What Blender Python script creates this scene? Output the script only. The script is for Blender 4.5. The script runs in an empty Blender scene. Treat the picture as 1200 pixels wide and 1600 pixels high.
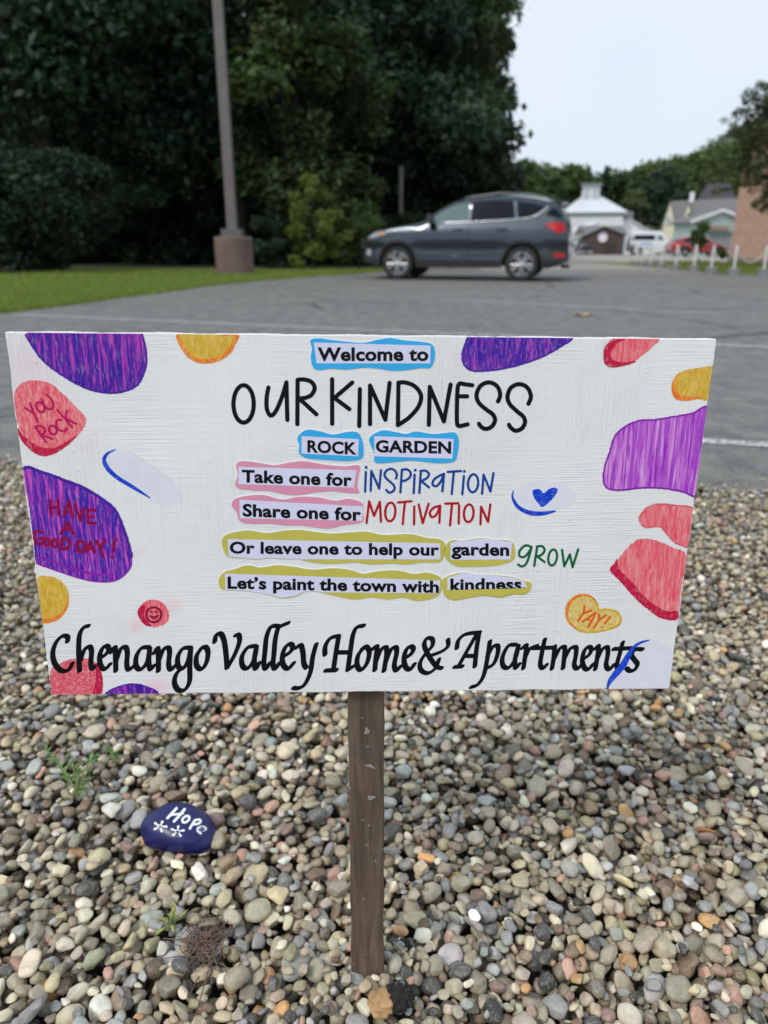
import bpy, bmesh, math, random
import numpy as np
from mathutils import Vector, Matrix, noise as mnoise
from mathutils.bvhtree import BVHTree
from mathutils.geometry import tessellate_polygon

R = math.radians
rng = np.random.default_rng(11)
random.seed(5)
scene = bpy.context.scene
COL = scene.collection

# ------------------------------------------------------------------ camera
F_PX = 1155.0          # focal length in pixels of the 1200x1600 photograph
PITCH = R(20.2)
CAM_H = 0.82
cam_d = bpy.data.cameras.new("camera")
cam = bpy.data.objects.new("camera", cam_d)
COL.objects.link(cam)
cam.location = (0, 0, CAM_H)
cam.rotation_euler = (R(90) - PITCH, 0, 0)
cam_d.sensor_fit = 'VERTICAL'
cam_d.sensor_height = 32.0
cam_d.sensor_width = 24.0
cam_d.lens = 32.0 * F_PX / 1600.0
cam_d.clip_start = 0.02
cam_d.clip_end = 3000.0
cam_d.dof.use_dof = True
cam_d.dof.focus_distance = 0.74
cam_d.dof.aperture_fstop = 4.9
scene.camera = cam

# ------------------------------------------------------------------ light
SUN_EL, SUN_AZ = 50.0, -138.0        # azimuth measured from +Y towards +X
world = bpy.data.worlds.new("World")
scene.world = world
world.use_nodes = True
wn, wl = world.node_tree.nodes, world.node_tree.links
wn.clear()
wo = wn.new('ShaderNodeOutputWorld')
bg = wn.new('ShaderNodeBackground')
bg.inputs['Strength'].default_value = 0.1
sky = wn.new('ShaderNodeTexSky')
sky.sky_type = 'NISHITA'
sky.sun_disc = False
sky.sun_elevation = R(SUN_EL)
sky.sun_rotation = R(SUN_AZ)
sky.air_density = 1.2
sky.dust_density = 4.0
tc = wn.new('ShaderNodeTexCoord')
nz = wn.new('ShaderNodeTexNoise')
nz.inputs['Scale'].default_value = 1.6
nz.inputs['Detail'].default_value = 3.0
nz.inputs['Roughness'].default_value = 0.45
rp = wn.new('ShaderNodeValToRGB')
rp.color_ramp.elements[0].position = 0.35
rp.color_ramp.elements[0].color = (6.1, 7.5, 8.5, 1)
rp.color_ramp.elements[1].position = 0.65
rp.color_ramp.elements[1].color = (7.5, 7.9, 8.8, 1)
mx = wn.new('ShaderNodeMix')
mx.data_type = 'RGBA'
mx.inputs[0].default_value = 0.88
wl.new(tc.outputs['Generated'], nz.inputs['Vector'])
wl.new(nz.outputs['Fac'], rp.inputs['Fac'])
wl.new(sky.outputs[0], mx.inputs[6])
wl.new(rp.outputs[0], mx.inputs[7])
wl.new(mx.outputs[2], bg.inputs['Color'])
wl.new(bg.outputs[0], wo.inputs[0])

sun_d = bpy.data.lights.new("sun", 'SUN')
sun_d.energy = 1.5
sun_d.angle = R(13)
sun_d.color = (1.0, 0.94, 0.86)
sun = bpy.data.objects.new("sun", sun_d)
COL.objects.link(sun)
sd = Vector((math.sin(R(SUN_AZ)) * math.cos(R(SUN_EL)), math.cos(R(SUN_AZ)) * math.cos(R(SUN_EL)), math.sin(R(SUN_EL))))
sun.rotation_euler = sd.to_track_quat('Z', 'Y').to_euler()
sun.location = sd * 60

scene.view_settings.view_transform = 'Standard'
scene.view_settings.look = 'None'
scene.view_settings.exposure = 0.27
scene.view_settings.gamma = 1.0
scene.view_settings.use_curve_mapping = False

# ------------------------------------------------------------------ survey helpers
FW = np.array([0, math.cos(PITCH), -math.sin(PITCH)])
UP = np.array([0, math.sin(PITCH), math.cos(PITCH)])
EYE = np.array([0, 0, CAM_H])

def ray(px, py):
    return F_PX * FW + (px - 600.0) * np.array([1.0, 0, 0]) + (800.0 - py) * UP

def at(px, py, Y):
    """point at the distance Y in front of the viewer seen in that direction"""
    d = ray(px, py)
    return EYE + d * (Y / d[1])

def terr(y):
    """the lot falls gently away beyond 22 m"""
    y = max(y, 0.0)
    return -0.0115 * (min(y, 110.0) - 22.0) if y > 22.0 else 0.0

def gp(px, py):
    """ground point seen at a pixel"""
    d = ray(px, py)
    t = CAM_H / -d[2]
    if (EYE + d * t)[1] > 22:
        t = (CAM_H + 0.0115 * 22) / (-d[2] + 0.0115 * d[1])
    p = EYE + d * t
    return np.array([p[0], p[1], terr(p[1])])

def ppm(Y):
    return F_PX / (Y * math.cos(PITCH) + CAM_H * math.sin(PITCH))

# ------------------------------------------------------------------ materials
def new_mat(name):
    m = bpy.data.materials.new(name)
    m.use_nodes = True
    n = m.node_tree.nodes
    return m, n, m.node_tree.links, n['Principled BSDF']

def mixc(n, l, fac, a, b, mode='MIX'):
    x = n.new('ShaderNodeMix'); x.data_type = 'RGBA'; x.blend_type = mode
    for sock, v in ((x.inputs[0], fac), (x.inputs[6], a), (x.inputs[7], b)):
        if hasattr(v, 'is_output') or isinstance(v, bpy.types.NodeSocket): l.new(v, sock)
        elif isinstance(v, (tuple, list)): sock.default_value = (*v[:3], 1)
        else: sock.default_value = v
    return x.outputs[2]

def coords(n, l, scale=(1, 1, 1), rot=(0, 0, 0), kind='Object'):
    t = n.new('ShaderNodeTexCoord'); mp = n.new('ShaderNodeMapping')
    mp.inputs['Scale'].default_value = scale; mp.inputs['Rotation'].default_value = rot
    l.new(t.outputs[kind], mp.inputs['Vector'])
    return mp.outputs[0]

def noise(n, l, vec, scale, detail=3, rough=0.5, dist=0.0):
    x = n.new('ShaderNodeTexNoise')
    x.inputs['Scale'].default_value = scale; x.inputs['Detail'].default_value = detail
    x.inputs['Roughness'].default_value = rough; x.inputs['Distortion'].default_value = dist
    if vec is not None: l.new(vec, x.inputs['Vector'])
    return x.outputs['Fac']

def ramp(n, l, fac, *stops):
    r = n.new('ShaderNodeValToRGB')
    e = r.color_ramp.elements
    while len(e) < len(stops): e.new(0.5)
    for k, (p, c) in enumerate(stops):
        e[k].position = p
        e[k].color = (c, c, c, 1) if isinstance(c, (int, float)) else (*c[:3], 1)
    l.new(fac, r.inputs['Fac'])
    return r.outputs[0]

def bump(n, l, b, h, strength=0.3, dist=0.001):
    x = n.new('ShaderNodeBump')
    x.inputs['Strength'].default_value = strength; x.inputs['Distance'].default_value = dist
    l.new(h, x.inputs['Height']); l.new(x.outputs[0], b.inputs['Normal'])
    return x

def simple(name, col, rough=0.6, metal=0.0, var=0.15, scale=3.0, spec=0.5, coat=0.0, bumps=0.0, bscale=40):
    """a plain surface with soft procedural unevenness in tone"""
    m, n, l, b = new_mat(name)
    v = coords(n, l)
    f = noise(n, l, v, scale, 4, 0.6)
    c0 = tuple(c * (1 - var) for c in col); c1 = tuple(min(1, c * (1 + var)) for c in col)
    l.new(ramp(n, l, f, (0.3, c0), (0.7, c1)), b.inputs['Base Color'])
    b.inputs['Roughness'].default_value = rough; b.inputs['Metallic'].default_value = metal
    b.inputs['Specular IOR Level'].default_value = spec
    b.inputs['Coat Weight'].default_value = coat; b.inputs['Coat Roughness'].default_value = 0.06
    if bumps:
        bump(n, l, b, noise(n, l, v, bscale, 4, 0.6), bumps, 0.01)
    return m

# ------------------------------------------------------------------ mesh helpers
def raw_mesh(name, verts, loops, sizes, mat=None, smooth=False, colors=None):
    """verts (n,3); loops flat index array; sizes loops per face"""
    me = bpy.data.meshes.new(name)
    verts = np.ascontiguousarray(verts, dtype=np.float32)
    loops = np.ascontiguousarray(loops, dtype=np.int32).ravel()
    sizes = np.ascontiguousarray(sizes, dtype=np.int32)
    me.vertices.add(len(verts)); me.vertices.foreach_set('co', verts.ravel())
    me.loops.add(len(loops)); me.loops.foreach_set('vertex_index', loops)
    me.polygons.add(len(sizes))
    st = np.concatenate(([0], np.cumsum(sizes)[:-1])).astype(np.int32)
    me.polygons.foreach_set('loop_start', st)
    me.polygons.foreach_set('use_smooth', np.full(len(sizes), smooth, dtype=bool))
    me.update(calc_edges=True)
    if colors is not None:
        a = me.color_attributes.new('col', 'FLOAT_COLOR', 'POINT')
        c = np.ones((len(verts), 4), np.float32); c[:, :3] = colors
        a.data.foreach_set('color', c.ravel())
    if mat: me.materials.append(mat)
    return me

def link(name, me, parent=None, loc=None, smooth=None):
    o = bpy.data.objects.new(name, me)
    COL.objects.link(o)
    if parent: o.parent = parent
    if loc is not None: o.location = loc
    return o

def tag(o, label=None, cat=None, group=None, kind=None):
    if label: o['label'] = label
    if cat: o['category'] = cat
    if group: o['group'] = group
    if kind: o['kind'] = kind
    return o

def empty(name, loc, rz=0.0):
    o = bpy.data.objects.new(name, None); COL.objects.link(o)
    o.location = tuple(loc); o.rotation_euler = (0, 0, rz); o.empty_display_size = 0.2
    return o

class G:
    """collects shapes for one mesh object"""
    def __init__(s): s.v = []; s.f = []
    def add(s, vs, fs):
        k = len(s.v); s.v += [tuple(map(float, p)) for p in vs]; s.f += [tuple(k + i for i in q) for q in fs]; return s
    def box(s, c, d, rz=0.0, top=1.0):
        cx, cy, cz = c; hx, hy, hz = d[0] / 2, d[1] / 2, d[2] / 2
        vs = []
        for z, k in ((-hz, 1.0), (hz, top)):
            for x, y in ((-hx, -hy), (hx, -hy), (hx, hy), (-hx, hy)):
                x *= k; y *= k
                vs.append((cx + x * math.cos(rz) - y * math.sin(rz), cy + x * math.sin(rz) + y * math.cos(rz), cz + z))
        return s.add(vs, [(0, 3, 2, 1), (4, 5, 6, 7), (0, 1, 5, 4), (1, 2, 6, 5), (2, 3, 7, 6), (3, 0, 4, 7)])
    def tube(s, pts, rad, n=8, caps=True):
        pts = [Vector(p) for p in pts]
        if not isinstance(rad, (list, tuple, np.ndarray)): rad = [rad] * len(pts)
        vs = []; fs = []
        up = Vector((0, 0, 1))
        prev = None
        for i, p in enumerate(pts):
            t = (pts[min(i + 1, len(pts) - 1)] - pts[max(i - 1, 0)]).normalized()
            if prev is None:
                a = t.cross(up)
                if a.length < 0.1: a = t.cross(Vector((1, 0, 0)))
            else:
                a = prev - t * prev.dot(t)
            a.normalize(); prev = a; b = t.cross(a)
            for k in range(n):
                q = 2 * math.pi * k / n
                vs.append(p + (a * math.cos(q) + b * math.sin(q)) * rad[i])
        for i in range(len(pts) - 1):
            for k in range(n):
                fs.append((i * n + k, i * n + (k + 1) % n, (i + 1) * n + (k + 1) % n, (i + 1) * n + k))
        if caps:
            fs.append(tuple(range(n))[::-1]); fs.append(tuple(range((len(pts) - 1) * n, len(pts) * n)))
        return s.add(vs, fs)
    def lathe(s, prof, n=24, c=(0, 0, 0), axis='z'):
        vs = []; fs = []
        for r, h in prof:
            for k in range(n):
                q = 2 * math.pi * k / n
                if axis == 'z': vs.append((c[0] + r * math.cos(q), c[1] + r * math.sin(q), c[2] + h))
                else: vs.append((c[0] + r * math.cos(q), c[1] + h, c[2] + r * math.sin(q)))
        m = len(prof)
        for i in range(m - 1):
            for k in range(n):
                fs.append((i * n + k, i * n + (k + 1) % n, (i + 1) * n + (k + 1) % n, (i + 1) * n + k))
        fs.append(tuple(range(n))[::-1]); fs.append(tuple(range((m - 1) * n, m * n)))
        return s.add(vs, fs)
    def prism(s, poly, y0, y1):
        """polygon in x,z pulled from y0 to y1"""
        n = len(poly)
        vs = [(x, y0, z) for x, z in poly] + [(x, y1, z) for x, z in poly]
        return s.add(vs, [tuple(range(n)), tuple(range(2 * n - 1, n - 1, -1))] + [(i, i + n, (i + 1) % n + n, (i + 1) % n) for i in range(n)])
    def build(s, name, mat, parent=None, smooth=False, loc=None):
        me = bpy.data.meshes.new(name)
        me.from_pydata(s.v, [], s.f)
        me.materials.append(mat)
        bm = bmesh.new(); bm.from_mesh(me); bmesh.ops.recalc_face_normals(bm, faces=bm.faces); bm.to_mesh(me); bm.free()
        if smooth:
            me.polygons.foreach_set('use_smooth', [True] * len(me.polygons))
            if smooth == 'auto':
                me.set_sharp_from_angle(angle=R(35))
        return link(name, me, parent, loc)

def catmull(pts, closed=False, step=1.2):
    P = np.array(pts, float)
    n = len(P)
    out = []
    segs = n if closed else n - 1
    for i in range(segs):
        if closed: p0, p1, p2, p3 = P[(i - 1) % n], P[i], P[(i + 1) % n], P[(i + 2) % n]
        else: p0, p1, p2, p3 = P[max(i - 1, 0)], P[i], P[i + 1], P[min(i + 2, n - 1)]
        k = max(2, int(np.linalg.norm((p2 - p1)[:2]) / step))
        for t in np.arange(k) / k:
            out.append(0.5 * ((2 * p1) + (-p0 + p2) * t + (2 * p0 - 5 * p1 + 4 * p2 - p3) * t * t + (-p0 + 3 * p1 - 3 * p2 + p3) * t ** 3))
    if not closed: out.append(P[-1])
    return np.array(out)

# ================================================================== SETTING
# ---- ground sheet
def strip_sheet(name, rows, mat, nx=1, dz=0.0):
    """rows: list of (y, x_left, x_right); follows the terrain"""
    vs = []; fs = []
    for y, a, b in rows:
        for k in range(nx + 1):
            vs.append((a + (b - a) * k / nx, y, terr(y) + dz))
    w = nx + 1
    for i in range(len(rows) - 1):
        for k in range(nx):
            fs.append((i * w + k, i * w + k + 1, (i + 1) * w + k + 1, (i + 1) * w + k))
    me = bpy.data.meshes.new(name); me.from_pydata(vs, [], fs); me.materials.append(mat)
    return link(name, me)

m, n, l, b = new_mat("earth_grass")
v = coords(n, l)
l.new(ramp(n, l, noise(n, l, v, 0.8, 6, 0.7), (0.3, (0.035, 0.05, 0.018)), (0.7, (0.075, 0.085, 0.03))), b.inputs['Base Color'])
b.inputs['Roughness'].default_value = 0.95
M_EARTH = m

gA, gB = gp(0, 722), gp(1200, 768)            # where the asphalt starts
sl = (gB[1] - gA[1]) / (gB[0] - gA[0])
def lot_edge_y(x): return gA[1] + sl * (x - gA[0])

vs = []; fs = []
ys = [-30, lot_edge_y(0) - 0.001]
xs = [-400, -60, -6, 0, 6, 60, 400]
rows = [(-30, None), ('e', -0.075), ('e2', -0.012), (22, None), (60, None), (110, None), (400, None), (900, None)]
for key, dz in rows:
    for x in xs:
        xc = max(-6, min(6, x))
        if key == 'e': vs.append((x, lot_edge_y(xc) - 0.001, -0.075))
        elif key == 'e2': vs.append((x, lot_edge_y(xc) + 0.004, -0.012))
        elif key == -30: vs.append((x, -30, -0.075))
        else: vs.append((x, key, terr(key) - 0.012))
for i in range(len(rows) - 1):
    for k in range(len(xs) - 1):
        w = len(xs); fs.append((i * w + k, i * w + k + 1, (i + 1) * w + k + 1, (i + 1) * w + k))
me = bpy.data.meshes.new("ground"); me.from_pydata(vs, [], fs); me.materials.append(M_EARTH)
tag(link("ground", me), kind='structure')

# ---- asphalt
m, n, l, b = new_mat("asphalt")
v = coords(n, l)
big = noise(n, l, v, 0.55, 5, 0.65, 0.6)
mid = noise(n, l, v, 6.0, 5, 0.7)
fine = noise(n, l, v, 110.0, 3, 0.75)
c = mixc(n, l, big, (0.062, 0.062, 0.063), (0.165, 0.161, 0.157))
c = mixc(n, l, ramp(n, l, mid, (0.42, 0.0), (0.60, 0.8)), c, (0.23, 0.222, 0.212))
c = mixc(n, l, ramp(n, l, fine, (0.50, 0.0), (0.66, 0.8)), c, (0.34, 0.33, 0.31))
c = mixc(n, l, ramp(n, l, fine, (0.34, 0.8), (0.48, 0.0)), c, (0.04, 0.04, 0.04))
vw = coords(n, l, (1, 1, 1))
wx = n.new('ShaderNodeMix'); wx.data_type = 'VECTOR'; wx.inputs[0].default_value = 0.12
nn = n.new('ShaderNodeTexNoise'); nn.inputs['Scale'].default_value = 1.6; nn.inputs['Detail'].default_value = 5
l.new(v, nn.inputs['Vector']); l.new(v, wx.inputs[4]); l.new(nn.outputs['Color'], wx.inputs[5])
vo = n.new('ShaderNodeTexVoronoi'); vo.feature = 'DISTANCE_TO_EDGE'; vo.inputs['Scale'].default_value = 0.42
l.new(wx.outputs[1], vo.inputs['Vector'])
crack = ramp(n, l, vo.outputs['Distance'], (0.0, 1.0), (0.020, 0.0))
gate = ramp(n, l, noise(n, l, v, 0.35, 2), (0.45, 0.0), (0.6, 0.85))
mm = n.new('ShaderNodeMath'); mm.operation = 'MULTIPLY'; l.new(crack, mm.inputs[0]); l.new(gate, mm.inputs[1])
c = mixc(n, l, mm.outputs[0], c, (0.03, 0.03, 0.03))
l.new(c, b.inputs['Base Color'])
b.inputs['Roughness'].default_value = 0.82
b.inputs['Specular IOR Level'].default_value = 0.35
bump(n, l, b, fine, 0.6, 0.004)
M_ASPHALT = m

edge_px = [(0, 490), (110, 476), (240, 459), (350, 444), (480, 433), (600, 425)]
E_PTS = [gp(*p) for p in edge_px]
left = [(lot_edge_y(-6) + 0.004, -12.0), (E_PTS[0][1] * 0.75, -8.3)] + [(p[1], p[0]) for p in E_PTS] + [(40, 5.5), (80, 16.0), (110, 20.0)]
def left_x(y):
    return float(np.interp(y, [a for a, _ in left], [c for _, c in left]))
yy = sorted(set([2.0] + [p[0] for p in left] + [22.0, 30, 50, 60, 95]))
vs = []; fs = []; rws = []
for y in yy:
    if y == 2.0:
        rws.append([(x, lot_edge_y(max(-6, min(6, x))) + 0.004 + 0.012 * math.sin(x * 9) + 0.01 * math.sin(x * 23), 0.0) for x in np.linspace(-12, 60, 240)])
    elif y > lot_edge_y(-6) + 0.01:
        rws.append([(x, y, terr(y)) for x in left_x(y) + (60 - left_x(y)) * np.linspace(0, 1, 240)])
for i, rw in enumerate(rws):
    vs += rw
    if i: fs += [((i - 1) * 240 + k, (i - 1) * 240 + k + 1, i * 240 + k + 1, i * 240 + k) for k in range(239)]
me = bpy.data.meshes.new("parking_lot"); me.from_pydata(vs, [], fs); me.materials.append(M_ASPHALT)
tag(link("parking_lot", me), kind='structure')

# paler, older paving further back
m, n, l, b = new_mat("old_asphalt")
v = coords(n, l)
c = mixc(n, l, noise(n, l, v, 0.4, 5, 0.65), (0.25, 0.228, 0.208), (0.34, 0.31, 0.28))
c = mixc(n, l, ramp(n, l, noise(n, l, v, 60, 3, 0.6), (0.4, 0.0), (0.7, 0.5)), c, (0.42, 0.39, 0.355))
l.new(c, b.inputs['Base Color']); b.inputs['Roughness'].default_value = 0.9
M_OLD = m
old = strip_sheet("driveway", [(y, max(left_x(y) + 0.02, 3.0 - (y - 26) * 0.0), 59) for y in (20.5, 24, 30, 40, 60, 80, 95, 109)], M_OLD, 1, 0.004)
tag(old, kind='structure')

# painted lines
m, n, l, b = new_mat("road_paint")
v = coords(n, l)
wear = ramp(n, l, noise(n, l, v, 38, 5, 0.75), (0.42, 0.0), (0.56, 1.0))
c = mixc(n, l, wear, (0.13, 0.128, 0.126), (0.62, 0.62, 0.6))
l.new(c, b.inputs['Base Color']); b.inputs['Roughness'].default_value = 0.7
M_PAINT = m
m, n, l, b = new_mat("faded_paint")
v = coords(n, l)
wear = ramp(n, l, noise(n, l, v, 14, 6, 0.8), (0.36, 0.0), (0.60, 1.0))
c = mixc(n, l, wear, (0.135, 0.132, 0.13), (0.52, 0.52, 0.50))
l.new(c, b.inputs['Base Color']); b.inputs['Roughness'].default_value = 0.8
M_FADED = m
def line(p, q, w, mat, dz=0.004):
    a, c2 = gp(*p), gp(*q)
    d = (c2 - a)[:2]; d /= np.linalg.norm(d); nrm = np.array([-d[1], d[0]]) * w / 2
    k = 24
    g = G(); vs = []
    for i in range(k + 1):
        pt = a + (c2 - a) * i / k
        j = 1 + 0.06 * math.sin(i * 2.3)
        vs += [(pt[0] - nrm[0] * j, pt[1] - nrm[1] * j, terr(pt[1]) + dz), (pt[0] + nrm[0] * j, pt[1] + nrm[1] * j, terr(pt[1]) + dz)]
    g.add(vs, [(2 * i, 2 * i + 1, 2 * i + 3, 2 * i + 2) for i in range(k)])
    o = g.build("parking_line", mat); tag(o, kind='structure'); return o
line((940, 681), (1260, 699), 0.085, M_PAINT)
line((20, 492), (1260, 545), 0.10, M_FADED)
line((690, 468), (1125, 491), 0.10, M_FADED)
line((520, 452), (900, 462), 0.08, M_FADED)
line((900, 404), (1010, 401), 0.25, M_FADED, 0.009)

# ---- lawn
m, n, l, b = new_mat("lawn_soil")
v = coords(n, l)
l.new(ramp(n, l, noise(n, l, v, 1.3, 6, 0.7), (0.3, (0.10, 0.13, 0.025)), (0.55, (0.17, 0.19, 0.045)), (0.75, (0.26, 0.22, 0.10))), b.inputs['Base Color'])
b.inputs['Roughness'].default_value = 0.95
M_LAWN = m
lawn_rows = [(y, -40.0, left_x(y) - 0.01) for y in sorted(set([3.2, 6] + [p[1] for p in E_PTS] + [24, 27]))]
tag(strip_sheet("lawn", lawn_rows, M_LAWN, 1, -0.006), kind='structure')
# right lawn in front of the brick wall
rl = [gp(1045, 404), gp(1060, 420), gp(1110, 427.5), gp(1150, 430), gp(1300, 433)]
g = G()
bk = [(p[0], 37.0) for p in rl]
vs = [(p[0], p[1], terr(p[1]) + 0.010) for p in rl] + [(min(p[0] + 1.0, 30), 37.0, terr(37) + 0.010) for p in rl]
vs[5] = (rl[0][0] + 2.5, 37.0, terr(37) + 0.010)
k = len(rl); g.add(vs, [(i, i + 1, i + 1 + k, i + k) for i in range(k - 1)])
RL = rl
tag(g.build("verge", M_LAWN), kind='structure')

def leaf_mat(name, trans=0.25, rough=0.55):
    m, n, l, b = new_mat(name)
    a = n.new('ShaderNodeAttribute'); a.attribute_name = 'col'
    b.inputs['Roughness'].default_value = rough
    b.inputs['Specular IOR Level'].default_value = 0.25
    l.new(a.outputs['Color'], b.inputs['Base Color'])
    tr = n.new('ShaderNodeBsdfTranslucent'); l.new(mixc(n, l, 1.0, a.outputs['Color'], (1.3, 1.5, 0.5), 'MULTIPLY'), tr.inputs['Color'])
    ms = n.new('ShaderNodeMixShader'); ms.inputs[0].default_value = trans
    out = n['Material Output']
    l.new(b.outputs[0], ms.inputs[1]); l.new(tr.outputs[0], ms.inputs[2]); l.new(ms.outputs[0], out.inputs[0])
    return m
M_LEAF = leaf_mat("foliage")
M_BLADE = leaf_mat("grass_blades", 0.2, 0.6)
m, n, l, b = new_mat("bark")
v = coords(n, l, (6, 6, 1.2))
f = noise(n, l, v, 3, 6, 0.7)
l.new(ramp(n, l, f, (0.3, (0.018, 0.016, 0.014)), (0.7, (0.06, 0.052, 0.045))), b.inputs['Base Color'])
b.inputs['Roughness'].default_value = 0.95
bump(n, l, b, f, 0.8, 0.03)
M_BARK = m

def grass(name, pts, hts, c0, c1, seed):
    r = np.random.default_rng(seed); N = len(pts)
    ang = r.uniform(0, 2 * np.pi, N); w = hts * r.uniform(0.06, 0.12, N)
    lean = r.normal(0, 0.35, (N, 2)) * hts[:, None]
    V = np.zeros((N, 3, 3))
    V[:, 0] = pts; V[:, 1] = pts; V[:, 2] = pts
    V[:, 0, 0] -= np.cos(ang) * w; V[:, 0, 1] -= np.sin(ang) * w
    V[:, 1, 0] += np.cos(ang) * w; V[:, 1, 1] += np.sin(ang) * w
    V[:, 2, :2] += lean; V[:, 2, 2] += hts
    t = np.clip(r.normal(0.5, 0.28, N), 0, 1)[:, None]
    col = np.array(c0) * (1 - t) + np.array(c1) * t
    dry = r.random(N) < 0.12
    col[dry] = np.array([0.22, 0.18, 0.08]) * r.uniform(0.7, 1.2, (dry.sum(), 1))
    me = raw_mesh(name, V.reshape(-1, 3), np.arange(3 * N), np.full(N, 3), M_BLADE, False, np.repeat(col, 3, 0))
    return link(name, me)
N = 90000
ry = rng.uniform(0, 1, N) ** 1.3 * 14 + 8.2
lx = np.array([left_x(y) for y in ry])
rx = lx - rng.uniform(0, 1, N) ** 1.5 * np.maximum(1.0, lx + 0.62 * ry + 1.6) + rng.normal(0, 0.05, N)
keep = rx > -0.62 * ry - 1.6
rx, ry = rx[keep], ry[keep]
gpts = np.stack([rx, ry, np.full(len(rx), -0.006)], 1)
tag(grass("lawn_grass", gpts, rng.uniform(0.035, 0.085, len(rx)) * (0.8 + ry * 0.02), (0.10, 0.18, 0.03), (0.27, 0.34, 0.07), 3), 'short mown green lawn grass left of the asphalt', 'grass', kind='stuff')
N = 42000
ry = rng.uniform(19.5, 37, N)
fx = np.interp(ry, [p[1] for p in RL][::-1], [p[0] for p in RL][::-1])
rx = fx + rng.uniform(0, 1, N) * 8
keep = (ry > 19.0) & (rx < 24)
gpts = np.stack([rx, ry, np.array([terr(y) for y in ry]) + 0.008], 1)[keep]
tag(grass("verge_grass", gpts, rng.uniform(0.05, 0.1, len(gpts)), (0.08, 0.15, 0.025), (0.20, 0.28, 0.05), 4), 'green grass strip in front of the brick wall', 'grass', kind='stuff')

# ---- trees
def leaves(clumps, per, size, c0, c1, seed, flat=0.35, up=0.5, spread=0.5):
    """clumps (n,4): centre + radius.  Returns verts, colours of rhombic leaves"""
    r = np.random.default_rng(seed)
    C = np.repeat(np.array(clumps), per, 0); N = len(C)
    d = r.normal(0, 1, (N, 3)); d /= np.linalg.norm(d, axis=1)[:, None]
    rad = C[:, 3] * np.clip(r.normal(0.8, 0.22, N), 0.05, 1.25)
    p = C[:, :3] + d * rad[:, None] * np.array([1, 1, 0.72])
    nr = d * spread + r.normal(0, 0.45, (N, 3)) + np.array([0, 0, up])
    nr /= np.linalg.norm(nr, axis=1)[:, None]
    a = np.cross(nr, r.normal(0, 1, (N, 3))); a /= np.linalg.norm(a, axis=1)[:, None]
    bb = np.cross(nr, a)
    s = size * r.uniform(0.6, 1.35, N)[:, None]
    V = np.stack([p - a * s, p - bb * s * 0.55 + nr * s * 0.12, p + a * s, p + bb * s * 0.55 - nr * s * 0.10], 1)
    ct = r.uniform(0, 1, len(clumps)); t = np.clip(np.repeat(ct, per) * 0.6 + r.uniform(0, 0.55, N), 0, 1)[:, None]
    col = np.array(c0) * (1 - t) + np.array(c1) * t
    col *= r.uniform(0.8, 1.25, (N, 1))
    return V.reshape(-1, 3), np.repeat(col, 4, 0)

def leaf_obj(name, V, C, parent=None):
    N = len(V) // 4
    me = raw_mesh(name, V, np.arange(4 * N), np.full(N, 4), M_LEAF, False, C)
    return link(name, me, parent)

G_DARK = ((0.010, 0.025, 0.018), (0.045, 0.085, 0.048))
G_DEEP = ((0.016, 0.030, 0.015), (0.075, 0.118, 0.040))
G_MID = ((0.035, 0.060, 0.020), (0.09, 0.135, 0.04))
G_YEL = ((0.05, 0.08, 0.02), (0.12, 0.16, 0.035))
G_OLV = ((0.05, 0.065, 0.030), (0.12, 0.135, 0.055))

def tree(name, label, cat, trunk_px, Y, c_px, r_px, ncl, per, size, pal, seed, group=None, trunk_r=0.2, depth=None, clump=0.22, low=0.15, loc_z=None):
    r = np.random.default_rng(seed)
    s = ppm(Y)
    cc = at(c_px[0], c_px[1], Y)
    tx = at(trunk_px, c_px[1], Y)[0]
    base = np.array([tx, Y, terr(Y) - 0.05])
    rxm, rzm = r_px[0] / s, r_px[1] / s
    rym = depth or rxm * 0.8
    root = empty(name, base)
    tag(root, label, cat, group)
    rel = cc - base
    cl = []
    while len(cl) < ncl:
        d = r.normal(0, 1, 3); d /= np.linalg.norm(d)
        q = r.uniform(0.45, 1.0) ** 0.7
        k = 1 + 0.22 * math.sin(3 * math.atan2(d[2], d[0]) + seed) + r.normal(0, 0.05)
        rr = clump * (rxm + rzm) / 2 * r.uniform(0.6, 1.3)
        p = rel + d * q * k * np.array([rxm - rr * .5, rym, rzm - rr * .5])
        if p[2] < low: continue
        cl.append((*p, rr))
    V, C = leaves(cl, per, size, pal[0], pal[1], seed + 100)
    leaf_obj("crown", V, C, root)
    g = G()
    h = max(0.6, rel[2] * 0.9)
    top = np.array([rel[0] * 0.6, 0, h])
    pts = [(0, 0, 0), (0.02 * h, 0.01 * h, h * 0.35), tuple(top * np.array([.8, 1, .7]) + np.array([0.03 * h, 0, 0])), tuple(top)]
    g.tube(pts, [trunk_r * 1.25, trunk_r, trunk_r * 0.75, trunk_r * 0.4], 9)
    for k in r.choice(len(cl), min(len(cl), 26), replace=False):
        e = np.array(cl[k][:3]); st = top * r.uniform(0.45, 1.0)
        md = (st + e) / 2 + np.array([0, 0, 0.08 * np.linalg.norm(e - st)])
        g.tube([tuple(st), tuple(md), tuple(e)], [trunk_r * 0.34, trunk_r * 0.2, trunk_r * 0.06], 5, False)
    g.build("trunk", M_BARK, root, True)
    return root

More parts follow.
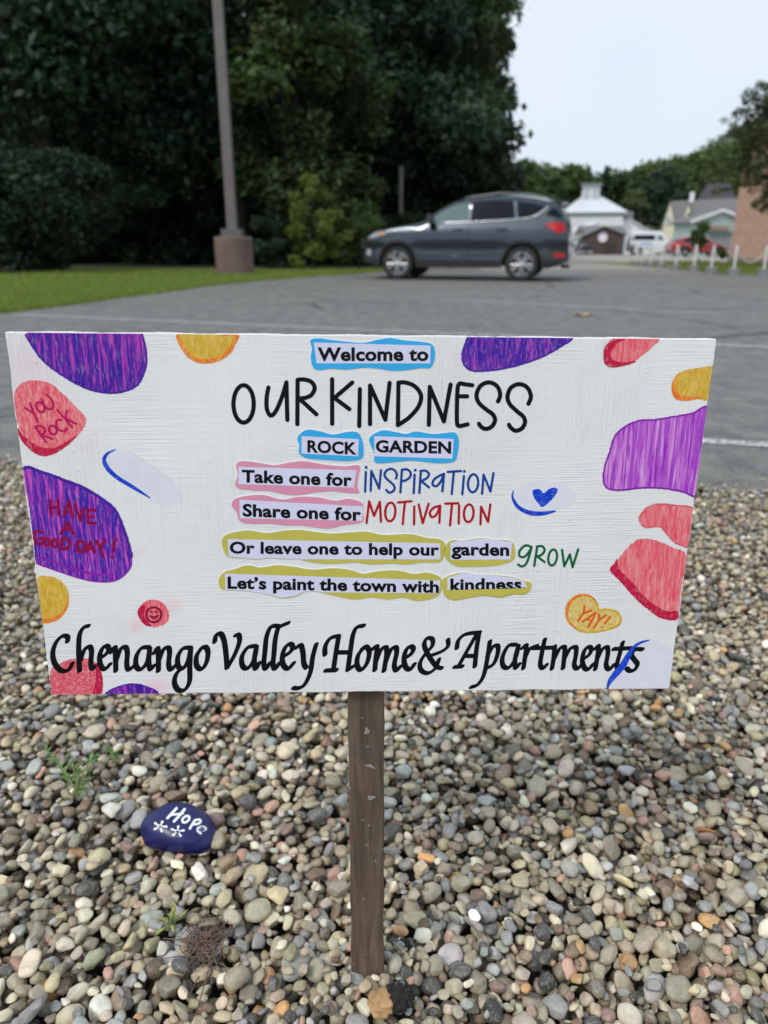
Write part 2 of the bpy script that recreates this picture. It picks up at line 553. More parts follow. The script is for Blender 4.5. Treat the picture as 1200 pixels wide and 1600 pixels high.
TG = 'tall dark trees along the left side of the lot'
tree("tall_tree", 'tall dark leafy tree at the far left behind the lawn', 'tree', 30, 25, (45, 30), (250, 210), 90, 300, 0.14, G_DARK, 1, TG, 0.3, 3.5)
tree("tall_tree", 'tall dark tree right behind the lamp post, boughs hanging low', 'tree', 350, 27, (285, 55), (200, 215), 95, 300, 0.14, G_DARK, 2, TG, 0.28, 3.5)
tree("tall_tree", 'dark tree with boughs reaching down right of the lamp post', 'tree', 450, 26, (470, 150), (120, 200), 70, 290, 0.13, G_DEEP, 3, TG, 0.25, 3.0)
tree("tall_tree", 'tall dark tree rising straight behind the front of the grey car', 'tree', 590, 32, (600, 60), (160, 220), 90, 300, 0.15, G_DARK, 4, TG, 0.26, 4)
tree("tall_tree", 'tall tree at the edge of the sky above the rear of the grey car', 'tree', 735, 35, (702, 118), (100, 185), 80, 300, 0.13, G_DEEP, 5, TG, 0.24, 4)
tree("tall_tree", 'high dark tree whose top leaves the frame left of the sky', 'tree', 690, 42, (655, -40), (120, 170), 60, 380, 0.14, G_DEEP, 6, TG, 0.3, 4)
tree("leafy_tree", 'lower leafy tree with gaps of sky behind the roof of the grey car', 'tree', 700, 46, (720, 275), (110, 62), 55, 260, 0.13, G_MID, 7, None, 0.16, 3)
tree("leafy_tree", 'slim shaded tree among trunks above the hood of the grey car', 'tree', 640, 40, (610, 290), (80, 75), 50, 300, 0.12, G_DEEP, 8, None, 0.14, 3)

# undergrowth
BG = 'bushes at the edge of the wood'
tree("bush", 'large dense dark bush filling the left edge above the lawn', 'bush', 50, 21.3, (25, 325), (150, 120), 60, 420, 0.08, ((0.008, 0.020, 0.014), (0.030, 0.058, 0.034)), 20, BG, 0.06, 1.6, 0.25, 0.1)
tree("bush", 'yellow-green sapling thicket between lamp post and grey car', 'bush', 488, 23, (492, 350), (48, 72), 34, 240, 0.055, ((0.06, 0.09, 0.02), (0.17, 0.21, 0.05)), 21, BG, 0.05, 0.9, 0.22, 0.05)
tree("bush", 'dark green bush directly in front of the grey car bonnet', 'bush', 560, 24.5, (560, 365), (42, 56), 26, 300, 0.06, G_MID, 22, BG, 0.05, 0.8, 0.3, 0.05)
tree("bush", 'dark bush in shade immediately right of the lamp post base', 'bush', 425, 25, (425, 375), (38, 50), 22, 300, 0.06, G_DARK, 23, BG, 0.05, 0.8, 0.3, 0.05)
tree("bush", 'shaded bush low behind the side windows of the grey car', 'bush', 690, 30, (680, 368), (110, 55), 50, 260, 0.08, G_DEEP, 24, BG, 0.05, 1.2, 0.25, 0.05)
# thick shaded undergrowth further in
cl = []
r_ = np.random.default_rng(77)
for _ in range(380):
    px = r_.uniform(-260, 800); Y = r_.uniform(31, 38)
    p = at(px, r_.uniform(215, 425), Y)
    if p[2] < terr(Y) + 0.2: p[2] = terr(Y) + 0.3
    cl.append((*p, r_.uniform(0.6, 1.1)))
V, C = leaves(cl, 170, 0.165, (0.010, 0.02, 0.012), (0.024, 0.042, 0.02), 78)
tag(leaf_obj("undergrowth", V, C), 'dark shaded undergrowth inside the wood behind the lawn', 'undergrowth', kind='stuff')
cl = []
for _ in range(150):
    px = r_.uniform(-300, 700); Y = r_.uniform(38, 44)
    cl.append((*at(px, r_.uniform(-160, 240), Y), r_.uniform(1.1, 1.9)))
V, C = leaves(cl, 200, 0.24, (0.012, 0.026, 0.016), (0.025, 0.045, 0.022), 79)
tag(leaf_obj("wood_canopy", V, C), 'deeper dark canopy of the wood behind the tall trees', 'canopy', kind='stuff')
cl = []
for _ in range(520):
    px = r_.uniform(-420, 770); Y = r_.uniform(44, 50)
    p = at(px, r_.uniform(60, 415), Y)
    if p[2] < terr(Y) + 0.4: p[2] = terr(Y) + 0.5
    cl.append((*p, r_.uniform(1.3, 2.1)))
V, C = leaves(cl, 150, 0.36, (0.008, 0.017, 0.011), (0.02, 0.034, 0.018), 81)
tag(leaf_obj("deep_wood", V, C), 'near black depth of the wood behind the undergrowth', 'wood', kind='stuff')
for k, (px, Y, rad, lab) in enumerate([(578, 33, 0.13, 'slim bare trunk rising just left of the thin pole'), (668, 36, 0.12, 'pale slim trunk behind the windscreen of the grey car'),
                            (705, 38, 0.14, 'leaning trunk behind the roof of the grey car'), (742, 39, 0.10, 'thin trunk behind the rear window of the grey car')]):
    p = at(px, 380, Y); g = G()
    g.tube([(0, 0, 0), (0.1, 0, 2.5), (0.05 + 0.12 * k, 0, 5.0), (0.3 * (k % 2), 0, 8)], [rad, rad * .9, rad * .75, rad * .5], 9)
    rt = empty("bare_tree", (p[0], Y, terr(Y) - 0.05)); tag(rt, lab, 'tree', 'slim trunks behind the grey car')
    g.build("trunk", M_BARK, rt, True)

# right-hand tree before the brick wall
tree("street_tree", 'feathery olive green tree hanging in front of the brick wall at right', 'tree', 1268, 27, (1226, 245), (66, 92), 46, 170, 0.06, G_OLV, 30, None, 0.12, 1.6, 0.2, 1.0)
# twiggy outer branches
def twig_tips():
    g = G(); cl = []
    r = np.random.default_rng(31)
    root = [o for o in bpy.data.objects if o.name.startswith("street_tree")][0]
    b0 = np.array(root.location)
    for (px, py) in [(1134, 188), (1150, 168), (1160, 150), (1172, 140), (1188, 128), (1200, 132), (1145, 205), (1148, 182), (1180, 150), (1165, 172), (1112, 250), (1105, 275), (1116, 300), (1122, 240), (1140, 262), (1190, 330), (1175, 322)]:
        e = at(px, py, 27 + r.normal(0, .4)) - b0
        s = at(1215, min(py + 55, 290), 27) - b0
        md = (e + s) / 2 + np.array([0, 0, 0.12])
        g.tube([tuple(s), tuple(md), tuple(e)], [0.03, 0.016, 0.006], 5, False)
        for t in np.linspace(0.25, 1, 9):
            q = (1 - t) ** 2 * s + 2 * t * (1 - t) * md + t * t * e
            cl.append((*(q + r.normal(0, .07, 3)), r.uniform(0.10, 0.22)))
    g.build("branches", M_BARK, root, True)
    V, C = leaves(cl, 34, 0.05, (0.03, 0.05, 0.02), (0.08, 0.11, 0.04), 33)
    leaf_obj("outer_leaves", V, C, root)
twig_tips()
tree("young_tree", 'small dark conifer-like tree growing in front of the red car', 'tree', 1097, 36, (1097, 368), (17, 21), 22, 110, 0.05, G_MID, 34, None, 0.03, 0.4, 0.35, 0.5)
tree("round_shrub", 'small round clipped shrub on the grass beside the brick wall', 'shrub', 1128, 36.0, (1128, 397), (11, 9), 14, 90, 0.04, ((0.04, 0.07, 0.02), (0.08, 0.12, 0.03)), 35, None, 0.02, 0.3, 0.4, 0.03)

# ---- trees behind the buildings
TB = 'trees behind the white building'
spec = [(812, 300, 40, 55, 105, G_MID, 'low leafy tree just behind the tail of the grey car'),
        (852, 300, 38, 42, 125, G_DEEP, 'dark round tree left of the white building'),
        (890, 295, 34, 38, 135, G_MID, 'green tree peeping over the left roof corner of the white building'),
        (985, 306, 40, 42, 150, G_DEEP, 'dark tree right of the white cupola'),
        (1030, 315, 34, 55, 140, G_DARK, 'very dark tree behind the white van'),
        (1075, 298, 34, 44, 150, G_MID, 'green tree above the cream house'),
        (1120, 296, 34, 40, 150, G_OLV, 'olive tree above the dark purple roof'),
        (965, 298, 30, 26, 160, G_DEEP, 'tree with a brownish tinge above the white wing'),
        (1010, 291, 36, 26, 165, G_OLV, 'broad olive tree high behind the round pale tree'),
        (1052, 286, 34, 28, 170, G_MID, 'tree on the lower slope above the cream gable')]
for k, (px, py, a, b2, Y, pal, lab) in enumerate(spec):
    tree("background_tree", lab, 'tree', px, Y, (px, py), (a, b2), 30, 110, 0.42, pal, 40 + k, TB, 0.3, 3.5, 0.32, 0.5)
tree("background_tree", 'pale green rounded tree right of the white building', 'tree', 990, 118, (990, 325), (22, 28), 26, 130, 0.26, ((0.06, 0.085, 0.035), (0.10, 0.13, 0.05)), 60, TB, 0.2, 2.0, 0.32, 0.5)
for k, (px, py, lab) in enumerate([(920, 262, 'pointed conifer rising left above the white cupola'), (948, 262, 'taller pointed conifer rising right above the white cupola')]):
    Y = 150.0; top = at(px, py, Y); base = np.array([top[0], Y, terr(Y)])
    root = empty("conifer", base); tag(root, lab, 'tree', 'conifers above the white building')
    H = top[2] - base[2]; cl = []
    for i in range(26):
        t = i / 25; q = 0.12 + (1 - t) * 2.6
        for j in range(4):
            a = rng.uniform(0, 6.28); cl.append((math.cos(a) * q * .6, math.sin(a) * q * .6, H * (0.25 + 0.75 * t), 0.25 + q * 0.35))
    V, C = leaves(cl, 22, 0.3, *G_DARK, 90 + k); leaf_obj("crown", V, C, root)
    G().tube([(0, 0, 0), (0, 0, H)], [0.25, 0.05], 7).build("trunk", M_BARK, root)

# ---- hills with their forest
def hill(name, prof, Y, depth, col, seed, rad, size, per, ncl):
    """prof: skyline (px,py)"""
    pts = [at(px, py + (17 if Y < 300 else 9), Y) for px, py in prof]
    xs_ = np.array([p[0] for p in pts]); zs = np.array([p[2] for p in pts])
    X = np.linspace(xs_[0], xs_[-1], 60)
    vs = []; fs = []
    rows_ = 9
    for i in range(rows_):
        t = i / (rows_ - 1)
        for x in X:
            z = np.interp(x, xs_, zs)
            if t < 0.6: u = t / 0.6; zz = terr(200) - 1 + (z - terr(200) + 1) * (1 - (1 - u) ** 1.6); y = Y - depth * (1 - u)
            else: u = (t - 0.6) / 0.4; zz = z * (1 - u) + (terr(200) - 1) * u; y = Y + depth * u
            vs.append((x, y, zz + 0.8 * math.sin(x * .13 + i)))
    for i in range(rows_ - 1):
        for k in range(59): fs.append((i * 60 + k, i * 60 + k + 1, (i + 1) * 60 + k + 1, (i + 1) * 60 + k))
    me = bpy.data.meshes.new(name); me.from_pydata(vs, [], fs); me.materials.append(M_EARTH)
    tag(link(name, me), kind='structure')
    r = np.random.default_rng(seed); cl = []
    for _ in range(ncl):
        x = r.uniform(xs_[0], xs_[-1]); z = np.interp(x, xs_, zs); u = r.uniform(0.1, 1.0) ** 0.6
        zz = terr(200) - 1 + (z - terr(200) + 1) * (1 - (1 - u) ** 1.6)
        cl.append((x, Y - depth * (1 - u), zz + rad * 0.3, rad * r.uniform(0.6, 1.2)))
    V, C = leaves(cl, per, size, col[0], col[1], seed + 1)
    return V, C
V, C = hill("hill", [(560, 300), (760, 268), (830, 262), (925, 284), (960, 272), (1010, 262), (1070, 246), (1100, 236), (1180, 215), (1300, 190)], 230, 60, G_MID, 200, 4.2, 0.9, 90, 420)
tag(leaf_obj("hillside_forest", V, C), 'mixed green forest covering the nearer hillside', 'forest', kind='stuff')
V, C = hill("far_hill", [(1000, 300), (1060, 262), (1092, 245), (1118, 232), (1130, 222), (1150, 205), (1220, 165), (1400, 120)], 480, 120, ((0.12, 0.16, 0.13), (0.17, 0.21, 0.165)), 210, 7.0, 1.7, 70, 300)  # distance haze is painted into these paler, greyer leaf colours
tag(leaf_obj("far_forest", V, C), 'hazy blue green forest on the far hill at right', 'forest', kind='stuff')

# ================================================================== BUILDINGS
M_WHITE = simple("white_siding", (0.72, 0.74, 0.76), 0.55, var=0.04)
M_WROOF = simple("pale_metal_roof", (0.66, 0.70, 0.74), 0.4, var=0.05)
M_GTRIM = simple("grey_green_trim", (0.38, 0.43, 0.40), 0.6)
M_BROWN = simple("brown_siding", (0.075, 0.05, 0.045), 0.75, var=0.2)
M_SHING = simple("grey_shingles", (0.16, 0.155, 0.16), 0.85, var=0.2, scale=6)
M_DSHING = simple("dark_purple_shingles", (0.055, 0.05, 0.06), 0.85, var=0.2)
M_CREAM = simple("cream_siding", (0.68, 0.64, 0.46), 0.6, var=0.05)
M_TEAL = simple("pale_teal_siding", (0.36, 0.46, 0.43), 0.65, var=0.06)
M_TAN = simple("tan_board", (0.30, 0.20, 0.13), 0.7)
M_GLASSD = simple("dark_window_glass", (0.03, 0.035, 0.04), 0.08, var=0.1)
M_GLASSP = simple("pale_louvre", (0.42, 0.46, 0.47), 0.5)

def local(px, py, Y, base):
    p = at(px, py, Y); return (p[0] - base[0], p[2] - base[2])

def courses(g_, x0, x1, z0, z1, y, step, thick=0.012):
    z = z0 + step
    while z < z1: g_.box(((x0 + x1) / 2, y, z), (x1 - x0, thick, 0.02)); z += step

# white building with cupola
Y = 105.0; s = ppm(Y)
bx = at(925, 380, Y)[0]; base = np.array([bx, Y, terr(Y)])
wb = empty("white_building", base, -math.atan2(base[0], Y) * 0.8); tag(wb, 'white building with hipped pale roof and square cupola on top', 'building')
xl, zt = local(884, 331, Y, base); xr, _ = local(973, 331, Y, base)
D = 9.0
g = G(); g.box(((xl + xr) / 2, D / 2, zt / 2), (xr - xl, D, zt)); g.build("wall", M_WHITE, wb)
g = G(); courses(g, xl, xr, 0.2, zt - 0.4, -0.005, 0.45); o = g.build("siding_board", M_WHITE, wb); tag(o, kind='stuff')
g = G(); g.box(((xl + xr) / 2, -0.03, zt - 0.28), (xr - xl + 0.1, 0.06, 0.42)); g.build("frieze", M_GTRIM, wb)
xa, za = local(927, 305, Y, base)
e = 0.45
g = G(); g.add([(xl - e, -e, zt), (xr + e, -e, zt), (xr + e, D + e, zt), (xl - e, D + e, zt), (xa - 1.2, D / 2, za + 0.15), (xa + 1.2, D / 2, za + 0.15),
                (xl - e, -e, zt - 0.12), (xr + e, -e, zt - 0.12), (xr + e, D + e, zt - 0.12), (xl - e, D + e, zt - 0.12)],
               [(0, 1, 5, 4), (1, 2, 5), (2, 3, 4, 5), (3, 0, 4), (6, 7, 1, 0), (7, 8, 2, 1), (8, 9, 3, 2), (9, 6, 0, 3), (9, 8, 7, 6)])
rf = g.build("roof", M_WROOF, wb)
g = G()
for k in range(15):
    t = (k + 0.5) / 15; xe = xl - e + (xr - xl + 2 * e) * t
    xt_ = xa - 1.2 + 2.4 * t
    g.tube([(xe, -e - 0.0, zt + 0.03), (xt_, D / 2, za + 0.18)], 0.03, 4)
tag(g.build("roof_seam", M_WROOF, rf), kind='stuff')
c0, z0 = local(911, 316, Y, base); c1, z1 = local(940, 291, Y, base)
z1 = z1 + 0.35; cm = (c0 + c1) / 2
g = G(); g.box((cm, D / 2, (z0 + z1) / 2 - .3), (c1 - c0, c1 - c0, z1 - z0 + .6)); cu = g.build("cupola", M_WHITE, wb)
g = G(); g.box((cm, D / 2, z1 + 0.12), (c1 - c0 + 0.7, c1 - c0 + 0.7, 0.3), top=0.92); g.build("cupola_roof", M_SHING, wb)
for sx in (-0.55, 0.55):
    g = G(); g.box((cm + sx, D / 2 - (c1 - c0) / 2 - 0.02, z1 - 1.15), (0.75, 0.06, 1.5)); w_ = g.build("window", M_GLASSP, wb)
    g = G(); g.box((cm + sx, D / 2 - (c1 - c0) / 2 - 0.06, z1 - 1.15), (0.05, 0.04, 1.5)); g.box((cm + sx, D / 2 - (c1 - c0) / 2 - 0.06, z1 - 1.15), (0.75, 0.03, 0.05)); g.build("frame", M_WHITE, w_)
# right wing with sloping roof
P = [local(970, 343, Y, base), local(984, 344, Y, base), local(1021, 368, Y, base)]
g = G(); g.prism([(P[0][0], 0), (P[2][0], 0), P[2], P[1], P[0]], 1.2, 7.5); g.build("wing", M_WHITE, wb)
g = G(); g.add([(P[1][0] - .1, 0.9, P[1][1] + .08), (P[2][0] + .3, 0.9, P[2][1] - .1), (P[2][0] + .3, 7.8, P[2][1] - .1), (P[1][0] - .1, 7.8, P[1][1] + .08),
                (P[1][0] - .1, 0.9, P[1][1] + .22), (P[2][0] + .3, 0.9, P[2][1] + .04), (P[2][0] + .3, 7.8, P[2][1] + .04), (P[1][0] - .1, 7.8, P[1][1] + .22)],
               [(0, 1, 2, 3), (7, 6, 5, 4), (0, 4, 5, 1), (1, 5, 6, 2), (2, 6, 7, 3), (3, 7, 4, 0)]); g.build("wing_roof", M_WROOF, wb)
q0 = local(974, 330, Y, base); q1 = local(992, 342, Y, base)
g = G(); g.box(((q0[0] + q1[0]) / 2, 5.0, (q0[1] + q1[1]) / 2 - 0.2), (q1[0] - q0[0], 2.0, q0[1] - q1[1] + .6), top=0.9); g.build("dormer", M_SHING, wb)

# brown garage
Y = 88.0; base = np.array([at(943, 380, Y)[0], Y, terr(Y)])
gb = empty("brown_garage", base, -math.atan2(base[0], Y)); tag(gb, 'dark brown gabled shed with a round white emblem', 'garage')
A = local(943, 354, Y, base); L_ = local(904, 375, Y, base); R_ = local(974, 367, Y, base)
g = G(); g.prism([(L_[0], 0), (R_[0], 0), R_, A, L_], 0, 6.0); g.build("wall", M_BROWN, gb)
g = G()
x = L_[0] + 0.3
while x < R_[0]:
    zt_ = np.interp(x, [L_[0], 0, R_[0]], [L_[1], A[1], R_[1]])
    g.box((x, -0.01, zt_ / 2), (0.04, 0.03, zt_ - 0.1)); x += 0.4
tag(g.build("batten", M_BROWN, gb), kind='stuff')
def roof_slab(p, q, y0, y1, t=0.14, over=0.25):
    dx, dz = q[0] - p[0], q[1] - p[1]; ln = math.hypot(dx, dz); ux, uz = dx / ln * over, dz / ln * over
    a = (p[0], p[1]); c_ = (q[0] + ux, q[1] + uz)
    g = G(); g.prism([(a[0], a[1] + .012), (c_[0], c_[1] + .012), (c_[0], c_[1] + t), (a[0], a[1] + t)], y0, y1); return g
LL = local(890, 379, Y, base)
roof_slab(A, LL, -0.3, 6.3).build("roof", M_GTRIM, gb)
roof_slab((A[0] + .01, A[1]), R_, -0.3, 6.3).build("roof", M_SHING, gb)
g = G(); g.lathe([(0.5, 0.0), (0.5, -0.05)], 28, (local(942, 371, Y, base)[0], -0.02, local(942, 371, Y, base)[1]), 'y')
em = g.build("emblem", simple("emblem_white", (0.75, 0.72, 0.76), 0.5), gb); em['label'] = 'round white emblem on the gable'
g = G(); cx_, cz_ = local(942, 371, Y, base); g.tube([(cx_ + 0.5 * math.cos(q), -0.09, cz_ + 0.5 * math.sin(q)) for q in np.linspace(0, 2 * math.pi, 25)], 0.06, 6, False); g.build("rim", simple("emblem_mauve", (0.42, 0.33, 0.45), 0.5), em)
g = G(); g.box((local(952, 390, Y, base)[0], -0.02, 0.65), (1.3, 0.05, 1.2)); g.build("door", simple("dark_door", (0.035, 0.028, 0.028), 0.7), gb)
# grey-roofed shed behind garage
Y = 93.0; base = np.array([at(950, 380, Y)[0], Y, terr(Y)])
sh = empty("low_shed", base); tag(sh, 'low shed with flat grey shingle roof behind the brown gable', 'shed')
a0 = local(914, 352, Y, base); a1 = local(981, 352, Y, base); a2 = local(981, 364, Y, base)
g = G(); g.box(((a0[0] + a1[0]) / 2, 2.5, a2[1] / 2), (a1[0] - a0[0] - .2, 4.6, a2[1])); g.build("wall", M_WHITE, sh)
g = G(); zt = a0[1]; ze = a2[1]
g.add([(a0[0], -0.3, ze), (a1[0], -0.3, ze), (a1[0], 2.5, zt), (a0[0], 2.5, zt), (a1[0], 5.3, ze), (a0[0], 5.3, ze), (a0[0], -0.3, ze - .12), (a1[0], -0.3, ze - .12), (a1[0], 5.3, ze - .12), (a0[0], 5.3, ze - .12)],
      [(0, 1, 2, 3), (3, 2, 4, 5), (6, 7, 1, 0), (1, 7, 8, 4, 2), (4, 8, 9, 5), (5, 9, 6, 0, 3), (9, 8, 7, 6)])
g.build("roof", M_SHING, sh)
# low fascia canopy left of the gable
Y = 97.0; base = np.array([at(905, 380, Y)[0], Y, terr(Y)])
cp = empty("porch", base); tag(cp, 'pale sloping porch canopy at the left of the white building', 'porch')
g = G(); u0 = local(886, 370, Y, base); u1 = local(940, 347, Y, base)
g.prism([u0, (u0[0], u0[1] + .25), (u1[0], u1[1] + .25), u1], 0, 5); g.build("canopy", M_WROOF, cp)
for q in (0.08, 0.5, 0.92):
    xx_ = u0[0] + (u1[0] - u0[0]) * q; zz_ = u0[1] + (u1[1] - u0[1]) * q
    G().box((xx_, 0.3, zz_ / 2), (0.15, 0.15, zz_)).build("pillar", M_WHITE, cp)

# cream houses with grey roofs
Y = 112.0; base = np.array([at(1085, 380, Y)[0], Y, terr(Y)])
hs = empty("cream_house", base, -math.atan2(base[0], Y)); tag(hs, 'cream gabled house with large dark grey roof and dormer', 'house')
p1 = local(1039, 350, Y, base); p2 = local(1056, 350, Y, base); ap = local(1050, 314, Y, base)
g = G(); g.prism([(p1[0], 0), (p2[0], 0), p2, ap, p1], 0, 7); g.build("wall", M_CREAM, hs)
pr = local(1150, 350, Y, base)
g = G(); g.box(((p2[0] + pr[0]) / 2 + .02, 4, p2[1] / 2), (pr[0] - p2[0], 7, p2[1])); g.build("wall", M_CREAM, hs)
rd = local(1056, 315, Y, base); rr_ = local(1150, 308, Y, base)
g = G(); g.add([(p2[0] - .1, -0.4, p2[1]), (pr[0], -0.4, p2[1]), (pr[0], 4, rr_[1]), (ap[0] + .1, 4, ap[1] + .2), (pr[0], 8.2, p2[1]), (p2[0] - .1, 8.2, p2[1])],
               [(0, 1, 2, 3), (3, 2, 4, 5), (0, 3, 5), (1, 4, 2), (0, 5, 4, 1)]); g.build("roof", M_SHING, hs)
g = G(); g.prism([(p1[0] - .25, p1[1] - .2), (ap[0] + 0.05, ap[1] + .1), (ap[0] + .05, ap[1] + .3), (p1[0] - .25, p1[1])], -0.3, 7.2); g.build("roof", M_SHING, hs)
d1 = local(1070, 343, Y, base); d2 = local(1083, 343, Y, base); da = local(1077, 319, Y, base)
g = G(); g.prism([d1, d2, da], -0.2, 3.4); dm = g.build("dormer", M_CREAM, hs)
g = G(); g.prism([(da[0], da[1] + .02), (d2[0] + .25, d2[1]), (d2[0] + .25, d2[1] + .3), (da[0], da[1] + .4)], -0.4, 4); g.build("dormer_roof", M_SHING, hs)
zz = (d1[1] + d2[1]) / 2 + 0.55
G().box(((d1[0] + d2[0]) / 2, -0.22, zz), (0.45, 0.06, 0.6)).build("window", M_GLASSD, hs)
w3 = local(1047, 345, Y, base)
G().box((w3[0], -0.02, w3[1]), (0.7, 0.06, 1.1)).build("window", M_GLASSP, hs)
ch = local(1082, 306, Y, base)
G().box((ch[0], 3.6, ch[1]), (0.6, 0.6, 1.4)).build("chimney", M_WHITE, hs)
Y = 128.0; base = np.array([at(1120, 380, Y)[0], Y, terr(Y)])
h2 = empty("dark_roof_house", base, -math.atan2(base[0], Y)); tag(h2, 'house with steep dark purple roof behind the cream house', 'house')
b0 = local(1092, 312, Y, base); b1 = local(1148, 312, Y, base); ra = local(1108, 284, Y, base); rb = local(1140, 284, Y, base)
g = G(); g.box(((b0[0] + b1[0]) / 2, 3.5, b0[1] / 2), (b1[0] - b0[0] - .5, 6.6, b0[1])); g.build("wall", M_CREAM, h2)
g = G(); g.add([(b0[0], 0, b0[1]), (b1[0], 0, b0[1]), (b1[0], 7, b0[1]), (b0[0], 7, b0[1]), (ra[0], 3.5, ra[1]), (rb[0], 3.5, ra[1])],
               [(0, 1, 5, 4), (1, 2, 5), (2, 3, 4, 5), (3, 0, 4), (3, 2, 1, 0)]); g.build("roof", M_DSHING, h2)
# teal building
Y = 72.0; base = np.array([at(1110, 385, Y)[0], Y, terr(Y)])
tb = empty("teal_building", base); tag(tb, 'pale teal building with white edged roof slope behind the red car', 'building')
t0 = local(1083, 347, Y, base); t1 = local(1100, 341, Y, base); t2 = local(1127, 331, Y, base); t3 = local(1178, 350, Y, base)
g = G(); g.prism([(t0[0], 0), (t3[0], 0), t3, t2, t0], 0, 4.6); g.build("wall", M_TEAL, tb)
g = G(); x = 0
z = 0.3
while z < t1[1]: g.box(((t0[0] + t3[0]) / 2, -0.006, z), (t3[0] - t0[0] - .05, 0.03, 0.03)); z += 0.24
tag(g.build("siding_board", M_TEAL, tb), kind='stuff')
roof_slab(t2, t0, -0.30, 4.9, 0.16, 0.35).build("roof", M_SHING, tb)
roof_slab((t2[0] + .01, t2[1]), t3, -0.30, 4.9, 0.16, 0.35).build("roof", M_SHING, tb)
roof_slab(t2, t0, -0.36, -0.305, 0.26, 0.37).build("fascia", M_WHITE, tb)
roof_slab((t2[0] + .01, t2[1]), t3, -0.36, -0.305, 0.26, 0.37).build("fascia", M_WHITE, tb)
s0 = local(1108, 354, Y, base); s1 = local(1137, 361, Y, base)
G().box(((s0[0] + s1[0]) / 2, -0.10, (s0[1] + s1[1]) / 2), (s1[0] - s0[0], 0.1, s0[1] - s1[1])).build("sign_board", M_TAN, tb)
s0 = local(1106, 362.5, Y, base); s1 = local(1146, 366, Y, base)
G().box(((s0[0] + s1[0]) / 2, -0.4, (s0[1] + s1[1]) / 2), (s1[0] - s0[0], 0.9, 0.2)).build("awning", simple("dark_teal_awning", (0.06, 0.13, 0.12), 0.6), tb)
s0 = local(1112, 369, Y, base)
G().box((s0[0] + .8, -0.02, s0[1] - .25), (2.2, 0.06, 0.9)).build("window", M_GLASSP, tb)

# brick building at right
m, n, l, b = new_mat("brick_wall_face")
v = coords(n, l, (1, 1, 1), (R(90), 0, 0))
br = n.new('ShaderNodeTexBrick'); br.inputs['Scale'].default_value = 1.0
br.inputs['Brick Width'].default_value = 0.22; br.inputs['Row Height'].default_value = 0.075; br.inputs['Mortar Size'].default_value = 0.010
br.inputs['Color1'].default_value = (0.74, 0.40, 0.29, 1); br.inputs['Color2'].default_value = (0.56, 0.27, 0.195, 1); br.inputs['Mortar'].default_value = (0.58, 0.45, 0.37, 1)
l.new(v, br.inputs['Vector'])
blot = noise(n, l, coords(n, l), 3.5, 4, 0.7)
c = mixc(n, l, ramp(n, l, blot, (0.38, 0.0), (0.60, 0.75)), br.outputs['Color'], (0.84, 0.56, 0.45))
l.new(c, b.inputs['Base Color']); b.inputs['Roughness'].default_value = 0.9
bump(n, l, b, br.outputs['Fac'], -0.6, 0.01)
M_BRICK = m
Y = 36.0; pb = at(1139, 402, Y); base = np.array([pb[0], Y, terr(Y)])
# its long side wall runs from this far corner towards the viewer's right
bb_ = empty("brick_building", base, math.atan2(-6.0, -0.9)); tag(bb_, 'salmon pink brick wall building at the right edge of the frame', 'building')
hT = local(1150, 212, Y, base)[1]
LB = 17.0
g = G(); g.box((LB / 2, 5.0, hT / 2), (LB, 10, hT)); g.build("wall", M_BRICK, bb_)
g = G(); g.box((LB / 2, 5.0, 0.12), (LB + 0.04, 10.04, 0.24)); g.build("plinth", simple("plinth_concrete", (0.30, 0.26, 0.23), 0.85), bb_)
g = G(); g.box((LB / 2, 5.0, hT + 0.13), (LB + 1.2, 11.4, 0.24)); g.build("eave", simple("dark_eave", (0.05, 0.04, 0.035), 0.7), bb_)
g = G(); g.add([(-0.6, -0.7, hT + .25), (LB + .6, -0.7, hT + .25), (LB + .6, 10.7, hT + .25), (-0.6, 10.7, hT + .25), (4, 5.0, hT + 1.4), (LB - 4, 5.0, hT + 1.4)], [(0, 1, 5, 4), (1, 2, 5), (2, 3, 4, 5), (3, 0, 4)])
g.build("roof", M_SHING, bb_)

# distant utility pole + wires
p = at(626, 345, 30.0); g = G(); hh = at(626, 262, 30.0)[2] - terr(30)
g.lathe([(0.09, 0), (0.08, hh), (0.06, hh + .05)], 12)
o = g.build("thin_pole", simple("weathered_grey_wood", (0.20, 0.18, 0.17), 0.85), None, True, (p[0], 30.0, terr(30))); tag(o, 'thin grey pole standing among the trees ahead of the car', 'pole')
def wire(px0, py0, px1, py1, Y, lab):
    a, c_ = at(px0, py0, Y), at(px1, py1, Y)
    g = G(); pts = []
    for t in np.linspace(0, 1, 14):
        q = a + (c_ - a) * t; pts.append((q[0] - a[0], q[1] - a[1], q[2] - a[2] - 0.35 * 4 * t * (1 - t)))
    g.tube(pts, 0.02, 5)
    o = g.build("overhead_wire", simple("wire_black", (0.05, 0.05, 0.05), 0.6), None, True, tuple(a)); tag(o, lab, 'wire', 'wires between white building and cream house')
wire(992, 340, 1056, 342, 104, 'upper dark overhead wire between white building and cream house')
wire(1012, 352, 1056, 350, 104, 'lower dark overhead wire behind the white van')

